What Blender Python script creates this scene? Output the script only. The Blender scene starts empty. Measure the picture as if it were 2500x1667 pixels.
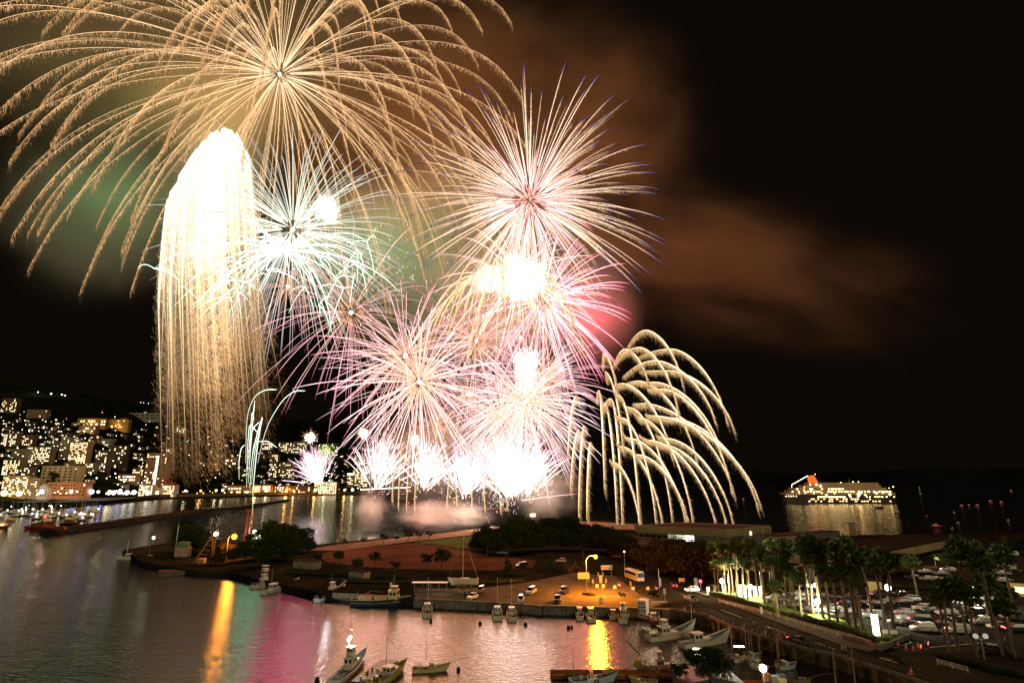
import bpy, math, random
import numpy as np
from mathutils import Vector, Matrix

random.seed(7)
rng = np.random.default_rng(11)
R = math.radians
SC = bpy.context.scene
COL = SC.collection

# ---------------------------------------------------------------- camera
F, PW, PH, HOR, CAMH = 1400.0, 2500.0, 1667.0, 1168.0, 34.0
TP = (HOR - PH / 2) / F
PITCH = math.atan(TP)
CP, SP = math.cos(PITCH), math.sin(PITCH)
cam_d = bpy.data.cameras.new('camera')
cam_d.sensor_width = 36.0
cam_d.lens = 36.0 * F / PW
cam_d.clip_start = 0.5
cam_d.clip_end = 30000
cam = bpy.data.objects.new('camera', cam_d)
cam.location = (0, 0, CAMH)
cam.rotation_euler = (math.pi / 2 + PITCH, 0, 0)
COL.objects.link(cam)
SC.camera = cam

# ---------------------------------------------------------------- world (night sky) and exposure
w = bpy.data.worlds.new('World')
SC.world = w
w.use_nodes = True
nt = w.node_tree
bg = nt.nodes['Background']
sky = nt.nodes.new('ShaderNodeTexSky')
sky.sky_type = 'NISHITA'
sky.sun_disc = False
sky.sun_elevation = R(-4)
sky.sun_rotation = R(180)
tint = nt.nodes.new('ShaderNodeMix')
tint.data_type = 'RGBA'
tint.inputs[0].default_value = 0.97
nt.links.new(sky.outputs[0], tint.inputs[6])
tint.inputs[7].default_value = (0.038, 0.027, 0.016, 1)
nt.links.new(tint.outputs[2], bg.inputs[0])
bg.inputs[1].default_value = 0.10
SC.view_settings.view_transform = 'Standard'
SC.view_settings.look = 'None'
SC.view_settings.exposure = 0.0
SC.view_settings.gamma = 1.0

# the lit resort town behind the photographer: one weak, very soft, warm directional light
sun_d = bpy.data.lights.new('town_light', 'SUN')
sun_d.energy = 0.58
sun_d.angle = R(25)
sun_d.color = (1.0, 0.84, 0.50)
sun_o = bpy.data.objects.new('town_light', sun_d)
sun_o.rotation_euler = (R(79), 0, R(14))
COL.objects.link(sun_o)

cy = SC.cycles
cy.use_denoising = True
try:
    cy.denoiser = 'OPENIMAGEDENOISE'
    cy.denoising_prefilter = 'ACCURATE'
    cy.denoising_input_passes = 'RGB_ALBEDO_NORMAL'
except Exception:
    pass
cy.max_bounces = 5
cy.diffuse_bounces = 2
cy.glossy_bounces = 3
cy.transmission_bounces = 3
cy.volume_bounces = 0
cy.transparent_max_bounces = 8
cy.sample_clamp_indirect = 6.0
cy.sample_clamp_direct = 0.0
cy.use_adaptive_sampling = True
cy.adaptive_threshold = 0.01
cy.caustics_reflective = True
cy.blur_glossy = 0.2

# ---------------------------------------------------------------- pixel (of the 2500 px photograph) -> place
def ray(px, py):
    xc, yc = (px - PW / 2) / F, (PH / 2 - py) / F
    return xc, CP - yc * SP, SP + yc * CP
def P(px, py, z=0.0):
    dx, dy, dz = ray(px, py)
    t = (z - CAMH) / dz
    return Vector((dx * t, dy * t, z))
def A(px, py, Y):
    dx, dy, dz = ray(px, py)
    t = Y / dy
    return Vector((dx * t, Y, CAMH + dz * t))
def MP(py, Y):
    return Y / (F * (CP - (PH / 2 - py) / F * SP))

# ---------------------------------------------------------------- object helpers
def tag(o, label=None, cat=None, group=None, kind=None):
    if label: o['label'] = label
    if cat: o['category'] = cat
    if group: o['group'] = group
    if kind: o['kind'] = kind
    return o
def thing(name, label, cat, loc=(0, 0, 0), rz=0.0, group=None):
    o = bpy.data.objects.new(name, None)
    COL.objects.link(o)
    o.location = loc
    o.rotation_euler = (0, 0, rz)
    o.empty_display_size = 0.5
    return tag(o, label, cat, group)
def copy_tree(o, parent=None):
    c = o.copy()
    COL.objects.link(c)
    c.parent = parent
    for ch in list(o.children):
        copy_tree(ch, c)
    return c

class MB:
    """collects shapes, links them as one mesh object"""
    def __init__(s):
        s.v = []; s.f = []
    def add(s, vs, fs):
        n = len(s.v)
        s.v.extend([tuple(v) for v in vs])
        s.f.extend([tuple(i + n for i in f) for f in fs])
        return s
    def box(s, c, d, rz=0.0, taper=1.0):
        cx, cy_, cz = c; x, y, z = d[0] / 2, d[1] / 2, d[2] / 2
        vs = []
        for k, (a, b) in ((-1, (x, y)), (1, (x * taper, y * taper))):
            for sx, sy in ((-1, -1), (1, -1), (1, 1), (-1, 1)):
                px_, py_ = sx * a, sy * b
                vs.append((cx + px_ * math.cos(rz) - py_ * math.sin(rz), cy_ + px_ * math.sin(rz) + py_ * math.cos(rz), cz + k * z))
        return s.add(vs, [(3, 2, 1, 0), (4, 5, 6, 7), (0, 1, 5, 4), (1, 2, 6, 5), (2, 3, 7, 6), (3, 0, 4, 7)])
    def prism(s, poly, z0, z1):
        n = len(poly)
        vs = [(p[0], p[1], z0) for p in poly] + [(p[0], p[1], z1) for p in poly]
        fs = [tuple(range(n - 1, -1, -1)), tuple(range(n, 2 * n))]
        fs += [(i, (i + 1) % n, n + (i + 1) % n, n + i) for i in range(n)]
        return s.add(vs, fs)
    def profile(s, pts, y0, y1):
        """polygon in x,z pushed along y"""
        n = len(pts)
        vs = [(p[0], y0, p[1]) for p in pts] + [(p[0], y1, p[1]) for p in pts]
        fs = [tuple(range(n)), tuple(range(2 * n - 1, n - 1, -1))]
        fs += [(i, n + i, n + (i + 1) % n, (i + 1) % n) for i in range(n)]
        return s.add(vs, fs)
    def loft(s, secs, cap=True, closed=False):
        n = len(secs[0]); vs = []; fs = []
        for sec in secs: vs.extend(sec)
        for i in range(len(secs) - 1):
            for j in range(n if closed else n - 1):
                k = (j + 1) % n
                fs.append((i * n + j, i * n + k, (i + 1) * n + k, (i + 1) * n + j))
        if cap:
            fs.append(tuple(range(n - 1, -1, -1)))
            fs.append(tuple((len(secs) - 1) * n + j for j in range(n)))
        return s.add(vs, fs)
    def tube(s, path, r, n=6, r1=None, cap=True):
        path = [Vector(p) for p in path]; secs = []
        for i, p in enumerate(path):
            t = (path[min(i + 1, len(path) - 1)] - path[max(i - 1, 0)])
            if t.length < 1e-9: t = Vector((0, 0, 1))
            t.normalize()
            ref = Vector((1, 0, 0)) if abs(t.x) < 0.8 else Vector((0, 1, 0))
            a = t.cross(ref).normalized(); b = t.cross(a)
            rr = r if r1 is None else r + (r1 - r) * i / max(1, len(path) - 1)
            secs.append([p + a * (rr * math.cos(2 * math.pi * j / n)) + b * (rr * math.sin(2 * math.pi * j / n)) for j in range(n)])
        return s.loft(secs, cap, True)
    def cyl(s, c, r, h, n=10, r1=None, axis='z'):
        c = Vector(c)
        d = {'z': Vector((0, 0, h)), 'x': Vector((h, 0, 0)), 'y': Vector((0, h, 0))}[axis]
        return s.tube([c, c + d], r, n, r1)
    def ball(s, c, r, n=8, m=5, sz=1.0):
        secs = []
        for i in range(m + 1):
            th = math.pi * (0.02 + 0.96 * i / m)
            secs.append([(c[0] + r * math.sin(th) * math.cos(2 * math.pi * j / n), c[1] + r * math.sin(th) * math.sin(2 * math.pi * j / n), c[2] - r * sz * math.cos(th)) for j in range(n)])
        return s.loft(secs, True, True)
    def mesh(s, name, mat, smooth=False):
        me = bpy.data.meshes.new(name)
        me.from_pydata(s.v, [], s.f)
        me.validate()
        me.update()
        if mat: me.materials.append(mat)
        if smooth: me.polygons.foreach_set('use_smooth', [True] * len(me.polygons))
        return me
    def build(s, name, mat, parent=None, smooth=False):
        o = bpy.data.objects.new(name, s.mesh(name, mat, smooth))
        COL.objects.link(o)
        if parent: o.parent = parent
        return o

def raw_mesh(name, V, Fc, mat, parent=None, colors=None):
    """V (n,3), Fc (m,k) numpy -> one mesh object"""
    me = bpy.data.meshes.new(name)
    V = np.ascontiguousarray(V, dtype=np.float32); Fc = np.ascontiguousarray(Fc, dtype=np.int32)
    m, k = Fc.shape
    me.vertices.add(len(V)); me.vertices.foreach_set('co', V.ravel())
    me.loops.add(m * k); me.loops.foreach_set('vertex_index', Fc.ravel())
    me.polygons.add(m)
    me.polygons.foreach_set('loop_start', np.arange(0, m * k, k, dtype=np.int32))
    me.polygons.foreach_set('loop_total', np.full(m, k, dtype=np.int32))
    if colors is not None:
        at = me.attributes.new('Col', 'FLOAT_COLOR', 'POINT')
        c4 = np.ones((len(V), 4), dtype=np.float32); c4[:, :3] = colors
        at.data.foreach_set('color', c4.ravel())
    me.update(calc_edges=True)
    me.materials.append(mat)
    o = bpy.data.objects.new(name, me)
    COL.objects.link(o)
    if parent: o.parent = parent
    return o

# ---------------------------------------------------------------- materials
_M = {}
def mat(key, color=(0.5, 0.5, 0.5), rough=0.6, metal=0.0, var=0.25, scale=1.5, bump=0.0, spec=0.5, coat=0.0):
    if key in _M: return _M[key]
    m = bpy.data.materials.new(key)
    m.use_nodes = True
    t = m.node_tree; b = t.nodes['Principled BSDF']
    b.inputs['Roughness'].default_value = rough
    b.inputs['Metallic'].default_value = metal
    b.inputs['Specular IOR Level'].default_value = spec if rough < 0.8 else 0.0
    if coat: b.inputs['Coat Weight'].default_value = coat
    if var > 0:
        tc = t.nodes.new('ShaderNodeTexCoord'); n = t.nodes.new('ShaderNodeTexNoise')
        n.inputs['Scale'].default_value = scale; n.inputs['Detail'].default_value = 6
        t.links.new(tc.outputs['Object'], n.inputs['Vector'])
        r = t.nodes.new('ShaderNodeValToRGB')
        r.color_ramp.elements[0].position = 0.3; r.color_ramp.elements[1].position = 0.7
        r.color_ramp.elements[0].color = tuple(c * (1 - var) for c in color) + (1,)
        r.color_ramp.elements[1].color = tuple(min(1, c * (1 + var)) for c in color) + (1,)
        t.links.new(n.outputs['Fac'], r.inputs['Fac'])
        t.links.new(r.outputs['Color'], b.inputs['Base Color'])
        if bump > 0:
            bp = t.nodes.new('ShaderNodeBump'); bp.inputs['Strength'].default_value = bump
            t.links.new(n.outputs['Fac'], bp.inputs['Height']); t.links.new(bp.outputs['Normal'], b.inputs['Normal'])
    else:
        b.inputs['Base Color'].default_value = tuple(color) + (1,)
    _M[key] = m
    return m
def glow(key, color=(1, 1, 1), strength=1.0, sample=True):
    if key in _M: return _M[key]
    m = bpy.data.materials.new(key)
    m.use_nodes = True
    t = m.node_tree
    t.nodes.remove(t.nodes['Principled BSDF'])
    e = t.nodes.new('ShaderNodeEmission')
    e.inputs[0].default_value = tuple(color) + (1,)
    e.inputs[1].default_value = strength
    t.links.new(e.outputs[0], t.nodes['Material Output'].inputs['Surface'])
    m.cycles.emission_sampling = 'AUTO' if sample else 'NONE'
    _M[key] = m
    return m
def spark_mat():
    if 'burning_sparks' in _M: return _M['burning_sparks']
    m = glow('burning_sparks', (1, 1, 1), 1.0, False)
    t = m.node_tree
    a = t.nodes.new('ShaderNodeAttribute'); a.attribute_name = 'Col'
    e = [n for n in t.nodes if n.type == 'EMISSION'][0]
    t.links.new(a.outputs['Color'], e.inputs[0])
    return m
def lamp(loc, power, color, radius=0.5, name='lamp_light', parent=None):
    d = bpy.data.lights.new(name, 'POINT')
    d.energy = power; d.color = color; d.shadow_soft_size = radius
    o = bpy.data.objects.new(name, d)
    COL.objects.link(o)
    o.location = loc
    if parent: o.parent = parent
    return o
# ================================================================ FIREWORKS
class Sparks:
    def __init__(s): s.V = []; s.F = []; s.C = []; s.n = 0
    def put(s, V, Fc, C):
        s.V.append(V); s.F.append(Fc + s.n); s.C.append(C); s.n += len(V)
    def tubes(s, path, rad, col):
        """path (M,N,3), rad (M,N), col (M,N,3): three-sided glowing trails"""
        M, N, _ = path.shape
        t = np.gradient(path, axis=1)
        t /= np.linalg.norm(t, axis=2, keepdims=True) + 1e-9
        ref = np.array([0.21, 0.93, 0.31])
        a = np.cross(t, ref); a /= np.linalg.norm(a, axis=2, keepdims=True) + 1e-9
        b = np.cross(t, a)
        ring = []
        for j in range(3):
            th = 2 * math.pi * j / 3 + 0.4
            ring.append(path + (a * math.cos(th) + b * math.sin(th)) * rad[..., None])
        V = np.stack(ring, axis=2).reshape(-1, 3)
        C = np.repeat(col[:, :, None, :], 3, axis=2).reshape(-1, 3)
        i0 = (np.arange(M)[:, None] * N + np.arange(N - 1)[None, :]).ravel() * 3
        fs = []
        for j in range(3):
            k = (j + 1) % 3
            fs.append(np.stack([i0 + j, i0 + k, i0 + 3 + k], 1)); fs.append(np.stack([i0 + j, i0 + 3 + k, i0 + 3 + j], 1))
        s.put(V, np.concatenate(fs), C)
    def needles(s, p, d, length, width, col):
        """short glowing dashes: tapered needles starting at p along d"""
        n = len(p)
        d = d / (np.linalg.norm(d, axis=1, keepdims=True) + 1e-9)
        a = np.cross(d, np.array([0.21, 0.93, 0.31])); a /= np.linalg.norm(a, axis=1, keepdims=True) + 1e-9
        b = np.cross(d, a)
        vs = [p + (a * math.cos(x) + b * math.sin(x)) * (width[:, None] if hasattr(width, 'shape') else width) for x in (0.5, 2.6, 4.7)]
        vs.append(p + d * (length[:, None] if hasattr(length, 'shape') else length))
        V = np.stack(vs, 1).reshape(-1, 3)
        i = np.arange(n) * 4
        Fc = np.concatenate([np.stack([i + x, i + y, i + z], 1) for x, y, z in ((0, 1, 3), (1, 2, 3), (2, 0, 3), (2, 1, 0))])
        s.put(V, Fc, np.repeat(col, 4, axis=0))
    def build(s, name, parent=None):
        o = raw_mesh(name, np.concatenate(s.V), np.concatenate(s.F), spark_mat(), parent, np.concatenate(s.C))
        return o

def sphere_dirs(n, up=None):
    """evenly spread directions"""
    i = np.arange(n) + 0.5
    z = 1 - 2 * i / n
    ph = i * 2.399963 + rng.random() * 6.28
    r = np.sqrt(1 - z * z)
    d = np.stack([r * np.cos(ph), r * np.sin(ph), z], 1)
    d += rng.normal(0, 0.12, d.shape)
    return d / np.linalg.norm(d, axis=1, keepdims=True)
def ramp(t, stops):
    xs = [q[0] for q in stops]
    return np.stack([np.interp(t, xs, [q[1][c] for q in stops]) for c in range(3)], -1)
def star_paths(dirs, rad, k, drop, N=14, t0=0.05, t1=1.0, jit=0.07):
    """stars thrown out with drag k and pulled down by `drop` (metres) over their life"""
    M = len(dirs)
    t = np.linspace(0, 1, N)[None, :] * (t1 - t0) + t0
    t = np.repeat(t, M, 0)
    r = rad * (1 + rng.normal(0, jit, (M, 1)))
    e = (1 - np.exp(-k * t)) / (1 - math.exp(-k))
    fall = (k * t - (1 - np.exp(-k * t))) / (k - (1 - math.exp(-k)))
    p = dirs[:, None, :] * (r * e)[..., None]
    p[..., 2] -= drop * fall
    return p, t
def fringe(sp, path, n, fall, length, width, stops, wind=0.15, t_lo=0.12, t_pow=0.6, spread=0.3, bright=(0.3, 1.2)):
    """n glitter sparks shed along the trails, sinking below them"""
    M, N, _ = path.shape
    i = rng.integers(0, M, n)
    u = (t_lo + (1 - t_lo) * rng.random(n) ** t_pow) * (N - 1)
    a = np.minimum(u.astype(int), N - 2); f = (u - a)[:, None]
    p = path[i, a] * (1 - f) + path[i, a + 1] * f
    g = rng.exponential(1.0, n) * fall * (0.25 + 0.9 * u / N)
    p = p + rng.normal(0, spread, (n, 3))
    p[:, 2] -= g; p[:, 0] += g * wind
    d = np.zeros((n, 3)); d[:, 2] = -1; d[:, 0] = wind * 2; d += rng.normal(0, 0.15, (n, 3))
    c = ramp(u / (N - 1), stops) * (rng.uniform(bright[0], bright[1], n) * np.exp(-0.55 * g / max(fall, 1e-6)))[:, None]
    sp.needles(p, d, length * rng.uniform(0.5, 1.5, n), width, c)

def firework(name, label, cx, cy_, Y, cat='firework', group='fireworks bursting over the bay'):
    return thing(name, label, cat, A(cx, cy_, Y), 0, group)
def core_ball(parent, r, color, strength, key):
    """the white-hot heart of a burst: an uneven ball with stubby rays"""
    b = MB()
    n = 26; secs = []
    for i in range(15):
        th = math.pi * (0.01 + 0.98 * i / 14)
        secs.append([])
        for j in range(n):
            q = r * (1 + 0.16 * random.uniform(-1, 1) + (0.45 if random.random() < 0.08 else 0))
            secs[-1].append((q * math.sin(th) * math.cos(6.2832 * j / n), q * math.sin(th) * math.sin(6.2832 * j / n), -q * math.cos(th)))
    b.loft(secs, True, True)
    o = b.build('burning_core', glow(key, color, strength, False), parent)
    return o
GROUPS = []
def peony(label, cx, cy_, Y, rpx, n, stops, wpx=2.0, k=1.6, drop=0.18, t0=0.06, name='firework_burst', core=0, corecol=(1, 0.9, 0.75), lum=(0.5, 1.2), jit=0.08, dirs=None, extra=None, N=14):
    s = MP(cy_, Y)
    o = firework(name, label, cx, cy_, Y)
    sp = Sparks()
    d = sphere_dirs(n) if dirs is None else dirs
    p, t = star_paths(d, rpx * s, k, drop * rpx * s, N=N, t0=t0, jit=jit)
    b = rng.uniform(lum[0], lum[1], (len(d), 1, 1))
    c = ramp(t, stops) * b
    wv = wpx * 0.5 * s * rng.uniform(0.7, 1.3, (len(d), 1)) * np.interp(t, [0, 0.15, 0.8, 1], [0.6, 1, 1, 0.25])
    sp.tubes(p, wv, c)
    if extra: extra(sp, p, s)
    q = sp.build('star_trails', o); q['kind'] = 'stuff'
    if core: core_ball(o, core * s, corecol, 7.0, 'white_hot_core')
    return o, s

GOLD = [(0, (2.6, 1.5, 0.75)), (0.5, (1.6, 0.85, 0.36)), (1, (0.9, 0.42, 0.15))]
# ---- great gold willow, upper left
cx, cy_, Y = 683, 182, 520
s = MP(cy_, Y)
o = firework('firework_willow', 'huge gold willow burst with drooping glittering branches, spread over the top', cx, cy_, Y)
sp = Sparks()
d = sphere_dirs(190)
d[:, 2] = np.where(d[:, 2] < 0, d[:, 2] * 0.55, d[:, 2])
p, t = star_paths(d, 570 * s, 2.3, 285 * s, N=28, t0=0.02, jit=0.09)
sp.tubes(p, 0.50 * s * np.interp(t, [0, 0.1, 0.75, 1], [0.6, 0.8, 0.75, 0.2]), ramp(t, [(0, (3.0, 2.1, 1.3)), (0.12, (2.2, 1.4, 0.75)), (0.7, (1.9, 1.1, 0.5)), (1, (0.7, 0.36, 0.13))]) * rng.uniform(0.55, 1.15, (190, 1, 1)))
fringe(sp, p, 125000, 9 * s, 6 * s, 0.29 * s, [(0, (2.0, 1.2, 0.6)), (0.6, (1.7, 0.95, 0.42)), (1, (1.2, 0.62, 0.25))], wind=0.10, t_lo=0.10, t_pow=0.62, spread=0.9 * s)
q = sp.build('glitter_trails', o); q['kind'] = 'stuff'
core_ball(o, 3.5 * s, (1, 0.8, 0.55), 5.0, 'willow_core')
for x_, y_, yd_, pw_, c_ in ((540, 240, 520, 1.25e6, (1.0, 0.70, 0.38)), (330, 90, 530, 1.0e6, (1.0, 0.62, 0.30)), (100, 30, 560, 5e5, (1.0, 0.58, 0.28)), (780, 60, 560, 4e5, (1.0, 0.58, 0.28)), (1010, 180, 560, 5e5, (1.0, 0.36, 0.14)), (550, 255, 585, 1.1e6, (1.0, 0.72, 0.38)), (1000, 400, 560, 8e5, (1.0, 0.34, 0.13)), (1240, 120, 580, 5e5, (1.0, 0.36, 0.14)), (1380, 420, 560, 5e5, (1.0, 0.38, 0.17))):
    lamp(A(x_, y_, yd_ + 40), pw_ * 0.8, c_, 70).name = 'willow_glow_light'

# ---- white-gold waterfall comet column
cx, cy_, Y = 535, 330, 450
s = MP(700, Y)
o = firework('firework_waterfall', 'dense white and gold waterfall column of falling sparks beside the town', cx, 700, Y)
base = A(cx, 700, Y)
sp = Sparks()
M = 60; N = 22
ends = []
for i in range(M):
    f = (i + 0.5) / M
    x0 = 455 + 132 * f + rng.normal(0, 5); top = 314 + 24 * ((x0 - 545) / 42) ** 2 + 26 * rng.random()
    bulge = (f - 0.5)
    xm = 510 + 235 * bulge + rng.normal(0, 6)
    xe = 520 + 275 * bulge + 12 + rng.normal(0, 10)
    ye = rng.uniform(960, 1185)
    u = np.linspace(0, 1, N)
    xs = np.interp(u, [0, 0.10, 0.45, 1], [x0, x0 + (xm - x0) * 0.62, xm, xe]); ys = top + (ye - top) * u ** 1.15
    dep = Y + rng.normal(0, 16)
    ends.append([np.array(A(x, y, dep) - base) for x, y in zip(xs, ys)])
path = np.array(ends)
t = np.repeat(np.linspace(0, 1, N)[None], M, 0)
sp.tubes(path, s * np.interp(t, [0, 0.3, 0.5, 0.8, 1], [6.0, 5.5, 1.5, 0.4, 0.1]), ramp(t, [(0, (2.2, 1.9, 1.4)), (0.4, (1.9, 1.5, 1.0)), (0.6, (1.5, 1.05, 0.55)), (1, (0.6, 0.3, 0.12))]))
for nn, lo, hi, ln, wd, br in ((30000, 0.0, 0.45, 14, 1.2, 1.6), (42000, 0.2, 0.8, 10, 0.72, 1.05), (26000, 0.45, 1.04, 9, 0.52, 0.8)):
    i = rng.integers(0, M, nn); u = np.clip(lo + (hi - lo) * rng.random(nn), 0, 1) * (N - 1)
    a = np.minimum(u.astype(int), N - 2); f = (u - a)[:, None]
    pp = path[i, a] * (1 - f) + path[i, a + 1] * f
    sprd = (2.5 + 6 * u / N)[:, None] * s
    pp = pp + rng.normal(0, 1, (nn, 3)) * sprd
    dd = np.zeros((nn, 3)); dd[:, 0] = 0.75; dd[:, 2] = -1.0; dd += rng.normal(0, 0.14, (nn, 3))
    cc = ramp(u / (N - 1), [(0, (1.5, 1.25, 0.9)), (0.35, (1.4, 1.05, 0.66)), (0.6, (1.05, 0.68, 0.34)), (0.8, (0.78, 0.43, 0.18)), (1, (0.42, 0.2, 0.07))]) * (rng.uniform(0.35, 1.2, nn) * (0.55 + 1.25 * np.exp(-(((i + 0.5) / M - 0.52) / 0.2) ** 2)))[:, None] * br
    sp.needles(pp, dd, ln * s * rng.uniform(0.5, 1.4, nn), wd * s * 0.5, cc)
q = sp.build('falling_sparks', o); q['kind'] = 'stuff'
lamp(A(520, 360, 475), 3.2e5, (1.0, 0.74, 0.42), 22).name = 'waterfall_glow_light'
lamp(A(540, 540, 470), 2.0e5, (1.0, 0.80, 0.52), 30).name = 'waterfall_glow_light'

# ---- violet and green-white crossette group
VIOLET = [(0, (1.8, 1.9, 1.5)), (0.35, (1.1, 1.2, 1.0)), (0.7, (0.9, 0.85, 0.8)), (1, (0.8, 0.55, 0.65))]
def ex(sp, p, s):
    # thick green-white comets that split
    for j in range(46):
        th = rng.uniform(0, 6.283); r = rng.uniform(110, 300); el = rng.uniform(-0.5, 0.9)
        dd = np.array([[math.cos(th) * math.cos(el), math.sin(th) * math.cos(el) * 0.7, math.sin(el)]])
        q, t = star_paths(dd, r * s, 1.3, 0.38 * r * s, N=16, t0=0.02)
        q[..., 2] -= 55 * s; q[..., 0] -= 18 * s
        sp.tubes(q, 2.3 * s * 0.5 * np.interp(t, [0, 0.2, 0.8, 1], [0.8, 1, 1, 0.3]), ramp(t, [(0, (2.6, 3.0, 2.5)), (0.5, (1.9, 2.7, 2.1)), (1, (1.0, 1.8, 1.3))]))
        if rng.random() < 0.6:
            for m in range(3):
                d2 = rng.normal(0, 1, (1, 3)); d2 /= np.linalg.norm(d2)
                q2, t2 = star_paths(d2, rng.uniform(40, 85) * s, 1.2, 30 * s, N=10, t0=0.0)
                q2 = q2 + q[:, -1:, :]
                sp.tubes(q2, 1.8 * s * 0.5 * np.interp(t2, [0, 0.8, 1], [1, 1, 0.3]), ramp(t2, [(0, (2.2, 2.9, 2.4)), (1, (0.9, 1.8, 1.2))]))
    bl = rng.normal(0, 1, (1400, 3)); bl /= np.linalg.norm(bl, axis=1, keepdims=True)
    st = np.array([75 * s, 0, 48 * s]) + bl * rng.random((1400, 1)) ** 2 * 22 * s
    sp.needles(st, bl + np.array([0.5, 0, 0.6]), 38 * s * rng.random(1400) ** 2, 0.9 * s, np.tile(np.array([[2.6, 2.5, 2.3]]), (1400, 1)))
o, s = peony('fine pale streaks and curling mint-white comets around a blinding white core', 715, 560, 440, 280, 240, VIOLET, 1.5, drop=0.16, core=4, extra=ex, name='firework_crossette')
lamp(A(785, 512, 440), 5e5, (1.0, 0.92, 0.85), 10).name = 'crossette_glow_light'

# ---- big gold and blue chrysanthemum on the right
OUT = [(0, (2.2, 1.2, 1.0)), (0.35, (2.2, 1.6, 1.2)), (0.7, (1.5, 0.95, 0.55)), (0.8, (0.8, 0.55, 0.6)), (0.88, (0.30, 0.30, 0.75)), (1, (0.16, 0.16, 0.55))]
def ex(sp, p, s):
    d = sphere_dirs(150)
    q, t = star_paths(d, 165 * s, 1.5, 22 * s, N=12, t0=0.16)
    sp.tubes(q, 1.9 * s * 0.5 * np.interp(t, [0, 0.5, 1], [0.7, 1, 0.3]), ramp(t, [(0, (2.6, 1.5, 1.5)), (0.6, (2.6, 1.6, 1.6)), (0.85, (1.8, 0.7, 0.8)), (1, (1.1, 0.16, 0.24))]) * rng.uniform(0.5, 1.1, (150, 1, 1)))
    d = sphere_dirs(40)
    q, t = star_paths(d, 50 * s, 1.5, 8 * s, N=8, t0=0.2)
    sp.tubes(q, 2.4 * s * 0.5 * np.ones_like(t), ramp(t, [(0, (2.0, 0.8, 0.7)), (1, (1.3, 0.25, 0.25))]))
    fringe(sp, p, 26000, 3.0 * s, 3.4 * s, 0.42 * s, [(0, (1.6, 0.9, 0.5)), (0.7, (1.3, 0.75, 0.35)), (0.8, (0, 0, 0)), (1, (0, 0, 0))], t_lo=0.1, t_pow=1.0, spread=0.6 * s)
peony('big round gold chrysanthemum burst with blue curling tips and a red heart', 1293, 492, 430, 300, 270, OUT, 1.35, k=1.5, drop=0.15, t0=0.13, extra=ex, name='firework_chrysanthemum', jit=0.12)
lamp(A(1293, 500, 430), 6e5, (1.0, 0.62, 0.4), 12).name = 'chrysanthemum_glow_light'

# ---- blazing yellow-white flash with gold palm arcs
def ex(sp, p, s):
    d = rng.normal(0, 1, (900, 3)); d /= np.linalg.norm(d, axis=1, keepdims=True)
    sp.needles(d * 8 * s, d, rng.uniform(25, 66, 900) * s, 3.0 * s, np.tile(np.array([[6, 5, 3.2]]), (900, 1)))
    c2 = np.array([-80 * s, -5, -8 * s])
    sp.needles(c2 + d * 3 * s, d, rng.uniform(10, 38, 900) * s, 1.8 * s, np.tile(np.array([[5, 3.9, 2.2]]), (900, 1)))
    dd = sphere_dirs(44); dd[:, 2] = np.abs(dd[:, 2]) * 0.9
    q, t = star_paths(dd, 170 * s, 1.5, 210 * s, N=20, t0=0.05, jit=0.15)
    q = q + c2 * 0.6
    sp.tubes(q, 2.6 * s * 0.5 * np.interp(t, [0, 0.8, 1], [1, 1, 0.3]), ramp(t, [(0, (3.2, 2.4, 1.3)), (0.5, (2.0, 1.35, 0.65)), (1, (1.2, 0.7, 0.3))]))
    fringe(sp, q, 14000, 6 * s, 4 * s, 0.5 * s, [(0, (1.8, 1.1, 0.5)), (1, (1.2, 0.7, 0.3))], spread=0.8 * s)
peony('blazing yellow-white flash with gold palm arcs falling round it', 1272, 680, 436, 200, 70, [(0, (3, 2.4, 2.0)), (1, (1.6, 1.0, 0.8))], 1.6, k=1.3, drop=0.25, core=30, corecol=(1, 0.88, 0.6), extra=ex, name='firework_flash')
lamp(A(1268, 682, 428), 8e5, (1.0, 0.80, 0.5), 10).name = 'flash_glow_light'

# ---- red and pink peony behind it
RED = [(0, (2.2, 1.3, 1.4)), (0.5, (2.4, 1.2, 1.3)), (0.85, (1.7, 0.5, 0.75)), (1, (1.2, 0.14, 0.32))]
peony('red and pink peony with long streaks reaching to the right of the flash', 1325, 735, 450, 215, 130, RED, 2.2, k=1.2, drop=0.22, t0=0.08)
lamp(A(1430, 770, 462), 8e5, (1.0, 0.08, 0.14), 12).name = 'red_peony_light'
PINK = [(0, (2.2, 0.9, 0.4)), (0.25, (2.2, 1.2, 1.0)), (0.75, (2.2, 1.1, 1.25)), (1, (1.3, 0.2, 0.4))]
WHITE = [(0, (2.4, 1.1, 0.5)), (0.2, (2.3, 1.4, 1.1)), (0.7, (2.4, 1.7, 1.7)), (1, (1.7, 1.2, 1.3))]
CLEAR = [(0, (2.0, 0.85, 0.35)), (0.4, (1.6, 0.9, 0.7)), (0.8, (1.7, 1.0, 1.1)), (1, (1.0, 0.3, 0.5))]
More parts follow.
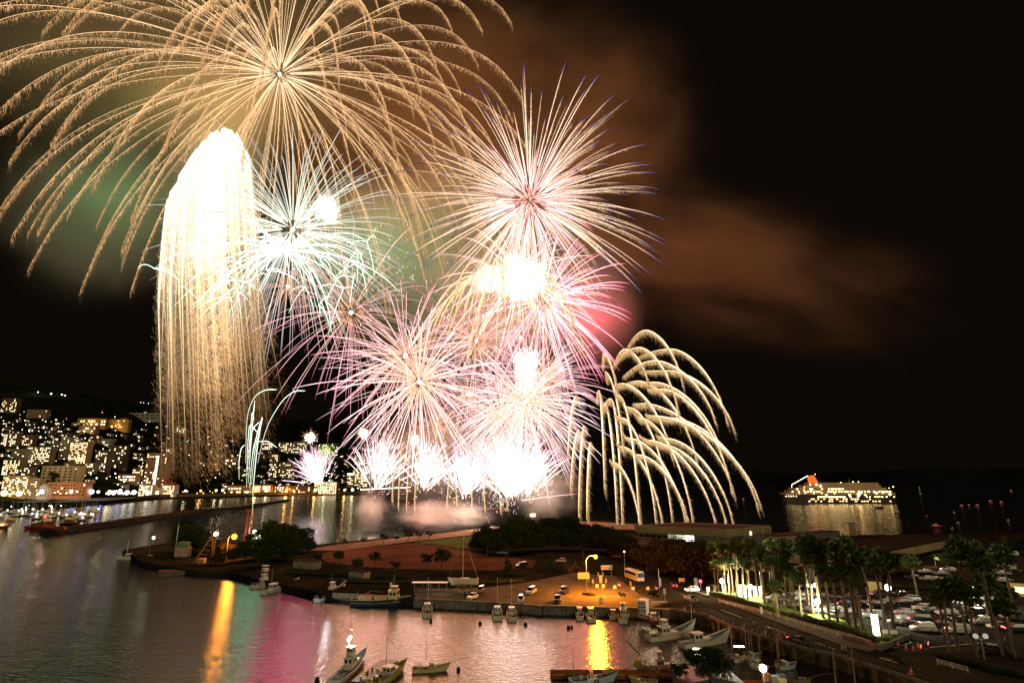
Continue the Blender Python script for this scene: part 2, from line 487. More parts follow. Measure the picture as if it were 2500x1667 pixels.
B = [ # label, x, y, depth, radius, count, colours, width, drop, core
 ('sparse copper star burst with long white and pink legs below the green smoke', 857, 763, 425, 205, 62, PINK, 2.4, 0.30, 8),
 ('small copper star burst at the edge of the gold waterfall', 702, 700, 428, 95, 60, CLEAR, 1.5, 0.22, 7),
 ('white and red thick-streaked peony, upper of two overlapping ones', 990, 868, 420, 175, 96, PINK, 4.2, 0.16, 10),
 ('white and crimson thick-streaked peony, lower of two overlapping ones', 1024, 932, 412, 200, 110, WHITE, 4.6, 0.16, 10),
 ('small copper needle burst between the crimson peony and the white thicket', 1144, 963, 424, 78, 80, CLEAR, 1.7, 0.15, 7),
 ('faint copper pom-pom burst low beside the crimson peony', 1068, 1037, 432, 58, 70, CLEAR, 1.3, 0.15, 5),
 ('loose pink and white burst left under the yellow flash', 1163, 832, 428, 175, 110, PINK, 1.9, 0.20, 7),
 ('pink and white burst on the right of the white glitter puff', 1326, 925, 418, 150, 100, PINK, 2.6, 0.14, 9),
 ('dense white and pink thicket of streaks above the shore flames', 1282, 982, 420, 155, 250, WHITE, 3.4, 0.22, 8),
 ('small dense white burst buried in the pink thicket', 1222, 1010, 416, 105, 130, WHITE, 2.8, 0.25, 7),
]
for lb, x, y, Yd, r, n, st, wd, dr, co in B:
    peony(lb, x, y, Yd, r * 1.12, int(n * 1.35), st, wd * 0.44, k=1.25, drop=dr, t0=0.05, core=co * 0.45, lum=(0.35, 1.0), jit=0.16)
lamp(A(985, 860, 430), 1.5e6, (1.0, 0.34, 0.11), 55).name = 'peony_glow_light'
lamp(A(1170, 830, 440), 1.8e6, (1.0, 0.38, 0.13), 55).name = 'peony_glow_light'
lamp(A(860, 760, 440), 2.5e5, (1.0, 0.40, 0.28), 38).name = 'peony_glow_light'
lamp(A(1300, 950, 430), 1.1e6, (1.0, 0.36, 0.15), 48).name = 'thicket_glow_light'
lamp(A(880, 570, 560), 1.4e6, (0.28, 1.0, 0.42), 50).name = 'added_green_light'  # added green light that colours the smoke behind the crossette
lamp(A(250, 440, 720), 7.5e5, (0.22, 0.85, 0.30), 70).name = 'added_left_green_light'  # added light with no burst here, turns the left smoke green
lamp(A(738, 790, 430), 8e5, (1.0, 0.045, 0.22), 28).name = 'added_streak_light'  # unseen magenta light added for the streak on the water
lamp(A(648, 1000, 432), 6e4, (0.10, 1.0, 0.42), 8).name = 'added_streak_light'  # green light added by the rockets for a green streak on the water

# ---- white glitter puff and the loose stars drifting between the bursts
def puff(label, cx, cy_, Y, r, n, col, ln, wd, name='firework_glitter', flat=1.0, tail=0.0):
    s = MP(cy_, Y); o = firework(name, label, cx, cy_, Y)
    sp = Sparks(); g = rng.normal(0, 1, (n, 3)); g /= np.linalg.norm(g, axis=1, keepdims=True)
    rr = rng.random((n, 1)) ** 0.5
    pos = g * rr * r * s; pos[:, 2] *= flat
    pos[:, 2] -= tail * s * rng.exponential(0.6, n)
    dd = np.zeros((n, 3)); dd[:, 2] = -1; dd[:, 0] = rng.normal(0, 0.35, n); dd += rng.normal(0, 0.3, (n, 3))
    c = np.array(col)[rng.integers(0, len(col), n)] * rng.uniform(0.4, 1.3, (n, 1))
    sp.needles(pos, dd, ln * s * rng.uniform(0.3, 1.5, n), wd * 0.5 * s, c)
    q = sp.build('glitter_sparks', o); q['kind'] = 'stuff'
    return o
puff('white glitter puff trailing sparks above the pink thicket', 1286, 872, 420, 34, 900, [(4, 3.8, 3.6)], 9, 2.2, tail=60)
PK = [(2.2, 1.8, 1.8), (1.6, 0.7, 0.8), (1.2, 0.3, 0.4), (1.8, 1.4, 0.9), (0.8, 0.8, 1.3)]
puff('cloud of loose pink and white stars drifting between the bursts', 1180, 850, 440, 230, 700, PK, 14, 1.6)
puff('scatter of small pink stars under the green smoke', 900, 680, 438, 170, 260, PK, 9, 1.5)
puff('fallen white sparks over the launch barge at the water', 1130, 1230, 418, 180, 110, PK, 7, 1.2, flat=0.25)

# ---- gold comets of the right-hand palm
cx, cy_, Y = 1500, 960, 425
s = MP(1000, Y); org = A(cx, cy_, Y)
o = firework('firework_palm', 'gold palm burst of heavy falling comets above the flat-roofed hall', cx, cy_, Y)
sp = Sparks()
arcs = [((1530, 850), (1578, 806), (1665, 938)), ((1505, 880), (1562, 848), (1655, 1010)), ((1498, 890), (1527, 852), (1582, 940)), ((1560, 870), (1640, 852), (1774, 1032)),
 ((1520, 920), (1600, 880), (1745, 1030)), ((1560, 905), (1635, 905), (1790, 1048)), ((1470, 900), (1473, 862), (1505, 960)), ((1480, 930), (1478, 908), (1520, 1100)),
 ((1500, 940), (1520, 936), (1640, 1120)), ((1530, 935), (1560, 930), (1700, 1130)), ((1560, 935), (1600, 933), (1762, 1112)), ((1580, 950), (1620, 950), (1786, 1205)),
 ((1455, 980), (1462, 953), (1475, 1200)), ((1475, 985), (1492, 973), (1518, 1278)), ((1470, 1000), (1476, 985), (1505, 1276)), ((1498, 955), (1512, 965), (1560, 1278)),
 ((1520, 985), (1540, 995), (1640, 1274)), ((1545, 985), (1575, 985), (1790, 1205)), ((1575, 1010), (1600, 1015), (1855, 1232)), ((1600, 1020), (1640, 1020), (1848, 1238)),
 ((1500, 1010), (1520, 1020), (1600, 1276)), ((1515, 1050), (1540, 1070), (1672, 1274)), ((1560, 1060), (1590, 1075), (1745, 1278)), ((1590, 1070), (1620, 1085), (1770, 1274)),
 ((1505, 1080), (1520, 1090), (1615, 1276)), ((1540, 1100), (1560, 1110), (1678, 1274)), ((1600, 1060), (1630, 1070), (1788, 1276)), ((1430, 1050), (1425, 1040), (1412, 1268)),
 ((1445, 1090), (1440, 1080), (1432, 1268)), ((1412, 985), (1406, 966), (1385, 1130)), ((1420, 1065), (1412, 1050), (1392, 1200)), ((1488, 1120), (1500, 1130), (1560, 1278)), ((1545, 1000), (1565, 1020), (1690, 1276))]
PN = 26; pth = []
for S_, A_, E_ in arcs:
    pts = []
    dep0 = Y + rng.normal(0, 6)
    for j in range(PN):
        u = j / (PN - 1)
        if u < 0.3:
            v = u / 0.3; x = S_[0] + (A_[0] - S_[0]) * v; y = A_[1] + (S_[1] - A_[1]) * (1 - v) ** 2
        else:
            v = (u - 0.3) / 0.7; x = A_[0] + (E_[0] - A_[0]) * (1 - (1 - v) ** 1.35); y = A_[1] + (E_[1] - A_[1]) * v ** 1.65
        pts.append(np.array(A(x, y, dep0) - org))
    pth.append(pts)
pth = np.array(pth)
t = np.repeat(np.linspace(0, 1, PN)[None], len(arcs), 0)
sp.tubes(pth, s * np.interp(t, [0, 0.25, 0.6, 0.9, 1], [0.4, 1.2, 1.9, 1.3, 0.15]), ramp(t, [(0, (0.9, 0.5, 0.2)), (0.2, (2.0, 1.4, 0.8)), (0.6, (2.8, 2.1, 1.3)), (1, (1.5, 1.0, 0.5))]))
fringe(sp, pth, 36000, 8.0 * s, 9 * s, 0.42 * s, [(0, (1.0, 0.6, 0.25)), (0.5, (1.5, 0.95, 0.45)), (1, (1.2, 0.75, 0.35))], wind=0.22, t_lo=0.0, t_pow=1.0, spread=1.0 * s)
q = sp.build('comet_trails', o); q['kind'] = 'stuff'
lamp(A(1570, 1040, 422), 1.1e5, (1.0, 0.72, 0.4), 8).name = 'palm_glow_light'

# ---- mines fanning up from the shore and the barges
def mine(label, bx, by, Y, n, h, spread, lean, stops, wpx, curl=0.25, core=0, name='firework_mine'):
    s = MP(by, Y); o = firework(name, label, bx, by, Y)
    sp = Sparks()
    N = 14; u = np.linspace(0, 1, N)
    pts = []
    for i in range(n):
        a = rng.normal(lean, spread); hh = h * rng.uniform(0.45, 1.05); dy = rng.normal(0, 0.12) * hh
        x = np.sin(a) * hh * (1 - (1 - u) ** 1.4); z = np.cos(a) * hh * (u * (1 + curl) - curl * 1.5 * u ** 3)
        x = x + np.sign(a) * curl * 0.5 * hh * u ** 3 * abs(math.sin(a))
        st = rng.uniform(0.08, 0.5)
        uu = st + (1 - st) * u; pts.append(np.stack([np.interp(uu, u, x) * s, dy * uu * s, np.interp(uu, u, z) * s], 1))
    pts = np.array(pts); t = np.repeat(u[None], n, 0)
    sp.tubes(pts, wpx * 0.5 * s * np.interp(t, [0, 0.5, 0.85, 1], [1.3, 1, 1, 0.4]), ramp(t, stops) * rng.uniform(0.6, 1.2, (n, 1, 1)))
    m_ = n * 16; g = rng.normal(0, 1, (m_, 3)) * np.array([0.15, 0.08, 0.17]) * h * s; g[:, 2] += 0.42 * h * s; g[:, 0] += 0.42 * h * s * math.sin(lean)
    dd_ = g - np.array([0, 0, -0.2 * h * s]) + rng.normal(0, 1, (m_, 3)) * 0.1 * h * s
    sp.needles(g, dd_, 10 * s * rng.uniform(0.3, 1.6, m_), 0.7 * s, np.array([[2.2, 1.7, 1.5]]) * rng.uniform(0.3, 1.3, (m_, 1)))
    q = sp.build('star_trails', o); q['kind'] = 'stuff'
    if core:
        c = core_ball(o, core * s, (1, 0.93, 0.85), 7.0, 'mine_core'); c.location = (0, 0, h * 0.35 * s); c.scale = (1, 1, 1.5)
    return o
MW = [(0, (3.2, 2.4, 2.0)), (0.6, (2.4, 1.8, 1.8)), (0.85, (1.8, 0.8, 1.0)), (1, (1.3, 0.2, 0.5))]
MV = [(0, (3, 2.4, 2.4)), (0.5, (2.0, 1.4, 1.8)), (1, (1.1, 0.35, 0.8))]
mine('pink and white mine fan, first in the row of shore flames, beside the lit seafront', 915, 1205, 425, 60, 165, 0.36, 0.18, MW, 1.9, core=6)
mine('white mine fan, second in the row of shore flames', 1035, 1205, 420, 64, 150, 0.30, 0.12, MW, 1.9, core=11)
mine('violet-white mine fan, third in the row of shore flames', 1135, 1225, 420, 60, 175, 0.40, 0.1, MV, 2.2, core=8)
mine('huge blinding white mine, tallest of the row of shore flames', 1245, 1225, 415, 200, 190, 0.36, 0.0, MW, 2.0, core=26)
mine('small white mine fan at the right end of the shore flames', 1290, 1222, 418, 44, 150, 0.20, 0.22, MW, 2.6, core=8)
mine('violet fan of stars in front of the hillside hotels', 785, 1184, 640, 46, 105, 0.30, -0.42, MV, 2.4, name='firework_mine')
lamp(A(1245, 1130, 405), 2.2e5, (1.0, 0.72, 0.58), 22).name = 'mine_glow_light'
lamp(A(1040, 1140, 410), 1.3e5, (1.0, 0.55, 0.46), 18).name = 'mine_glow_light'
lamp(A(925, 1140, 412), 1.1e5, (1.0, 0.34, 0.32), 18).name = 'mine_glow_light'
lamp(A(785, 1150, 640), 3.0e4, (0.9, 0.3, 0.9), 4).name = 'violet_fan_light'
# thin pale green rockets in front of the waterfall
cx, cy_, Y = 612, 1245, 430
org = A(cx, cy_, Y); s = MP(1150, Y)
o = firework('firework_rocket', 'thin pale green rockets curving up in front of the gold waterfall', cx, cy_, Y)
sp = Sparks()
lines = [[(617, 1247), (618, 1190), (628, 1090), (640, 1018)], [(610, 1190), (616, 1110), (630, 1050), (640, 1022)], [(602, 1190), (604, 1100), (608, 1040), (613, 1035), (628, 1055)], [(600, 1130), (602, 1010), (622, 965), (650, 950), (676, 951)],
 [(629, 1130), (650, 1040), (690, 975), (720, 953), (745, 954)], [(584, 1170), (583, 1130), (588, 1095), (597, 1086)], [(606, 1180), (613, 1080), (618, 1020), (622, 978)], [(612, 1150), (620, 1075), (636, 1078), (652, 1075), (676, 1092)],
 [(608, 1160), (612, 1060), (622, 1040), (634, 1030)], [(614, 1180), (622, 1100), (634, 1050), (641, 1020)], [(604, 1150), (610, 1070), (616, 1000), (620, 1024)]]
for L in lines:
    L = np.array(L, float); m = len(L)
    uu = np.linspace(0, m - 1, 30); xs = np.interp(uu, range(m), L[:, 0]); ys = np.interp(uu, range(m), L[:, 1])
    for _ in range(8):
        xs[1:-1] = (xs[:-2] + 2 * xs[1:-1] + xs[2:]) / 4; ys[1:-1] = (ys[:-2] + 2 * ys[1:-1] + ys[2:]) / 4
    q = np.array([[np.array(A(x, y, Y) - org) for x, y in zip(xs, ys)]])
    t = np.linspace(0, 1, 30)[None]
    sp.tubes(q, 1.1 * s * np.interp(t, [0, 0.5, 0.9, 1], [0.45, 0.9, 1.1, 0.5]), ramp(t, [(0, (1.0, 1.1, 0.8)), (0.6, (1.6, 2.0, 1.6)), (1, (1.8, 2.3, 1.9))]))
q = sp.build('star_trails', o); q['kind'] = 'stuff'
# thin gold comets hanging over the launch row
cx, cy_, Y = 1150, 1150, 422
org = A(cx, cy_, Y); s = MP(1150, Y)
o = firework('firework_comet', 'thin gold comets drooping among the shore flames', cx, cy_, Y)
sp = Sparks(); ps = []
for a_, b_, c_, d_ in ((1080, 1010, 1062, 1090), (1110, 1005, 1082, 1075), (1130, 1000, 1112, 1075), (960, 1160, 957, 1225), (985, 1080, 972, 1240), (1010, 1050, 992, 1245), (1020, 1120, 1012, 1245), (1105, 1145, 1090, 1240), (1108, 1150, 1115, 1235), (1145, 1090, 1135, 1180), (1150, 1180, 1152, 1245), (1172, 1160, 1184, 1246), (1160, 970, 1160, 1120), (1196, 1050, 1200, 1180), (1215, 1190, 1222, 1250), (1235, 1190, 1238, 1245)):
    u = np.linspace(0, 1, 16)
    ps.append([np.array(A(a_ + (c_ - a_) * v ** 0.5, b_ + (d_ - b_) * v ** 1.4, Y) - org) for v in u])
ps = np.array(ps); t = np.repeat(np.linspace(0, 1, 16)[None], len(ps), 0)
sp.tubes(ps, 0.9 * s * np.ones_like(t), ramp(t, [(0, (1.6, 1.1, 0.6)), (1, (1.3, 0.8, 0.35))]))
fringe(sp, ps, 6000, 5 * s, 4 * s, 0.45 * s, [(0, (1.3, 0.8, 0.4)), (1, (1.2, 0.7, 0.3))], wind=0.3, t_lo=0, t_pow=1, spread=0.6 * s)
q = sp.build('comet_trails', o); q['kind'] = 'stuff'
# hanging flares
for x, y, Yd, lb in ((758, 1068, 640, 'bright round flare hanging above the hillside hotels'), (887, 1058, 560, 'bright round flare hanging in the dark beside the pink mine fan'), (1012, 1074, 470, 'bright round flare hanging in smoke above the white mine fan')):
    s = MP(y, Yd); o = firework('firework_flare', lb, x, y, Yd, group='flares hanging over the bay')
    core_ball(o, 9 * s, (1, 0.86, 0.62), 8.0, 'flare_core')
    sp = Sparks(); n = 60; g = rng.normal(0, 1, (n, 3)); g /= np.linalg.norm(g, axis=1, keepdims=True)
    sp.needles(g * 8 * s, g, rng.uniform(6, 20, n) * s, 0.5 * s, np.tile(np.array([[1.6, 0.9, 0.4]]), (n, 1)))
    q = sp.build('flare_sparks', o); q['kind'] = 'stuff'
    lamp(A(x, y, Yd - 8), 2.2e4, (1, 0.75, 0.45), 2).name = 'flare_light'

# ================================================================ SMOKE
FIRE = 0.5   # strength of the light the bursts give
for o_ in COL.objects:
    if o_.type == 'LIGHT' and o_.data.type == 'POINT': o_.data.energy *= FIRE
def smoke(label, cx, cy_, Y, rx, rz, density, ry=None, albedo=(0.9, 0.85, 0.8), nscale=2.2, contrast=1.6, rot=0.0, seed=0.0, soft=0.9):
    s = MP(cy_, Y)
    m = bpy.data.materials.new('smoke_volume'); m.use_nodes = True
    t = m.node_tree; t.nodes.remove(t.nodes['Principled BSDF'])
    pv = t.nodes.new('ShaderNodeVolumePrincipled')
    pv.inputs['Color'].default_value = albedo + (1,)
    pv.inputs['Anisotropy'].default_value = 0.0
    tc = t.nodes.new('ShaderNodeTexCoord')
    ln = t.nodes.new('ShaderNodeVectorMath'); ln.operation = 'LENGTH'
    t.links.new(tc.outputs['Object'], ln.inputs[0])
    mp = t.nodes.new('ShaderNodeMapping'); mp.inputs['Location'].default_value = (seed, seed * 1.7, seed * 0.6)
    t.links.new(tc.outputs['Object'], mp.inputs[0])
    n = t.nodes.new('ShaderNodeTexNoise'); n.inputs['Scale'].default_value = nscale; n.inputs['Detail'].default_value = 4; n.inputs['Roughness'].default_value = 0.55
    n.inputs['Distortion'].default_value = 0.4
    t.links.new(mp.outputs[0], n.inputs['Vector'])
    a = t.nodes.new('ShaderNodeMath'); a.operation = 'MULTIPLY_ADD'; a.inputs[1].default_value = contrast; a.inputs[2].default_value = 1.0 - contrast * 0.5
    t.links.new(n.outputs['Fac'], a.inputs[0])
    b = t.nodes.new('ShaderNodeMath'); b.operation = 'SUBTRACT'
    t.links.new(a.outputs[0], b.inputs[0]); t.links.new(ln.outputs['Value'], b.inputs[1])
    mr = t.nodes.new('ShaderNodeMapRange'); mr.interpolation_type = 'SMOOTHSTEP'
    mr.inputs['From Min'].default_value = 0.0; mr.inputs['From Max'].default_value = soft; mr.inputs['To Max'].default_value = density * 2.1
    t.links.new(b.outputs[0], mr.inputs['Value'])
    fd = t.nodes.new('ShaderNodeMapRange'); fd.interpolation_type = 'SMOOTHSTEP'
    fd.inputs['From Min'].default_value = 0.25; fd.inputs['From Max'].default_value = 1.0; fd.inputs['To Min'].default_value = 1.0; fd.inputs['To Max'].default_value = 0.0
    t.links.new(ln.outputs['Value'], fd.inputs['Value'])
    mu = t.nodes.new('ShaderNodeMath'); mu.operation = 'MULTIPLY'
    t.links.new(mr.outputs[0], mu.inputs[0]); t.links.new(fd.outputs[0], mu.inputs[1])
    t.links.new(mu.outputs[0], pv.inputs['Density'])
    t.links.new(pv.outputs[0], t.nodes['Material Output'].inputs['Volume'])
    try: m.cycles.volume_sampling = 'MULTIPLE_IMPORTANCE'
    except Exception: pass
    bb = MB(); bb.ball((0, 0, 0), 1.0, 16, 10)
    o = bb.build('smoke_cloud', m)
    o.location = A(cx, cy_, Y); o.scale = (rx * s, (ry or 0.6 * rx) * s, rz * s); o.rotation_euler = (0, R(rot), 0)
    return tag(o, label, 'smoke', 'firework smoke drifting over the bay', 'stuff')
smoke('tan smoke lit by the gold willow', 420, 110, 780, 760, 370, 0.0075, seed=1.3, ry=240, contrast=1.3, soft=0.8, albedo=(0.92, 0.76, 0.54))
smoke('brown smoke bank behind the gold willow', 1080, 300, 800, 660, 580, 0.0070, seed=4.1, ry=240, contrast=2.3, soft=1.1, nscale=2.8, albedo=(0.92, 0.52, 0.32))
smoke('red-brown smoke between the chrysanthemum and the flash', 1180, 620, 640, 480, 420, 0.0060, seed=14.1, ry=160, contrast=1.2, soft=0.8)
smoke('bright smoke puff added as a soft halo round the head of the waterfall', 525, 430, 480, 190, 260, 0.0080, seed=3.7, ry=60, contrast=0.9, soft=0.8, albedo=(0.92, 0.78, 0.58))  # puff added to give the waterfall head its soft glow
smoke('golden smoke hanging round the heart of the willow', 545, 240, 660, 360, 230, 0.0095, seed=5.1, ry=110, contrast=1.6, soft=1.0, albedo=(0.94, 0.78, 0.52))
smoke('green-lit smoke on the left', 260, 500, 800, 360, 300, 0.0070, seed=2.2, ry=170, contrast=1.2)
smoke('green-lit smoke behind the crossette comets', 870, 600, 660, 260, 240, 0.0100, seed=6.2, ry=130, contrast=1.4)
smoke('pale smoke around the yellow flash', 1240, 720, 480, 270, 240, 0.0055, seed=7.7, ry=150, contrast=1.1)
smoke('red-lit smoke beside the red peony', 1440, 750, 490, 180, 220, 0.0065, seed=8.8, ry=110, contrast=1.0)
smoke('dim brown smoke trail drifting out to sea', 1800, 650, 560, 640, 250, 0.0060, seed=9.4, ry=200, rot=14, contrast=3.0, nscale=2.4, soft=1.6, albedo=(0.9, 0.52, 0.30))
smoke('upper brown smoke thinning towards the dark sky', 1500, 330, 600, 300, 380, 0.0028, seed=19.4, ry=200, contrast=2.6, nscale=2.6, soft=1.3, albedo=(0.9, 0.5, 0.3))
smoke('low pink smoke behind the row of shore flames', 1120, 1120, 450, 330, 190, 0.0120, seed=3.3, nscale=2.6, ry=90, contrast=1.5)
smoke('pale smoke rolling over the water under the mines', 1085, 1256, 404, 165, 50, 0.0700, seed=5.5, nscale=2.4, ry=40, contrast=2.0)
smoke('smoke bank on the shore under the white mine', 1335, 1200, 412, 120, 100, 0.0300, seed=5.9, ry=50, contrast=1.8)
smoke('thin smoke wisp rising from the water by the promenade', 905, 1245, 398, 60, 75, 0.0400, seed=2.9, ry=26, contrast=2.2)
for x_, y_, p_, c_ in ((905, 1235, 1.4e4, (1, .62, .45)), (1030, 1262, 3.4e4, (1, .50, .36)), (1140, 1262, 4.0e4, (1, .66, .46)), (1330, 1225, 4.6e4, (1, .62, .48))):
    lamp(A(x_, y_, 392), p_, c_, 6).name = 'mine_glow_light'
lamp(A(1560, 720, 520), 6e4, (1.0, 0.26, 0.10), 40).name = 'smoke_trail_light'  # added light without a burst of its own, brightens the drifting trail
# ================================================================ SETTING: water
m = mat('sea_water', (0.006, 0.008, 0.009), 0.16, 0, 0.0)
t = m.node_tree; b = t.nodes['Principled BSDF']
b.inputs['IOR'].default_value = 1.33
b.inputs['Specular IOR Level'].default_value = 0.42
b.inputs['Roughness'].default_value = 0.18
tc = t.nodes.new('ShaderNodeTexCoord')
def wave(scale, stretch, detail):
    mp = t.nodes.new('ShaderNodeMapping'); mp.inputs['Scale'].default_value = (scale / stretch, scale * stretch, scale)
    t.links.new(tc.outputs['Object'], mp.inputs[0])
    n = t.nodes.new('ShaderNodeTexNoise'); n.inputs['Scale'].default_value = 1.0; n.inputs['Detail'].default_value = detail
    t.links.new(mp.outputs[0], n.inputs['Vector']); return n
n1 = wave(0.9, 1.7, 3); n2 = wave(0.06, 2.5, 2)
bp = t.nodes.new('ShaderNodeBump'); bp.inputs['Strength'].default_value = 0.7; bp.inputs['Distance'].default_value = 0.22
t.links.new(n1.outputs['Fac'], bp.inputs['Height'])
bp2 = t.nodes.new('ShaderNodeBump'); bp2.inputs['Strength'].default_value = 0.25; bp2.inputs['Distance'].default_value = 0.3
t.links.new(n2.outputs['Fac'], bp2.inputs['Height']); t.links.new(bp.outputs['Normal'], bp2.inputs['Normal'])
t.links.new(bp2.outputs['Normal'], b.inputs['Normal'])
bb = MB(); bb.add([(-9000, -300, 0), (9000, -300, 0), (9000, 14000, 0), (-9000, 14000, 0)], [(0, 1, 2, 3)])
tag(bb.build('water', m), 'dark bay water with long coloured reflections', None, None, 'structure')
# ================================================================ SETTING: land
LZ = 2.0
def G(px, py, dz=0.0):
    p = P(px, py, LZ); p.z = LZ + dz
    return p
def sheet(name, label, pix, z, m, thick=0.0):
    pts = [P(x, y, LZ) for x, y in pix]
    bb = MB()
    if thick:
        bb.prism([(p.x, p.y) for p in pts], z - thick, z)
    else:
        bb.add([(p.x, p.y, z) for p in pts], [tuple(range(len(pts)))])
    me = bb.build(name, m)
    n = me.data.polygons[0].normal
    if not thick and n.z < 0: me.data.flip_normals()
    return tag(me, label, None, None, 'structure')
M_ASPH = mat('asphalt', (0.040, 0.034, 0.022), 0.85, 0, 0.3, 0.35, 0.1)
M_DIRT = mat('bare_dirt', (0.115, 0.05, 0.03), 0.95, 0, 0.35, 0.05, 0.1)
M_LAND = mat('land_soil', (0.022, 0.020, 0.012), 0.95, 0, 0.45, 0.08, 0.1)
M_GRASS = mat('lawn_grass', (0.07, 0.085, 0.025), 0.95, 0, 0.4, 0.3, 0.3)
M_CONC = mat('weathered_concrete', (0.30, 0.27, 0.22), 0.9, 0, 0.35, 0.7, 0.2)
M_CONCD = mat('dark_concrete', (0.16, 0.145, 0.12), 0.9, 0, 0.4, 0.6, 0.2)
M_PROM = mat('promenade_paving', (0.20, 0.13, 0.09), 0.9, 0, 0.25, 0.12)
M_WHITE = mat('white_paint', (0.78, 0.76, 0.70), 0.5, 0, 0.08, 1.0)
M_LINE = mat('road_marking', (0.7, 0.68, 0.6), 0.8, 0, 0.25, 2.0)
M_STEEL = mat('galvanised_steel', (0.45, 0.45, 0.44), 0.4, 0.7, 0.1, 2.0)
M_DARK = mat('dark_metal', (0.03, 0.03, 0.032), 0.5, 0.3, 0.1, 2.0)
M_WOOD = mat('weathered_wood', (0.20, 0.14, 0.08), 0.85, 0, 0.35, 2.0)

LAND = [(300, 1342), (350, 1372), (420, 1384), (480, 1392), (560, 1394), (640, 1415), (700, 1428), (785, 1448), (850, 1448), (1010, 1462), (1200, 1470), (1300, 1478), (1590, 1486), (1640, 1489),
        (1732, 1506), (1784, 1530), (1860, 1556), (1975, 1588), (2042, 1603), (2100, 1620), (2250, 1668), (2600, 1790), (3300, 1990), (4300, 1700), (4300, 1290),
        (2650, 1292), (2350, 1302), (2050, 1306), (1880, 1302), (1570, 1278), (1450, 1270), (1300, 1273), (1230, 1281), (1180, 1287), (1080, 1297), (1000, 1306), (810, 1325), (740, 1332), (640, 1325), (520, 1318), (430, 1320), (370, 1330)]
pts = [P(x, y, LZ) for x, y in LAND]
bb = MB(); bb.prism([(p.x, p.y) for p in reversed(pts)], -3.0, LZ)
tag(bb.build('ground', M_LAND), 'dark ground of the harbour peninsula and car park', None, None, 'structure')
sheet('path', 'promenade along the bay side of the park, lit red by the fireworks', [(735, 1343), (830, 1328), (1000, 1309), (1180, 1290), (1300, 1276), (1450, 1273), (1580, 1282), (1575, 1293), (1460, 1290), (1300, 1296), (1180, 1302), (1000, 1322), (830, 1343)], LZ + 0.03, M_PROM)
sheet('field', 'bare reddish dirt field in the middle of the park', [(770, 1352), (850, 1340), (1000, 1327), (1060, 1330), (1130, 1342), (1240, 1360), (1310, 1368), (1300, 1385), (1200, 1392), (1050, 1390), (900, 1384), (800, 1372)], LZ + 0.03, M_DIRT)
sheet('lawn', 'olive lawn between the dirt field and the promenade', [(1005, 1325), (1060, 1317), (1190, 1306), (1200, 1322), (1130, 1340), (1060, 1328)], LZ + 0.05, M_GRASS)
sheet('quay_apron', 'concrete quay apron under the orange street lamp', [(1015, 1464), (1010, 1440), (1200, 1432), (1290, 1420), (1400, 1398), (1560, 1410), (1640, 1425), (1650, 1462), (1590, 1483), (1300, 1475), (1200, 1467)], LZ + 0.025, mat('quay_concrete', (0.13, 0.11, 0.08), 0.9, 0, 0.3, 0.25, 0.1))
sheet('road', 'dark asphalt road running along the sea wall', [(1500, 1405), (1580, 1395), (1650, 1420), (1690, 1445), (1750, 1468), (1830, 1497), (1900, 1523), (1990, 1554), (2060, 1580), (2240, 1640), (2600, 1765), (2600, 1788), (2260, 1668), (2105, 1619), (2045, 1602), (1978, 1587), (1862, 1555), (1786, 1529), (1735, 1505), (1655, 1484), (1560, 1450)], LZ + 0.05, M_ASPH)
sheet('pavement', 'pale footway between the road and the palm hedge', [(1690, 1441), (1735, 1453), (1870, 1492), (1965, 1521), (2055, 1546), (2150, 1582), (2120, 1590), (2060, 1577), (1990, 1551), (1900, 1520), (1830, 1494), (1750, 1465)], LZ + 0.16, mat('footway', (0.11, 0.10, 0.075), 0.9, 0, 0.2, 0.6), 0.4)
sheet('car_park', 'asphalt car park among the palms', [(1880, 1448), (2000, 1440), (2200, 1432), (2500, 1440), (2900, 1470), (2900, 1560), (2500, 1580), (2300, 1570), (2225, 1552), (2130, 1530), (2000, 1494), (1900, 1466)], LZ + 0.04, mat('car_park_asphalt', (0.04, 0.038, 0.033), 0.85, 0, 0.3, 0.5, 0.1))
sheet('forecourt', 'asphalt entrance in front of the car park', [(2165, 1590), (2230, 1554), (2300, 1572), (2500, 1582), (2900, 1562), (2900, 1760), (2600, 1763), (2240, 1638)], LZ + 0.045, M_ASPH)
sheet('grass_strip', 'floodlit grass strip under the palms', [(1733, 1446), (1735, 1436), (1790, 1428), (1890, 1452), (1900, 1468), (2000, 1497), (2130, 1533), (2222, 1553), (2155, 1580), (2110, 1552), (2030, 1533), (1960, 1516), (1870, 1492), (1800, 1470)], LZ + 0.07, M_GRASS)
sheet('upper_car_park', 'dark asphalt of the upper car park by the low hall', [(2200, 1405), (2230, 1385), (2350, 1362), (2500, 1340), (2700, 1330), (2900, 1400), (2500, 1425)], LZ + 0.04, M_ASPH)

def along(pix, step, z=LZ):
    """points every `step` metres along a pixel polyline on the ground, with headings"""
    pts = [P(x, y, z) for x, y in pix]; out = []; carry = 0.0
    for a, b in zip(pts[:-1], pts[1:]):
        d = b - a; L = d.length; u = carry
        while u < L:
            out.append((a + d * (u / L), math.atan2(d.y, d.x))); u += step
        carry = u - L
    return out
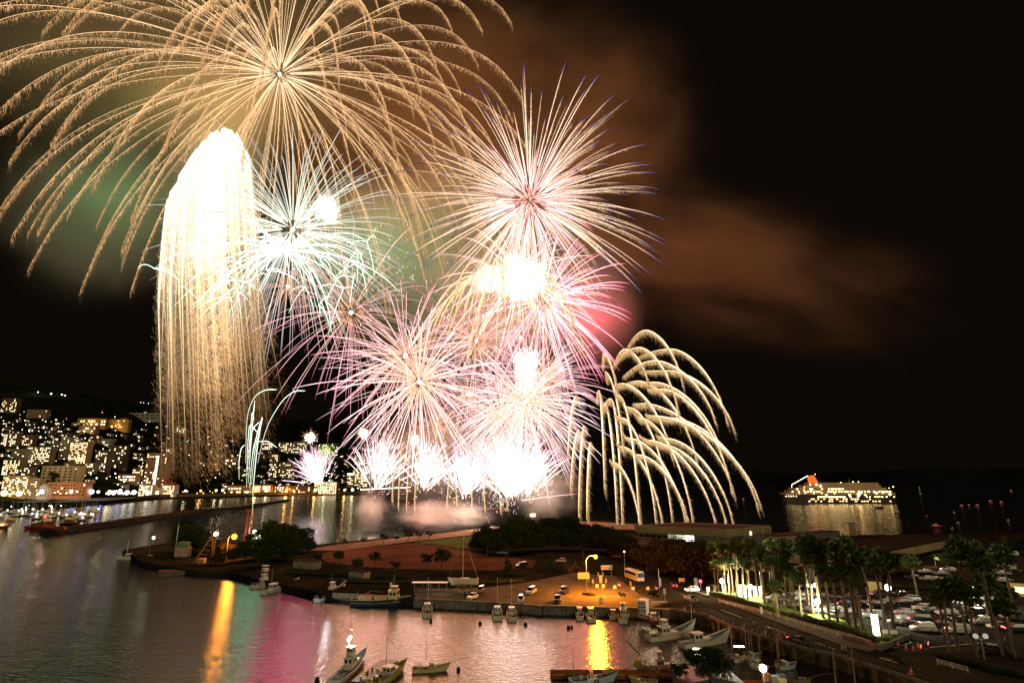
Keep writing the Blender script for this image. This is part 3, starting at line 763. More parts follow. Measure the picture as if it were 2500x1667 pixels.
# quay coping blocks
quay = [(1010, 1462), (1200, 1470), (1300, 1478), (1590, 1486), (1640, 1489)]
bb = MB(); body = MB()
for p, h in along(quay, 6.0):
    bb.box((p.x + 3 * math.cos(h), p.y + 3 * math.sin(h) + 0.2, LZ + 0.12), (5.85, 0.7, 0.24), h)
    body.box((p.x + 3 * math.cos(h) + 0.08 * math.sin(h), p.y + 3 * math.sin(h) - 0.10, 0.75), (5.8, 0.35, 2.2), h)
w_ = thing('quay_wall', 'long grey concrete block quay wall behind the moored boats', 'quay wall', P(1300, 1478, 0), 0)
for nm, q, mt in (('coping', bb, M_CONC), ('wall_face', body, M_CONCD)):
    o = q.build(nm, mt); o.parent = w_; o.location = -w_.location
# sea wall beside the road
sea = [(1640, 1489), (1732, 1506), (1784, 1530), (1860, 1556), (1975, 1588), (2042, 1603), (2100, 1620), (2250, 1668), (2600, 1790)]
sw = thing('sea_wall', 'rough buttressed brown sea wall below the road railing', 'sea wall', P(1975, 1588, 0), 0)
pa = MB(); fc = MB(); bt = MB()
sp_ = [P(x, y, LZ) for x, y in sea]
for a, b in zip(sp_[:-1], sp_[1:]):
    d = b - a; L = d.length; h = math.atan2(d.y, d.x); n = Vector((-math.sin(h), math.cos(h), 0)); c = (a + b) / 2
    pa.box((c.x + n.x * 0.1, c.y + n.y * 0.1, LZ + 0.25), (L + 0.3, 0.55, 0.5), h)
    fc.box((c.x - n.x * 0.05, c.y - n.y * 0.05, 0.2), (L + 0.3, 0.45, 3.7), h)
for p, h in along(sea, 2.6):
    n = Vector((-math.sin(h), math.cos(h), 0))
    bt.box((p.x - n.x * 0.42, p.y - n.y * 0.42, 0.55), (1.0, 0.5, 2.6), h, 0.55)
for nm, q, mt in (('parapet', pa, M_CONCD), ('wall_face', fc, mat('stained_wall', (0.11, 0.08, 0.048), 0.95, 0, 0.6, 0.5, 0.4))):
    o = q.build(nm, mt, sw); o.location = -sw.location
for i in range(0, len(bt.v), 8):
    if i // 8 >= 60: break
    q = MB(); q.add(bt.v[i:i + 8], [(3, 2, 1, 0), (4, 5, 6, 7), (0, 1, 5, 4), (1, 2, 6, 5), (2, 3, 7, 6), (3, 0, 4, 7)])
    o = q.build('buttress', mat('stained_wall'), sw); o.location = -sw.location
def fence(name, label, pix, z, step, height, rails, mt, r=0.035, cat='railing', group=None):
    ps = along(pix, step, LZ)
    t_ = thing(name, label, cat, (ps[0][0].x, ps[0][0].y, z), 0, group)
    pl = MB(); pl.cyl((0, 0, 0), r * 1.5, height, 6)
    me = pl.mesh('post', mt)
    for p, h in ps:
        o = bpy.data.objects.new('post', me); COL.objects.link(o); o.parent = t_; o.location = (p.x - t_.location.x, p.y - t_.location.y, 0)
    for rz_ in rails:
        q = MB()
        q.tube([(p.x - t_.location.x, p.y - t_.location.y, rz_) for p, h in ps], r, 5)
        q.build('rail', mt, t_)
    return t_
fence('railing', 'dark steel railing on top of the sea wall beside the road', [(1645, 1485), (1732, 1502), (1784, 1526), (1860, 1552), (1975, 1584), (2042, 1599), (2100, 1616), (2250, 1662), (2420, 1722)], LZ + 0.5, 2.6, 1.1, (0.35, 0.72, 1.08), M_DARK)
fence('guard_fence', 'white pipe guard fence along the footway below the hedge', [(1755, 1472), (1870, 1500), (1970, 1531), (2070, 1558), (2128, 1577)], LZ + 0.16, 2.7, 0.85, (0.3, 0.55, 0.82), M_WHITE, 0.04, 'fence')
fence('guard_fence', 'short white pipe guard fence at the car park exit, near the bottom', [(2290, 1622), (2345, 1637), (2402, 1652)], LZ + 0.05, 2.4, 0.9, (0.3, 0.58, 0.86), M_WHITE, 0.045, 'fence')
fence('railing', 'thin dark railing along the promenade by the water', [(1000, 1306), (1080, 1299), (1110, 1297)], LZ + 0.04, 2.2, 1.1, (0.3, 0.7, 1.1), M_DARK, 0.04)
# road and car park markings: flat paint
def stripe(name, label, a, b, wdt, z):
    a = P(*a, LZ); b = P(*b, LZ); d = (b - a); h = math.atan2(d.y, d.x); c = (a + b) / 2
    q = MB(); n = Vector((-math.sin(h), math.cos(h), 0)) * wdt / 2
    q.add([(a.x - n.x, a.y - n.y, z), (b.x - n.x, b.y - n.y, z), (b.x + n.x, b.y + n.y, z), (a.x + n.x, a.y + n.y, z)], [(0, 1, 2, 3)])
    return tag(q.build(name, M_LINE), label, None, None, 'structure')
for a, b, wd in (((2180, 1582), (2225, 1568), 0.3), ((2225, 1568), (2214, 1559), 0.3), ((2145, 1605), (2192, 1618), 0.18), ((2145, 1605), (2175, 1612), 0.15), ((2150, 1604), (2185, 1610), 0.12),
                 ((2270, 1580), (2390, 1570), 0.2), ((2390, 1590), (2440, 1578), 0.2), ((1990, 1568), (2040, 1585), 0.15), ((1870, 1528), (1920, 1546), 0.15), ((1760, 1488), (1810, 1507), 0.15), ((1660, 1448), (1700, 1463), 0.15)):
    stripe('road_marking', 'painted line on the asphalt', a, b, wd, LZ + 0.065)

# ---------------------------------------------------------------- town shore and hillside on the left
def lerp(x, tab):
    return float(np.interp(x, [q[0] for q in tab], [q[1] for q in tab]))
DSH = [(-500, 600), (0, 660), (220, 690), (330, 820), (450, 1010), (700, 1180), (900, 1270), (1300, 1700), (1700, 2300)]
SKY = [(-600, 900), (-200, 915), (0, 925), (150, 950), (330, 985), (500, 1005), (680, 1018), (800, 1035), (900, 1062), (1000, 1092), (1150, 1128), (1350, 1148), (1700, 1162)]
def shore(px): return lerp(px, DSH)
def hill(px, v):
    """v<0.12 the flat strip behind the shore, then the slope up to the ridge (v=1)"""
    d0 = shore(px); d1 = d0 * 1.22 + 25; d2 = d1 + 900
    if v <= 0.12:
        D = d0 + (d1 - d0) * v / 0.12; z = 2.5 + 2.0 * min(1, v / 0.04)
        x = (px - 1250) / F * D * (CP - (PH / 2 - 1215) / F * SP) 
        return Vector((x, D, z))
    u = (v - 0.12) / 0.88
    D = d1 + (d2 - d1) * u
    y1 = 1168 + (CAMH - 4.5) * F / d1
    ys = lerp(px, SKY)
    py = y1 + (ys - y1) * (u ** 0.9)
    a = A(px, py, D)
    if u == 0: a.z = 4.5
    return a
def hill_at(px, py):
    """ground point on the town side that shows at pixel (px, py)"""
    lo, hi = 0.0, 1.0
    for _ in range(30):
        m_ = (lo + hi) / 2; q = hill(px, m_)
        yy = PH / 2 - F * (((q.z - CAMH) * CP - q.y * SP) / (q.y * CP + (q.z - CAMH) * SP))
        if yy > py: lo = m_
        else: hi = m_
    return hill(px, lo)
cols = np.arange(-600, 1701, 25); rows = [0, 0.001, 0.02, 0.06, 0.12] + [0.12 + 0.88 * k / 26 for k in range(1, 27)]
vs = []; fs = []
for i, px_ in enumerate(cols):
    for j, v_ in enumerate(rows):
        q = hill(px_, v_).copy()
        if j == 0: q.z = -2
        if j > 6: q.z += random.uniform(-3, 3)
        vs.append(q)
    q = vs[-1].copy(); q.y += 900; q.z = -5; vs.append(q)
nr = len(rows) + 1
for i in range(len(cols) - 1):
    for j in range(nr - 1):
        fs.append((i * nr + j, (i + 1) * nr + j, (i + 1) * nr + j + 1, i * nr + j + 1))
bb = MB(); bb.add(vs, fs)
tag(bb.build('hills', mat('wooded_hill', (0.022, 0.026, 0.013), 1.0, 0, 0.6, 0.02, 0.3)), 'dark wooded hillside behind the resort town', None, None, 'structure')
# far hills across the bay
def range_hill(name, label, prof, D, depth):
    bb = MB(); secs = []
    for x, y in prof:
        p = A(x, y, D); x0 = p.x
        secs.append([(x0 * 0.97, D - depth * 0.35, -1), (p.x, D, p.z), (x0 * 1.05, D + depth, -1)])
    bb.loft(secs, False)
    return tag(bb.build(name, mat('far_hill', (0.016, 0.017, 0.014), 1.0, 0, 0.4, 0.004)), label, None, None, 'structure')
range_hill('hills', 'low dark hills across the bay', [(1200, 1166), (1330, 1158), (1450, 1150), (1560, 1155), (1660, 1146), (1740, 1138), (1820, 1146), (1930, 1156), (2100, 1152), (2260, 1143), (2400, 1146), (2550, 1138), (2900, 1152)], 5200, 900)
# breakwaters of dark boulders and concrete
def breakwater(label, pix, wid, hgt, mtop):
    ps = [P(x, y, 0) for x, y in pix]
    t_ = thing('breakwater', label, 'breakwater', ps[0])
    q = MB(); secs = []
    fine = []
    for a, b in zip(ps[:-1], ps[1:]):
        n = max(2, int((b - a).length / (wid * 0.6)))
        fine += [a + (b - a) * k / n for k in range(n)]
    fine.append(ps[-1])
    for i, p in enumerate(fine):
        d = fine[min(i + 1, len(fine) - 1)] - fine[max(i - 1, 0)]; h = math.atan2(d.y, d.x); n = Vector((-math.sin(h), math.cos(h), 0))
        j = lambda s_: random.uniform(-s_, s_)
        secs.append([p - t_.location + n * (wid * o_ + j(wid * 0.08)) + Vector((0, 0, z_ + (j(hgt * 0.18) if z_ > 0 else 0))) for o_, z_ in ((-1.0, -1), (-0.65, hgt * 0.5), (-0.4, hgt), (0.4, hgt), (0.65, hgt * 0.5), (1.0, -1))])
    q.loft(secs); q.build('rubble_slope', mat('dark_rubble', (0.02, 0.015, 0.012), 0.95, 0, 0.5, 0.6, 0.5), t_)
    q = MB()
    secs = []
    for i, p in enumerate(fine):
        d = fine[min(i + 1, len(fine) - 1)] - fine[max(i - 1, 0)]; h = math.atan2(d.y, d.x); n = Vector((-math.sin(h), math.cos(h), 0))
        secs.append([p - t_.location + n * (wid * o_) + Vector((0, 0, z_)) for o_, z_ in ((-0.25, hgt * 0.9), (-0.25, hgt * 1.25), (0.25, hgt * 1.25), (0.25, hgt * 0.9))])
    q.loft(secs); q.build('concrete_cap', mtop, t_)
    return t_
breakwater('long dark boulder breakwater reaching out in front of the marina', [(120, 1303), (200, 1292), (300, 1277), (400, 1262), (486, 1251)], 8, 2.6, mat('red_dark_concrete', (0.05, 0.028, 0.02), 0.9, 0, 0.3, 0.3))
breakwater('thin offshore breakwater in front of the orange seafront', [(492, 1246), (580, 1240), (640, 1232), (700, 1222)], 6, 2.0, M_CONCD)
breakwater('straight concrete mole behind the launch row', [(1060, 1247), (1150, 1247), (1240, 1247)], 5, 2.5, M_CONC)
# ================================================================ TREES, PALMS, HEDGES
M_LEAF = mat('dark_foliage', (0.035, 0.050, 0.016), 0.85, 0, 0.5, 0.8, 0, 0.3)
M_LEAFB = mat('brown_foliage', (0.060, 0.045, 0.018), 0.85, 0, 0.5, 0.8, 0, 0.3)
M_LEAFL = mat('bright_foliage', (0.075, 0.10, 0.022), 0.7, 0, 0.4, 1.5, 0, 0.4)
M_BARK = mat('bark', (0.10, 0.075, 0.05), 0.95, 0, 0.4, 3.0, 0.3)
M_PALMT = mat('palm_trunk', (0.16, 0.12, 0.07), 0.9, 0, 0.4, 2.5, 0.4)
M_FROND = mat('palm_frond', (0.095, 0.150, 0.03), 0.5, 0, 0.35, 1.2, 0, 0.5)
M_FRONDD = mat('dry_frond', (0.12, 0.085, 0.035), 0.8, 0, 0.35, 1.2)
LR = np.random.default_rng(5)
def leaf_mesh(name, centers, radii, n, size, m, flat=0.75):
    """leaf-sized bent kites spread through clumps"""
    k = LR.integers(0, len(centers), n)
    d = LR.normal(0, 1, (n, 3)); d /= np.linalg.norm(d, axis=1, keepdims=True)
    c = np.array(centers)[k] + d * (np.array(radii)[k] * LR.random(n) ** 0.45)[:, None] * np.array([1, 1, flat])
    a = LR.normal(0, 1, (n, 3)); a[:, 2] *= 0.6; a /= np.linalg.norm(a, axis=1, keepdims=True)
    b = np.cross(a, LR.normal(0, 1, (n, 3))); b /= np.linalg.norm(b, axis=1, keepdims=True) + 1e-9
    s = (size * LR.uniform(0.6, 1.4, n))[:, None]
    up = np.cross(a, b) * s * 0.18
    V = np.stack([c - a * s, c + b * s * 0.45 + up, c + a * s, c - b * s * 0.45 + up], 1).reshape(-1, 3)
    i = np.arange(n) * 4
    Fc = np.concatenate([np.stack([i, i + 1, i + 2], 1), np.stack([i, i + 2, i + 3], 1)])
    me = bpy.data.meshes.new(name)
    me.from_pydata(V.tolist(), [], Fc.tolist()); me.update(); me.materials.append(m)
    return me
def tree_meshes(h, r, m, n, leaf, kind='round', seed=0):
    q = random.Random(seed)
    tr = MB(); cs = []; rs = []
    if kind == 'cone':
        tr.tube([(0, 0, 0), (0, 0, h * 0.9)], 0.16, 6, 0.04)
        for k in range(16):
            z = h * (0.12 + 0.86 * k / 16); rr = r * (1 - k / 16.5)
            for _ in range(max(1, int(5 * (1 - k / 16)))):
                th = q.random() * 6.28; cs.append((rr * 0.6 * math.cos(th), rr * 0.6 * math.sin(th), z)); rs.append(max(0.25, rr * 0.55))
    else:
        bend = q.uniform(-0.3, 0.3)
        tr.tube([(0, 0, 0), (bend * 0.3, 0.1, h * 0.25), (bend, 0.0, h * 0.5)], 0.035 * h, 7, 0.02 * h)
        nb = {'round': 7, 'bushy': 10}.get(kind, 9)
        for k in range(nb):
            th = 6.28 * k / nb + q.uniform(-0.4, 0.4); rr = r * q.uniform(0.45, 0.85); z = h * (q.uniform(0.28, 0.85) if kind == 'bushy' else q.uniform(0.5, 0.9))
            e = (bend + rr * math.cos(th), rr * math.sin(th), z)
            tr.tube([(bend * 0.6, 0, h * q.uniform(0.28, 0.45)), (bend + rr * 0.45 * math.cos(th), rr * 0.45 * math.sin(th), z * 0.8), e], 0.015 * h, 5, 0.004 * h)
            cs.append(e); rs.append(r * q.uniform(0.28, 0.5))
        if kind in ('round', 'bushy'):
            for _ in range(9 if kind == 'bushy' else 6):
                th = q.random() * 6.28; rr = r * q.uniform(0, 0.5)
                cs.append((bend + rr * math.cos(th), rr * math.sin(th), h * (q.uniform(0.3, 0.9) if kind == 'bushy' else q.uniform(0.6, 0.92)))); rs.append(r * q.uniform(0.3, 0.5))
        elif kind == 'bare':
            for k in range(34):
                th = q.random() * 6.28; rr = r * q.uniform(0.5, 1.0); z = h * q.uniform(0.55, 1.0)
                tr.tube([(bend, 0, h * 0.4), (rr * math.cos(th), rr * math.sin(th), z)], 0.03, 3, 0.01)
    return tr.mesh('trunk', M_BARK), leaf_mesh('crown', cs, rs, n, leaf, m)
TREES = {}
def tree_kind(key, *a, **k): TREES[key] = tree_meshes(*a, **k)
for i in range(4):
    tree_kind('big%d' % i, 8.0, 5.4, M_LEAF, 4200, 0.45, 'bushy', 20 + i)
    tree_kind('small%d' % i, 4.2, 2.0, M_LEAF, 900, 0.26, 'round', 40 + i)
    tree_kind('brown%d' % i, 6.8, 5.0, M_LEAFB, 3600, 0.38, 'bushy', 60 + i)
    tree_kind('young%d' % i, 4.0, 2.0, M_LEAF, 420, 0.26, 'vase', 80 + i)
tree_kind('cone0', 7.5, 1.5, M_LEAF, 2200, 0.22, 'cone', 1)
tree_kind('cone1', 7.5, 1.5, M_LEAFB, 2200, 0.22, 'cone', 2)
tree_kind('bare0', 5.0, 3.4, M_LEAFB, 160, 0.2, 'bare', 3)
tree_kind('near0', 9.5, 5.6, M_LEAF, 9000, 0.26, 'round', 4)
def tree(key, px, py, sc, label, name='tree', cat='tree', group=None, z=LZ, loc=None, sz=None):
    p = loc if loc is not None else P(px, py, z)
    t_ = thing(name, label, cat, p, random.random() * 6.28, group)
    t_.scale = (sc, sc, sz or sc)
    for nm, me in zip(('trunk', 'crown'), TREES[key]):
        o = bpy.data.objects.new(nm, me); COL.objects.link(o); o.parent = t_
    return t_
# clump of round dark trees left of the field
GW = 'dark trees at the point of the peninsula'
for i, (x, y, sc, lb) in enumerate([
    (452, 1345, 0.95, 'dark leafy tree at the tip of the point, first from the water'), (478, 1348, 0.85, 'dark leafy tree behind the crane on the point'),
    (505, 1352, 0.7, 'low dark tree between the crane and the first white lamp'), (625, 1342, 0.8, 'dark tree right of the twin white lamps on the point'),
    (655, 1342, 1.1, 'broad dark tree with a rounded top beside the twin white lamps'), (690, 1345, 1.05, 'broad dark rounded tree in the middle of the point'),
    (722, 1343, 0.9, 'dark rounded tree nearest the promenade end'), (660, 1362, 0.9, 'dark tree standing in front of the rounded clump'), (700, 1366, 0.8, 'dark tree at the corner of the dirt field'),
    (748, 1348, 0.6, 'smaller dark tree at the promenade end of the clump'), (640, 1380, 0.7, 'low dark tree above the two moored fishing boats'), (600, 1368, 0.65, 'dark tree beside the pale lit roof on the point')]):
    tree('big%d' % (i % 4), x, y, sc * 1.35, lb, group=GW)
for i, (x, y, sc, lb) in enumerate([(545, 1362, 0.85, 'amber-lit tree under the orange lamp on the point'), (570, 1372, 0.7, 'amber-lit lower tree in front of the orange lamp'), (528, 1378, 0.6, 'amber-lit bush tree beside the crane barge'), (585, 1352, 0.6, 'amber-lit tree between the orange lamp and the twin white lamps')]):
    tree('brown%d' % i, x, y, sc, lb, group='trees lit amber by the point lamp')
# dark wood behind the quay
GW = 'dark wood behind the field'
spots = []
for i, (x, y) in enumerate([(1168, 1345), (1195, 1338), (1225, 1332), (1255, 1330), (1290, 1326), (1322, 1322), (1355, 1318), (1392, 1318), (1430, 1322), (1470, 1330), (1190, 1352), (1230, 1350), (1270, 1346), (1310, 1342), (1350, 1340), (1395, 1342), (1440, 1345), (1485, 1352), (1520, 1362)]):
    wh = ['at the field edge', 'second from the field', 'beside the field corner', 'behind the parked cars', 'under the promenade lamps', 'below the terrace', 'in the thick of the wood', 'opposite the terrace van', 'before the pump house', 'beside the pump house', 'at the front by the field', 'at the front, second from the field', 'at the front above the dark van', 'at the front above the cypress', 'at the front above the cone tree', 'at the front left of the low annex', 'at the front before the annex', 'at the front beside the bus', 'behind the bus'][i]
    tree('big%d' % (i % 4), x, y, random.uniform(0.85, 1.5), 'dark bushy tree of the field wood, ' + wh, group=GW)
# slim cone trees
tree('cone0', 1240, 1402, 1.15, 'slim green cone tree by the black minivan', 'cypress', 'tree', 'cone trees along the quay road')
tree('cone0', 1345, 1398, 1.0, 'slim dark cone tree right of the black minivan', 'cypress', 'tree', 'cone trees along the quay road')
tree('cone1', 1425, 1400, 1.05, 'slim brown-lit cone tree behind the orange lamp', 'cypress', 'tree', 'cone trees along the quay road')
# single trees on the field's near edge
for i, (x, y, sc, lb) in enumerate([(826, 1380, 0.95, 'small round tree alone at the near left corner of the dirt field'), (915, 1385, 1.0, 'small dark tree at the near edge of the dirt field, left of the pair'),
    (1042, 1388, 0.95, 'smaller of two dark trees before the field, beside the yacht mast'), (1078, 1392, 1.35, 'wider of two dark trees before the field, by the yacht mast'), (872, 1400, 0.9, 'low dark tree behind the blue coaster'),
    (965, 1402, 0.8, 'low dark tree behind the small stern-on boat'), (775, 1375, 0.7, 'small dark tree left of the field corner')]):
    tree('small%d' % (i % 4), x, y, sc * 1.3, lb, group='small trees round the dirt field')
for i, (x, y) in enumerate([(840, 1334), (888, 1330), (936, 1326), (968, 1324), (996, 1321), (1022, 1318), (1047, 1316)]):
    lb = ['next to the dark wood of the point', 'second along from the point', 'beside the small playground', 'before the darkest water', 'taller and spiky at the middle of the row', 'below the pink smoke', 'last in the row towards the lawn'][i]
    tree('young%d' % (i % 4), x, y, [0.9, 1.0, 1.2, 0.9, 1.5, 1.15, 1.1][i], 'spiky young tree on the promenade edge, ' + lb, group='young trees along the promenade')
tree('bare0', 1392, 1412, 1.2, 'bare twiggy tree lit orange beside the street lamp')
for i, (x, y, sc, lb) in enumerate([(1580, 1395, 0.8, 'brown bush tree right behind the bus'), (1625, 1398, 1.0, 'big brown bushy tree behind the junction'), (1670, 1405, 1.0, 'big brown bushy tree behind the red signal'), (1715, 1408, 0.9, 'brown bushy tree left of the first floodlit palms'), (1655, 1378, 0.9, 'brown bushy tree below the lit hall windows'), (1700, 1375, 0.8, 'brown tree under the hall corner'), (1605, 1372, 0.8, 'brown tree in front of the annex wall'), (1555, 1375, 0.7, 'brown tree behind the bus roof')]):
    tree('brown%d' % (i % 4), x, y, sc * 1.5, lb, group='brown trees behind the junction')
tree('small1', 1598, 1470, 0.75, 'small dark conifer on the quay corner by the white cabin')
tree('near0', 1738, 1690, 0.62, 'leafy dark tree in front at the bottom, between the moored boats')
tree('small2', 1660, 1672, 0.75, 'low green bush tree by the orange floats at the bottom', group=None)
# trees behind the car park, some with uplights in their crowns
for i, (x, y, sc, lb) in enumerate([(2240, 1392, 1.2, 'uplit yellow-green tree by the white saloon in the upper car park'), (2285, 1382, 1.15, 'uplit yellow-green tree, second from the white saloon'), (2362, 1368, 1.1, 'uplit tree in the middle of the upper car park row'), (2396, 1360, 1.1, 'uplit tree, last but one towards the sea'), (2428, 1352, 1.1, 'uplit tree at the sea end of the row')]):
    tree('small%d' % (i % 4), x, y, sc, lb, group='uplit trees in the upper car park')
    p = P(x, y, LZ)
    lamp((p.x - 0.5, p.y - 2.2, LZ + 3.0), 900, (1, 0.86, 0.42), 0.3, 'uplight')
for i, (x, y, sc, lb) in enumerate([(2130, 1398, 0.7, 'dark tree at the foot of the long roof'), (2170, 1395, 0.7, 'dark tree below the roof edge'), (2205, 1392, 0.75, 'dark tree left of the uplit row'), (2320, 1378, 0.7, 'dark tree between the uplit trees'), (2465, 1352, 0.8, 'dark tree at the sea end of the upper car park'), (2490, 1350, 0.9, 'dark tree at the picture edge by the upper car park'), (2100, 1400, 0.6, 'dark bush tree under the white block house')]):
    tree('big%d' % (i % 4), x, y, sc, lb, group='dark trees round the upper car park')
# hillside trees in front of and between the town buildings
for i in range(44):
    x = random.uniform(-20, 830); v = random.choice([random.uniform(0.13, 0.5), random.uniform(0.3, 0.8)])
    p = hill(x, v)
    tree('big%d' % (i % 4), 0, 0, random.uniform(1.2, 2.2), 'dark tree on the town hillside among the lit houses', group='trees on the hillside', loc=p)

# ---- fan palms
def fan_palm(h, n, seed, lean):
    q = random.Random(seed)
    tr = MB()
    top = Vector((lean, lean * 0.3, h))
    tr.tube([(0, 0, 0), (0, 0, 0.6), (lean * 0.35, lean * 0.1, h * 0.5), top], 0.30, 8, 0.15)
    fr = MB(); dr = MB()
    for k in range(n):
        th = 2.39996 * k + q.uniform(-0.2, 0.2)
        el = 1.25 - 1.95 * (k / n) + q.uniform(-0.12, 0.12)
        dry = k > n * 0.86
        tgt = dr if dry else fr
        st = q.uniform(0.9, 1.3); d = Vector((math.cos(th) * math.cos(el), math.sin(th) * math.cos(el), math.sin(el)))
        base = top + Vector((0, 0, 0.1)); e = base + d * st - Vector((0, 0, 0.12 * st))
        tgt.tube([base, e], 0.035, 3, 0.02)
        side = d.cross(Vector((0, 0, 1)));
        if side.length < 1e-3: side = Vector((1, 0, 0))
        side.normalize(); upv = side.cross(d).normalized()
        R0 = q.uniform(0.95, 1.25)
        nb = 11
        for j in range(nb):
            a = (j / (nb - 1) - 0.5) * 3.5
            dirb = d * math.cos(a) + side * math.sin(a)
            tip = e + dirb * R0 - Vector((0, 0, (0.30 + 0.25 * abs(math.sin(a))) * R0 * q.uniform(0.5, 1.2)))
            mid = e + dirb * R0 * 0.55 + upv * 0.06
            wv = (d * -math.sin(a) + side * math.cos(a)) * 0.11
            tgt.add([e, mid - wv, tip, mid + wv], [(0, 1, 2), (0, 2, 3)])
    # skirt of dead leaves under the crown
    for k in range(14):
        th = q.random() * 6.28; r0 = 0.22
        b0 = top + Vector((r0 * math.cos(th), r0 * math.sin(th), -0.2)); b1 = b0 + Vector((0.35 * math.cos(th), 0.35 * math.sin(th), -1.1))
        sd = Vector((-math.sin(th), math.cos(th), 0)) * 0.25
        dr.add([b0, b1 - sd, b1 + Vector((0, 0, -0.3)), b1 + sd], [(0, 1, 2), (0, 2, 3)])
    return tr.mesh('trunk', M_PALMT), fr.mesh('crown', M_FROND), dr.mesh('dead_skirt', M_FRONDD)
PALM = [fan_palm(10.0, 34, 100 + i, random.Random(i).uniform(-0.7, 0.7)) for i in range(5)]
def palm(px, py, top_py, label, k=0, fat=1.0, name='fan_palm', meshes=None, group='fan palms around the car park'):
    p = P(px, py, LZ)
    tp = A(px, top_py, p.y); h = tp.z - LZ
    t_ = thing(name, label, 'palm tree', p, random.random() * 6.28, group)
    for nm, me in zip(('trunk', 'crown', 'dead_skirt'), meshes or PALM[k % 5]):
        o = bpy.data.objects.new(nm, me); COL.objects.link(o); o.parent = t_
    # crowns keep their size, the trunk takes the height
    kz = h / 10.0
    t_.scale = (1, 1, 1)
    tr, cr, sk = list(t_.children)
    tr.scale = (fat, fat, kz)
    for o in (cr, sk): ks = (1.2 if px < 2280 else 1.0) + 0.3 * ((px * 7 + py * 3) % 10) / 10; o.scale = (ks, ks, ks); o.location = (0, 0, h - 10.0 * ks)
    return t_
PALMS = [ # base x, base y, crown y, label
 (1752, 1440, 1372, 'short fan palm at the start of the hedge, beside the first floodlight'), (1748, 1436, 1338, 'tall fan palm at the start of the hedge, furthest up the road'),
 (1770, 1446, 1335, 'tall fan palm over the first floodlight'), (1783, 1452, 1368, 'dark-trunked fan palm just after the first floodlight'), (1790, 1444, 1345, 'pale straight palm between the first and second floodlights'),
 (1800, 1456, 1332, 'rough brown-trunked palm between the first two floodlights'), (1808, 1450, 1370, 'pale palm in the middle between the first two floodlights'), (1815, 1460, 1342, 'bright white-trunked palm left of the second floodlight'),
 (1826, 1463, 1372, 'rough palm directly before the second floodlight'), (1830, 1442, 1330, 'tall palm behind the second floodlight'), (1853, 1470, 1335, 'slim palm just right of the second floodlight'),
 (1862, 1464, 1375, 'bright palm by the silver pickup nose'), (1868, 1474, 1350, 'brown palm in front of the silver pickup'), (1890, 1482, 1362, 'thin palm in front of the silver pickup bed'),
 (1902, 1485, 1425, 'short bushy palm in front of the silver pickup'), (1920, 1482, 1370, 'rough palm between the pickup and the white wagon'), (1932, 1484, 1340, 'tall palm before the white wagon'),
 (1942, 1489, 1395, 'shorter palm before the white wagon'), (1955, 1499, 1408, 'rough stubby palm right of the white wagon'), (1975, 1503, 1330, 'pale tall palm left of the third floodlight'),
 (1985, 1505, 1365, 'brown palm close to the left of the third floodlight'), (2003, 1504, 1328, 'very tall palm right behind the third floodlight'), (2010, 1508, 1372, 'rough palm just right of the third floodlight'),
 (2025, 1514, 1385, 'thin palm before the white hatchback with the open tailgate'), (2027, 1508, 1345, 'pale palm above the white hatchback with the open tailgate'), (2045, 1519, 1400, 'brown palm cutting the white hatchback with the open tailgate'),
 (2070, 1526, 1352, 'tall palm right of the white hatchback with the open tailgate'), (2075, 1527, 1388, 'dark palm at the end of the first row of cars'), (2090, 1532, 1400, 'brown palm left of the glowing sign pillar'),
 (2098, 1534, 1338, 'second brown palm left of the glowing sign pillar'), (2108, 1538, 1412, 'lower brown palm left of the glowing sign pillar'), (2133, 1528, 1360, 'tall leaning palm behind the glowing sign pillar'),
 (2167, 1552, 1378, 'green-lit palm just right of the glowing sign pillar'), (2184, 1546, 1366, 'thin palm behind the small white notice board'), (2150, 1420, 1345, 'tall palm on the far side of the car park, left of the fourth floodlight'),
 (2243, 1459, 1368, 'leaning palm at the far hedge between the fourth and fifth floodlights'), (2058, 1440, 1330, 'dark tall palm at the far hedge above the saloons'), (1985, 1432, 1322, 'dark tall palm behind the third floodlight'),
 (1920, 1430, 1328, 'dark palm behind the pickup at the far hedge'), (1893, 1432, 1325, 'dark palm right of the steel flag poles'), (2318, 1590, 1440, 'brown palm in front of the two white minivans'),
 (2340, 1592, 1435, 'twin palm in front of the two white minivans'), (2370, 1600, 1430, 'slim palm at the forecourt edge, right of the minivans'), (2378, 1596, 1345, 'tall pale palm rising past the fifth floodlight'), (2386, 1602, 1452, 'palm in front of the forecourt by the twin-globe lamp'),
 (2440, 1608, 1370, 'tall palm right of the twin-globe lamp'), (2447, 1600, 1425, 'palm behind the twin-globe lamp'), (2480, 1605, 1478, 'rough palm at the right picture edge'), (2470, 1560, 1445, 'dark palm by the lit kiosk'), (2492, 1570, 1360, 'dark tall palm at the picture edge before the kiosk'),
 (2305, 1560, 1460, 'bushy dark palm between the two white minivans'), (2422, 1545, 1350, 'tall dark palm in the middle of the car park'), (2330, 1440, 1362, 'dark palm by the far hedge left of the fifth floodlight'), (2180, 1440, 1385, 'dark palm by the fourth floodlight')]
for i, (x, y, ty, lb) in enumerate(PALMS):
    palm(x, y, ty, lb, i, random.uniform(0.85, 1.3))
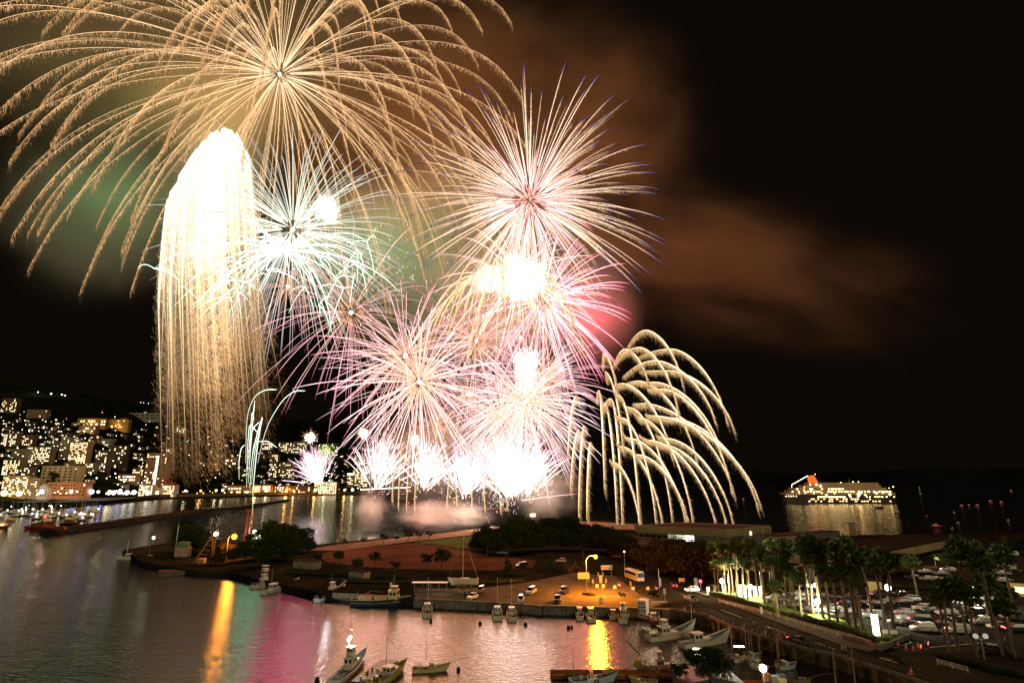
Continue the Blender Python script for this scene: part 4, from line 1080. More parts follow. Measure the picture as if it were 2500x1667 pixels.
# one feather palm
tr = MB(); tr.tube([(0, 0, 0), (0, 0, 10)], 0.4, 8, 0.34)
fr = MB(); q = random.Random(3)
for k in range(36):
    th = 2.39996 * k; el = 1.2 - 1.7 * k / 36; L = q.uniform(2.6, 3.4)
    d = Vector((math.cos(th) * math.cos(el), math.sin(th) * math.cos(el), math.sin(el))); sd = d.cross(Vector((0, 0, 1))).normalized()
    ptsf = [Vector((0, 0, 10)) + d * (L * u) - Vector((0, 0, 1.5 * u * u)) for u in (0, .2, .4, .6, .8, 1)]
    fr.tube(ptsf, 0.03, 3, 0.01)
    for j in range(1, 12):
        u = j / 12; c = Vector((0, 0, 10)) + d * (L * u) - Vector((0, 0, 1.5 * u * u))
        for s_ in (-1, 1):
            e = c + sd * s_ * 0.55 * (1 - 0.5 * u) + d * 0.3 - Vector((0, 0, 0.25))
            fr.add([c - d * 0.05, c + d * 0.05, e], [(0, 1, 2)])
FEATHER = (tr.mesh('trunk', M_PALMT), fr.mesh('crown', mat('feather_frond', (0.085, 0.11, 0.03), 0.5, 0, 0.3, 1.0)), MB().add([(0, 0, 9), (0.3, 0, 8.6), (0, 0.3, 8.6)], [(0, 1, 2)]).mesh('dead_skirt', M_FRONDD))
palm(1768, 1441, 1400, 'wide feather palm glowing in front of the first floodlight', 0, 1.2, 'feather_palm', FEATHER, None)
palm(1745, 1443, 1428, 'low spiky feather palm beside the white gate post', 0, 0.8, 'feather_palm', FEATHER, None)
# ---- hedges
def hedge(label, pix, wdt, hgt, n, leaf, m, z=LZ):
    ps = along(pix, 0.8, z)
    cs = [(p.x - ps[0][0].x + random.uniform(-0.15, 0.15), p.y - ps[0][0].y + random.uniform(-0.15, 0.15), hgt * random.uniform(0.45, 0.6)) for p, h in ps]
    t_ = thing('hedge', label, 'hedge', ps[0][0])
    me = leaf_mesh('foliage', cs, [wdt * 0.62] * len(cs), n, leaf, m, hgt / wdt * 0.9)
    o = bpy.data.objects.new('foliage', me); COL.objects.link(o); o.parent = t_
    bb = MB(); bb.tube([(c[0], c[1], hgt * 0.42) for c in cs], min(wdt, hgt) * 0.36, 6)
    o = bb.build('inner_branches', M_BARK, t_)
    return t_
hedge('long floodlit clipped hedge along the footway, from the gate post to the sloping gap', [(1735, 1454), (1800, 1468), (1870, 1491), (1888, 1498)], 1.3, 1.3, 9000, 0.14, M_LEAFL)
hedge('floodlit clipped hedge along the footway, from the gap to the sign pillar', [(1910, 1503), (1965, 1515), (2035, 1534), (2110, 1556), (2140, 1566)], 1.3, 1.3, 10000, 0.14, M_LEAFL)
hedge('tall dim hedge on the far side of the car park', [(1880, 1432), (2000, 1436), (2150, 1434), (2300, 1440), (2420, 1450)], 1.6, 2.2, 9000, 0.2, M_LEAF)
hedge('dark low planting at the forecourt edge by the short white fence', [(2305, 1610), (2350, 1618), (2420, 1640), (2480, 1650)], 2.0, 0.8, 4000, 0.16, M_LEAF)
hedge('dark hedge along the quay road behind the boats', [(800, 1418), (950, 1424), (1100, 1422), (1200, 1424), (1280, 1420)], 1.6, 1.4, 6000, 0.2, M_LEAF)
hedge('rough dark scrub on the bank behind the slipway', [(700, 1400), (800, 1404), (900, 1410), (1000, 1414)], 2.6, 1.5, 5000, 0.24, M_LEAF)
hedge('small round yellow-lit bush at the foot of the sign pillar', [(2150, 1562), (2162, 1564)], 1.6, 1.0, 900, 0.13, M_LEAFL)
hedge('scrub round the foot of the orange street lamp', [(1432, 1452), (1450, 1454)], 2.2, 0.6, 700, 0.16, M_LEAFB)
hedge('dark scrub along the terrace foot', [(1240, 1300), (1300, 1299), (1380, 1298), (1460, 1297), (1560, 1302)], 3.0, 2.2, 5000, 0.35, M_LEAF)
# ================================================================ VEHICLES
M_GLASS = mat('dark_window_glass', (0.012, 0.013, 0.015), 0.08, 0, 0.0, spec=0.7)
M_TYRE = mat('tyre_rubber', (0.018, 0.018, 0.018), 0.85, 0, 0.0)
M_RIM = mat('alloy_rim', (0.45, 0.45, 0.46), 0.3, 0.8, 0.0)
M_HEAD = mat('headlamp_lens', (0.7, 0.72, 0.75), 0.1, 0, 0.0)
M_TAIL = mat('tail_lamp_lens', (0.35, 0.01, 0.01), 0.2, 0, 0.0)
M_TAILON = glow('tail_lamp_lit', (1, 0.05, 0.04), 14, False)
PAINT = {'white': (0.62, 0.60, 0.54), 'silver': (0.42, 0.43, 0.44), 'black': (0.012, 0.012, 0.014), 'grey': (0.14, 0.145, 0.15), 'blue': (0.03, 0.05, 0.11), 'red': (0.30, 0.03, 0.03), 'gold': (0.42, 0.34, 0.2)}
def paint(c): return mat('car_paint_' + c, PAINT[c], 0.28, 0.35 if c in ('silver', 'grey', 'gold') else 0.0, 0.0, coat=0.8)
SHAPES = { # length, width, height; lower body profile; cabin profile (x,z) front at +x
 'sedan': (4.6, 1.74, [(-2.3, .35), (-2.28, .85), (-1.6, .98), (0.95, .95), (2.1, .78), (2.3, .6), (2.28, .3), (-2.2, .28)], [(-1.75, .95), (-1.05, 1.42), (0.25, 1.45), (1.05, .92)]),
 'hatch': (4.0, 1.68, [(-2.0, .32), (-2.0, .95), (-1.7, 1.02), (0.9, .98), (1.75, .82), (2.0, .6), (1.98, .28), (-1.95, .26)], [(-1.92, 1.0), (-1.55, 1.5), (0.05, 1.53), (1.0, .95)]),
 'wagon': (4.7, 1.75, [(-2.35, .35), (-2.35, .95), (-1.9, 1.0), (0.95, .97), (2.1, .8), (2.35, .6), (2.33, .3), (-2.3, .28)], [(-2.25, .98), (-1.9, 1.5), (0.3, 1.54), (1.15, .95)]),
 'minivan': (4.8, 1.82, [(-2.4, .35), (-2.42, 1.1), (-2.3, 1.15), (1.2, 1.08), (2.15, .95), (2.4, .7), (2.38, .3), (-2.35, .28)], [(-2.36, 1.1), (-2.2, 1.86), (0.5, 1.9), (1.75, 1.02)]),
 'kei_van': (3.4, 1.48, [(-1.7, .32), (-1.7, 1.0), (1.45, .98), (1.68, .8), (1.7, .3), (-1.65, .28)], [(-1.68, .98), (-1.6, 1.82), (0.95, 1.85), (1.5, .96)]),
 'suv': (4.6, 1.85, [(-2.25, .45), (-2.28, 1.05), (-2.0, 1.12), (1.0, 1.08), (2.1, .98), (2.3, .75), (2.28, .4), (-2.2, .4)], [(-2.2, 1.08), (-2.0, 1.75), (0.2, 1.78), (1.05, 1.06)]),
 'pickup': (5.1, 1.85, [(-2.55, .5), (-2.55, 1.05), (-0.7, 1.05), (1.2, 1.05), (2.3, .95), (2.55, .75), (2.5, .45), (-2.5, .45)], [(-0.85, 1.04), (-0.65, 1.7), (0.6, 1.72), (1.35, 1.02)]),
}
_car = {}
def car_meshes(kind):
    if kind in _car: return _car[kind]
    L, W, low, cab = SHAPES[kind]
    b = MB(); hw = W / 2
    ins = lambda pts, k: [(x * (1 - 0.012 * k), z) for x, z in pts]
    secs = []
    for y, k, dz in ((-hw, 2.2, 0.05), (-hw + 0.06, 0.4, 0), (-hw * 0.5, 0, 0), (hw * 0.5, 0, 0), (hw - 0.06, 0.4, 0), (hw, 2.2, 0.05)):
        secs.append([(x * (1 - 0.012 * k), y, z - (dz if z > 0.7 else -dz)) for x, z in low])
    b.loft(secs, True, True)
    # roof and pillars: cabin solid slightly inside the glass
    cw = hw - 0.13
    def cabsec(y, sh, top): return [(x * (1 - sh * (0.05 if z > 1.2 else 0)), y * (0.86 if z > 1.2 else 1.0), z - (top if z > 1.2 else 0)) for x, z in cab]
    b.loft([cabsec(-cw, 1, 0.03), cabsec(-cw * 0.6, 0.4, 0), cabsec(cw * 0.6, 0.4, 0), cabsec(cw, 1, 0.03)], True, True)
    side = []
    (xr0, zr0), (xr1, zr1), (xf1, zf1), (xf0, zf0) = cab
    def lerp2(a, c, u): return (a[0] + (c[0] - a[0]) * u, a[1] + (c[1] - a[1]) * u)
    lo, hi = 0.16, 0.86
    for s_ in (-1, 1):
        g = MB()
        y = lambda u: s_ * cw * (1.0 - 0.14 * u) + s_ * 0.012
        segs = [(0.03, 0.34), (0.37, 0.66), (0.69, 0.97)] if kind in ('minivan', 'kei_van', 'wagon') else [(0.05, 0.48), (0.52, 0.95)]
        for u0, u1 in segs:
            bl, br = lerp2((xr0, zr0), (xf0, zf0), u0), lerp2((xr0, zr0), (xf0, zf0), u1)
            tl, tr_ = lerp2((xr1, zr1), (xf1, zf1), u0), lerp2((xr1, zr1), (xf1, zf1), u1)
            p = [lerp2(bl, tl, lo), lerp2(br, tr_, lo), lerp2(br, tr_, hi), lerp2(bl, tl, hi)]
            yy = [y(lo), y(lo), y(hi), y(hi)]
            vs = [(q[0], v, q[1]) for q, v in zip(p, yy)]
            g.add(vs + [(a, v - s_ * 0.03, c) for a, v, c in vs], [(0, 1, 2, 3), (7, 6, 5, 4)])
        side.append(g.mesh('side_window', M_GLASS))
    def screen(p0, p1, off, nm):
        g = MB(); a, c = lerp2(p0, p1, 0.12), lerp2(p0, p1, 0.90)
        w0, w1 = cw * 0.93, cw * 0.84
        g.add([(a[0] + off, -w0, a[1] + 0.01), (a[0] + off, w0, a[1] + 0.01), (c[0] + off, w1, c[1] + 0.01), (c[0] + off, -w1, c[1] + 0.01)], [(0, 1, 2, 3)])
        return g.mesh(nm, M_GLASS)
    ws = screen((xf0, zf0), (xf1, zf1), 0.02, 'windscreen'); rw = screen((xr0, zr0), (xr1, zr1), -0.02, 'rear_window')
    tyre = MB(); tyre.cyl((0, -0.1, 0), 0.32, 0.2, 14, axis='y')
    rim = MB(); rim.cyl((0, -0.115, 0), 0.19, 0.23, 10, axis='y')
    xl = [q for q in low if q[1] > 0.5]
    hx = max(q[0] for q in low) - 0.04; rx = min(q[0] for q in low) + 0.02
    hl = MB(); hl.box((0, 0, 0), (0.16, 0.36, 0.15))
    tl = MB(); tl.box((0, 0, 0), (0.08, 0.16, 0.3))
    _car[kind] = dict(body=b.mesh('body', None), side=side, ws=ws, rw=rw, tyre=tyre.mesh('tyre', M_TYRE), rim=rim.mesh('rim', M_RIM), hl=hl.mesh('headlight', M_HEAD), tl=tl.mesh('tail_light', M_TAIL), hx=hx, rx=rx, W=W, L=L)
    return _car[kind]
_bodies = {}
def link(name, me, parent, loc=(0, 0, 0), rot=None):
    o = bpy.data.objects.new(name, me); COL.objects.link(o); o.parent = parent; o.location = loc
    if rot: o.rotation_euler = rot
    return o
def car(kind, colour, loc, rz, label, group=None, tail_on=False, name='parked_car', detail=True, cat='car'):
    m = car_meshes(kind)
    t_ = thing(name, label, cat, loc, rz, group)
    if (kind, colour) not in _bodies:
        me = m['body'].copy(); me.materials.clear(); me.materials.append(paint(colour)); _bodies[(kind, colour)] = me
    link('body', _bodies[(kind, colour)], t_)
    for g in m['side']: link('side_window', g, t_)
    link('windscreen', m['ws'], t_); link('rear_window', m['rw'], t_)
    wx = m['L'] * 0.3
    for sx in (1, -1):
        for sy in (1, -1):
            wv = link('wheel', m['tyre'], t_, (sx * wx, sy * (m['W'] / 2 - 0.055), 0.33))
            if detail: link('rim', m['rim'], wv)
    for sy in (1, -1):
        link('headlight', m['hl'], t_, (m['hx'] - 0.03, sy * (m['W'] / 2 - 0.28), 0.68))
        o = link('tail_light', m['tl'], t_, (m['rx'], sy * (m['W'] / 2 - 0.16), 0.8))
        if tail_on:
            me = m['tl'].copy(); me.materials.clear(); me.materials.append(M_TAILON); o.data = me; o.scale = (1.3, 1.4, 0.8)
    return t_
def face(p_from, p_to):
    a = P(*p_from, LZ); b = P(*p_to, LZ); d = b - a
    return math.atan2(d.y, d.x)
GC = 'cars parked along the harbour quay'
GZ = G(1400, 1450, 0.03).z
def carp(kind, colour, x, y, rz, label, group=GC, z=0.045, **k):
    p = P(x, y, LZ); p.z = LZ + z
    return car(kind, colour, p, rz, label, group, **k)
carp('kei_van', 'gold', 1174, 1446, R(-105), 'small yellowish van on the quay beside the propped-up yacht')
carp('hatch', 'white', 1153, 1462, R(-115), 'white hatchback facing the water below the propped-up yacht')
carp('kei_van', 'white', 1272, 1470, R(-95), 'boxy van with a pale roof at the quay edge in the half dark')
carp('minivan', 'white', 1297, 1449, R(-110), 'white minivan at the edge of the orange lamplight')
carp('suv', 'black', 1377, 1448, R(-110), 'black off-roader further from the water in the orange lamplight')
carp('suv', 'black', 1361, 1470, R(-100), 'black off-roader close to the quay edge in the orange lamplight')
carp('minivan', 'black', 1273, 1384, R(-140), 'black minivan with a shiny roof on the dark field edge')
carp('sedan', 'silver', 1226, 1352, R(170), 'silver saloon half hidden by the dark wood')
carp('sedan', 'black', 1210, 1350, R(175), 'black saloon beside the silver one under the dark wood')
carp('hatch', 'white', 1370, 1372, R(160), 'small pale hatchback under the trees right of the black minivan')
carp('hatch', 'red', 1505, 1361, R(170), 'red-lit car roof on the dark drive behind the bus')  # red light on this car is put into its paint colour
carp('kei_van', 'white', 1381, 1280, R(175), 'white van on the firelit terrace')
carp('sedan', 'silver', 1203, 1289, R(10), 'silver car on the promenade beside a white tent')
carp('hatch', 'grey', 1345, 1277, R(-160), 'grey hatchback among the people on the terrace')
# cars on the road with their lamps on
carp('sedan', 'grey', 1688, 1468, face((1660, 1455), (1740, 1487)), 'grey saloon with lit red tail lamps driving away on the road near the junction', 'cars on the sea road', tail_on=True, name='car', z=0.055)
carp('sedan', 'black', 1952, 1572, face((1880, 1545), (2000, 1585)), 'dark saloon with lit red tail lamps on the road below the white guard fence', 'cars on the sea road', tail_on=True, name='car', z=0.055)
c_ = carp('hatch', 'white', 1690, 1444, face((1720, 1443), (1670, 1446)), 'white hatchback with shining headlamps turning out beside the gate post', 'cars on the sea road', name='car', z=0.055)
for o in c_.children:
    if o.name.startswith('headlight'):
        me = o.data.copy(); me.materials.clear(); me.materials.append(glow('headlamp_lit', (1, 0.95, 0.85), 18)); o.data = me
# car park
cp_near = face((1900, 1462), (2180, 1530))
cars = [ # kind, colour, x, y, heading deg relative to picture, label
 ('pickup', 'silver', 1893, 1468, 165, 'silver pickup at the far left corner of the car park'), ('wagon', 'white', 1938, 1480, -20, 'white wagon with red tail lamps seen from behind in the first row'),
 ('sedan', 'silver', 1948, 1454, 175, 'bright silver car by the far hedge under the flag poles'), ('wagon', 'white', 1970, 1456, 178, 'white wagon glaring under the third floodlight, by the far hedge'), ('sedan', 'white', 1962, 1466, 172, 'white saloon left of the third floodlight in the second row'),
 ('sedan', 'silver', 1978, 1490, 170, 'silver saloon directly under the third floodlight pole'), ('hatch', 'white', 1999, 1494, -15, 'white hatchback seen from behind, just right of the third floodlight pole'),
 ('sedan', 'grey', 2010, 1460, 175, 'grey saloon right of the third floodlight by the far hedge'), ('hatch', 'white', 2046, 1508, -20, 'white hatchback with its tailgate open, loading gear at the hedge'),
 ('sedan', 'black', 2040, 1466, 178, 'black saloon in the far row above the open hatchback'), ('sedan', 'silver', 2033, 1488, 175, 'silver saloon behind the open hatchback'), ('wagon', 'blue', 2065, 1478, 178, 'dark blue wagon in the second row'),
 ('sedan', 'grey', 2080, 1460, 180, 'grey low car at the far hedge in the middle'), ('sedan', 'silver', 2085, 1496, 172, 'silver saloon behind the brown palms'), ('minivan', 'silver', 2128, 1508, 174, 'silver minivan behind the glowing sign pillar'),
 ('sedan', 'black', 2110, 1478, 178, 'black saloon third from the far hedge'), ('suv', 'black', 2140, 1482, 176, 'black off-roader in the middle row'), ('minivan', 'black', 2148, 1456, 180, 'black minivan at the far hedge left of the fourth floodlight'),
 ('sedan', 'white', 2172, 1472, 176, 'bright white car right at the foot of the fourth floodlight'), ('minivan', 'black', 2205, 1478, 174, 'shiny black minivan right of the fourth floodlight'), ('wagon', 'white', 2223, 1466, 178, 'white wagon at the far hedge right of the fourth floodlight'),
 ('sedan', 'black', 2200, 1452, 180, 'dark saloon close against the far hedge'), ('wagon', 'silver', 2207, 1500, 174, 'silver wagon behind the twin rows of bonnets'), ('hatch', 'silver', 2212, 1512, 174, 'silver hatchback one row behind the green-tinged saloon'),
 ('sedan', 'silver', 2192, 1524, 172, 'pale green-tinged saloon beside the notice board'), ('sedan', 'black', 2222, 1528, 172, 'black saloon with glittering grille behind the big white minivan'), ('minivan', 'black', 2245, 1518, 174, 'black minivan one row above the big white minivan'),
 ('wagon', 'white', 2254, 1488, 176, 'white wagon with a dark roof in the middle row'), ('sedan', 'grey', 2275, 1494, 174, 'grey saloon behind the pale hatchback'), ('wagon', 'white', 2312, 1500, 174, 'white wagon in the centre of the middle row'),
 ('minivan', 'white', 2254, 1541, 174, 'big white minivan in the front row, side-on'), ('minivan', 'white', 2340, 1545, 174, 'second white minivan in the front row, right of the big one'), ('sedan', 'black', 2300, 1530, 174, 'black saloon wedged between the two white minivans'),
 ('sedan', 'black', 2345, 1515, 174, 'black saloon above the second white minivan'), ('minivan', 'silver', 2400, 1524, 172, 'silver minivan in the second row towards the right'), ('sedan', 'white', 2440, 1534, 178, 'white boxy saloon parked right of the silver minivan'),
 ('wagon', 'black', 2385, 1500, 176, 'black wagon in the middle row below the fifth floodlight'), ('sedan', 'silver', 2410, 1486, 176, 'silver saloon just below the fifth floodlight'), ('wagon', 'white', 2345, 1474, 178, 'pale wagon in the far row left of the fifth floodlight'),
 ('minivan', 'white', 2400, 1466, 178, 'white minivan at the far hedge by the fifth floodlight'), ('sedan', 'black', 2440, 1500, 176, 'black saloon in the middle row near the kiosk'), ('suv', 'grey', 2470, 1512, 176, 'grey off-roader near the lit kiosk'),
 ('sedan', 'black', 2290, 1470, 178, 'black saloon in the far row between floodlights four and five'), ('sedan', 'grey', 2320, 1484, 176, 'grey saloon in the third row'), ('wagon', 'black', 2420, 1594, 160, 'black wagon alone on the dark forecourt by the twin-globe lamp'),
 ('suv', 'black', 2480, 1542, 172, 'black off-roader at the right picture edge'), ('sedan', 'blue', 2450, 1474, 178, 'dark blue saloon in the far row at the right')]
for k, c, x, y, a, lb in cars:
    carp(k, c, x, y, R(a), lb, 'cars in the palm car park')
gh = [('sedan', 'white', 2260, 1398, 'white saloon shining under the first uplit tree'), ('sedan', 'silver', 2296, 1402, 'silver saloon beside the shining white one'), ('wagon', 'white', 2315, 1394, 'white wagon under the uplit trees'), ('hatch', 'white', 2262, 1416, 'pale hatchback in the front row of the upper car park'),
      ('sedan', 'silver', 2284, 1417, 'silver car, second in the front row of the upper car park'), ('sedan', 'black', 2306, 1419, 'black car, third in the front row of the upper car park'), ('hatch', 'silver', 2330, 1420, 'silver hatchback, fourth in the front row of the upper car park'),
      ('sedan', 'black', 2230, 1412, 'dark saloon at the left end of the upper car park'), ('sedan', 'white', 2442, 1364, 'white saloon near the sea end of the upper car park'), ('minivan', 'white', 2470, 1356, 'white van at the sea end of the upper car park'), ('sedan', 'black', 2430, 1378, 'black saloon in the sea-end rows'), ('wagon', 'silver', 2455, 1384, 'silver wagon in the sea-end rows'),
      ('sedan', 'black', 2476, 1394, 'black car below the silver wagon'), ('sedan', 'silver', 2450, 1402, 'silver saloon at the bend of the upper car park'), ('sedan', 'grey', 2420, 1396, 'grey saloon at the bend of the upper car park'), ('hatch', 'white', 2455, 1420, 'white hatchback at the lower corner of the upper car park')]
for k, c, x, y, lb in gh:
    carp(k, c, x, y, R(random.choice([165, 170, -15])), lb, 'cars in the upper car park')
# the lifted tailgate of the loading hatchback is its own part
for o in list(COL.objects):
    if o.get('label', '').startswith('white hatchback with its tailgate open'):
        q = MB(); q.box((-1.95, 0, 1.75), (0.9, 1.3, 0.07)); q.build('tailgate', paint('white'), o)
# coach
t_ = thing('coach', 'cream coach with a blue-glowing windscreen parked by the car park entrance sign', 'bus', G(1549, 1416, 0.03), face((1525, 1402), (1578, 1420)))
b = MB(); L, W = 9.0, 2.4
prof = [(-L / 2, .45), (-L / 2, 3.0), (-L / 2 + .15, 3.2), (L / 2 - .5, 3.2), (L / 2 - .15, 2.9), (L / 2, 1.3), (L / 2, .45)]
b.loft([[(x * 0.99, y, z - (0.12 if z > 2.5 else 0)) for x, z in prof] if abs(y) > 1.15 else [(x, y, z) for x, z in prof] for y in (-W / 2, -W / 2 + .1, W / 2 - .1, W / 2)], True, True)
b.build('body', mat('coach_cream', (0.62, 0.54, 0.40), 0.35, 0, 0.05, 1.0, coat=0.6), t_)
for s_ in (-1, 1):
    q = MB()
    for k in range(5): q.box((-L / 2 + 1.1 + k * 1.5, s_ * (W / 2 + .005), 2.25), (1.42, .03, .85))
    q.build('side_window', M_GLASS, t_)
    q = MB(); q.box((-1.0, s_ * (W / 2 + .006), 1.25), (5.2, .02, .16)); q.build('stripe', mat('coach_stripe', (0.05, 0.05, 0.07), 0.5, 0, 0), t_)
q = MB(); q.add([(L / 2 + .02, -1.05, 1.45), (L / 2 + .02, 1.05, 1.45), (L / 2 - .13, 1.0, 2.85), (L / 2 - .13, -1.0, 2.85)], [(0, 1, 2, 3)]); q.build('windscreen', glow('coach_windscreen_glow', (0.45, 0.62, 0.8), 0.10), t_)  # the windscreen pane itself gives off a weak blue glow
q = MB(); q.box((L / 2 - .9, 0, 1.35), (1.0, 1.9, 0.12)); q.build('dashboard', M_DARK, t_)
for sx in (2.9, -2.6):
    for s_ in (-1, 1):
        q = MB(); q.cyl((sx, s_ * (W / 2 - .15) - .13, .48), .48, .28, 14, axis='y'); q.build('wheel', M_TYRE, t_)
for s_ in (-1, 1):
    q = MB(); q.box((L / 2, s_ * .85, .8), (.12, .4, .22)); q.build('headlight', M_HEAD, t_)
    q = MB(); q.tube([(L / 2, s_ * 1.15, 2.7), (L / 2 + .4, s_ * 1.35, 2.5), (L / 2 + .4, s_ * 1.35, 2.0)], .05, 5); q.build('mirror', M_DARK, t_)
# yellow service truck on the promenade
t_ = thing('box_truck', 'small yellow box truck parked on the promenade under the twin orange lamps', 'truck', G(1257, 1288, 0.03), R(5))
q = MB(); q.box((-.6, 0, 1.6), (3.2, 1.9, 1.9)); q.build('cargo_box', mat('truck_yellow', (0.55, 0.36, 0.06), 0.5, 0, .1), t_)
q = MB(); q.profile([(1.05, .5), (1.05, 2.1), (1.7, 2.05), (2.2, 1.25), (2.25, .5)], -.9, .9); q.build('cab', M_WHITE, t_)
for sx in (1.5, -1.3):
    for s_ in (-1, 1):
        q = MB(); q.cyl((sx, s_ * .8 - .1, .36), .36, .2, 12, axis='y'); q.build('wheel', M_TYRE, t_)
# ================================================================ BOATS
M_HULLW = mat('boat_white', (0.66, 0.63, 0.54), 0.45, 0, 0.14, 0.9)
M_HULLB = mat('boat_pale_blue', (0.40, 0.50, 0.55), 0.45, 0, 0.12, 0.9)
M_HULLN = mat('boat_navy', (0.025, 0.035, 0.06), 0.4, 0, 0.1, 0.9)
M_CREAM = mat('boat_cream', (0.62, 0.50, 0.22), 0.5, 0, 0.12, 0.9)
M_BGREEN = mat('boat_green', (0.10, 0.22, 0.11), 0.6, 0, 0.2, 0.9)
M_DECK = mat('boat_deck', (0.22, 0.21, 0.15), 0.85, 0, 0.3, 1.2)
M_DECKB = mat('boat_deck_blue', (0.14, 0.19, 0.21), 0.8, 0, 0.3, 1.2)
M_RUST = mat('rust_brown', (0.16, 0.06, 0.03), 0.9, 0, 0.4, 1.2)
M_ROPE = mat('fender_black', (0.015, 0.015, 0.015), 0.9, 0, 0)
M_ORANGE = mat('orange_float', (0.62, 0.24, 0.07), 0.5, 0, 0.1)
M_YELLOW = mat('yellow_net', (0.45, 0.36, 0.06), 0.8, 0, 0.3, 3.0)
GB = 'fishing boats in the harbour basin'
def hull(t_, L, W, bow, free, m, deckm, trim, name='hull', stripe=None, flare=1.0):
    n = 15; secs = []; rim = []; dk = []
    for i in range(n):
        u = i / (n - 1)
        b = W / 2 * (0.84 + 0.16 * math.sin(min(1, u / 0.5) * math.pi / 2)) if u < 0.5 else W / 2 * max(0.03, math.cos((u - 0.5) / 0.5 * math.pi / 2) ** 0.75)
        bw = b * (0.86 - 0.35 * u * u * flare)
        zs = free + (bow - free) * max(0, (u - 0.25) / 0.75) ** 2.2 + 0.12 * (1 - u) ** 3
        x = -L / 2 + L * u; xd = x + 0.10 * L * u ** 4
        xw = x - 0.02 * L * u ** 3
        secs.append([(xd, -b, zs), ((xd + xw) / 2, -(b * 0.55 + bw * 0.45), zs * 0.5), (xw, -bw, 0.0), (xw - 0.02 * L * u, 0, -0.5), (xw, bw, 0.0), ((xd + xw) / 2, (b * 0.55 + bw * 0.45), zs * 0.5), (xd, b, zs)])
        rim.append((xd, b, zs)); dk.append((xd, b * 0.94, zs - 0.42 * (1 - 0.6 * u)))
    q = MB(); q.loft(secs, False); q.add(secs[0], [tuple(range(7))])
    q.build(name, m, t_)
    q = MB(); q.add([(x, -b, z) for x, b, z in dk] + [(x, b, z) for x, b, z in dk], [(i, i + 1, n + i + 1, n + i) for i in range(n - 1)]); q.build('deck', deckm, t_)
    q = MB()
    for s_ in (-1, 1): q.tube([(x, s_ * b, z + 0.03) for x, b, z in rim], 0.07, 5)
    q.tube([(rim[0][0], -rim[0][1], rim[0][2] + 0.03), (rim[0][0], rim[0][1], rim[0][2] + 0.03)], 0.07, 5)
    q.build('gunwale', trim, t_)
    if stripe:
        q = MB()
        for s_ in (-1, 1): q.tube([(a[0], s_ * (abs(a[1]) + 0.02), a[2] * 0.98) for a in [sc_[1] for sc_ in secs]], 0.045, 4)
        q.build('stripe', stripe, t_)
    return lambda x: float(np.interp(x, [d[0] for d in dk], [d[2] for d in dk]))
def wheelhouse(t_, x, z, l, wd, h, m, upper=None, roof_over=0.25, y=0.0):
    w_ = MB(); w_.profile([(x - l / 2, z), (x - l / 2, z + h), (x + l / 2 - 0.15 * l, z + h), (x + l / 2, z + h * 0.45), (x + l / 2 + 0.05, z)], y - wd / 2, y + wd / 2)
    o = w_.build('wheelhouse', m, t_)
    rf = MB(); rf.box((x - 0.05 * l, y, z + h + 0.05), (l + roof_over, wd + roof_over * 0.8, 0.1)); rf.build('roof', m, o)
    for s_ in (-1, 1):
        for k in (-0.24, 0.14):
            g = MB(); g.box((x + k * l, y + s_ * (wd / 2 + 0.005), z + h * 0.68), (l * 0.27, 0.03, h * 0.3)); g.build('window', M_GLASS, o)
    for k in (-0.24, 0.24):
        g = MB(); dxp = 0.15 * l; a0 = (x + l / 2 - 0.01 - 0.13 * l * 0.2, z + h * 0.52); a1 = (x + l / 2 - 0.13 * l, z + h * 0.9)
        g.add([(a0[0] + .03, y + k * wd - wd * .18, a0[1]), (a0[0] + .03, y + k * wd + wd * .18, a0[1]), (a1[0] + .03, y + k * wd + wd * .18, a1[1]), (a1[0] + .03, y + k * wd - wd * .18, a1[1])], [(0, 1, 2, 3)])
        g.build('window', M_GLASS, o)
        g = MB(); g.box((x - l / 2 - 0.005, y + k * wd, z + h * 0.68), (0.03, wd * 0.3, h * 0.3)); g.build('window', M_GLASS, o)
    return o
def mast(t_, x, z, h, r=0.06, y=0, lean=0, m=None, cross=True):
    q = MB(); q.tube([(x, y, z), (x + lean, y, z + h)], r, 6, r * 0.5)
    if cross:
        q.tube([(x + lean * .7, y - 0.5, z + h * 0.72), (x + lean * .7, y + 0.5, z + h * 0.72)], r * 0.5, 5)
        q.ball((x + lean, y, z + h), r * 1.6, 6, 4)
    return q.build('mast', m or M_STEEL, t_)
def rail(t_, L, W, z, x0, x1, m=None):
    q = MB()
    for s_ in (-1, 1):
        k = 6
        for i in range(k + 1):
            x = x0 + (x1 - x0) * i / k; q.tube([(x, s_ * W / 2, z), (x, s_ * W / 2, z + 0.75)], 0.025, 4)
        q.tube([(x0, s_ * W / 2, z + 0.75), (x1, s_ * W / 2, z + 0.75)], 0.03, 4)
    return q.build('rail', m or M_STEEL, t_)
def clutter(t_, x0, x1, W, z, n, seed=0):
    q_ = random.Random(seed)
    for i in range(n):
        x = q_.uniform(x0, x1); y = q_.uniform(-W * .3, W * .3); k = q_.random()
        q = MB()
        if k < 0.4: q.box((x, y, z + .22), (q_.uniform(.4, .9), q_.uniform(.35, .6), .44), q_.random()); q.build('fish_box', q_.choice([M_HULLB, M_CREAM, M_WHITE, M_WOOD]), t_)
        elif k < 0.7: q.ball((x, y, z + .25), .3, 8, 5, .7); q.build('net_heap', q_.choice([M_YELLOW, M_BGREEN, M_WOOD]), t_)
        else: q.cyl((x, y, z), .16, .55, 8); q.build('bollard', M_DARK, t_)
def setup(sx, bx, label, cat='boat', name='fishing_boat', group=GB, z=0.0):
    a, b = P(sx[0], sx[1], z), P(bx[0], bx[1], z)
    d = b - a
    t_ = thing(name, label, cat, (a + b) / 2, math.atan2(d.y, d.x), group)
    return t_, d.length
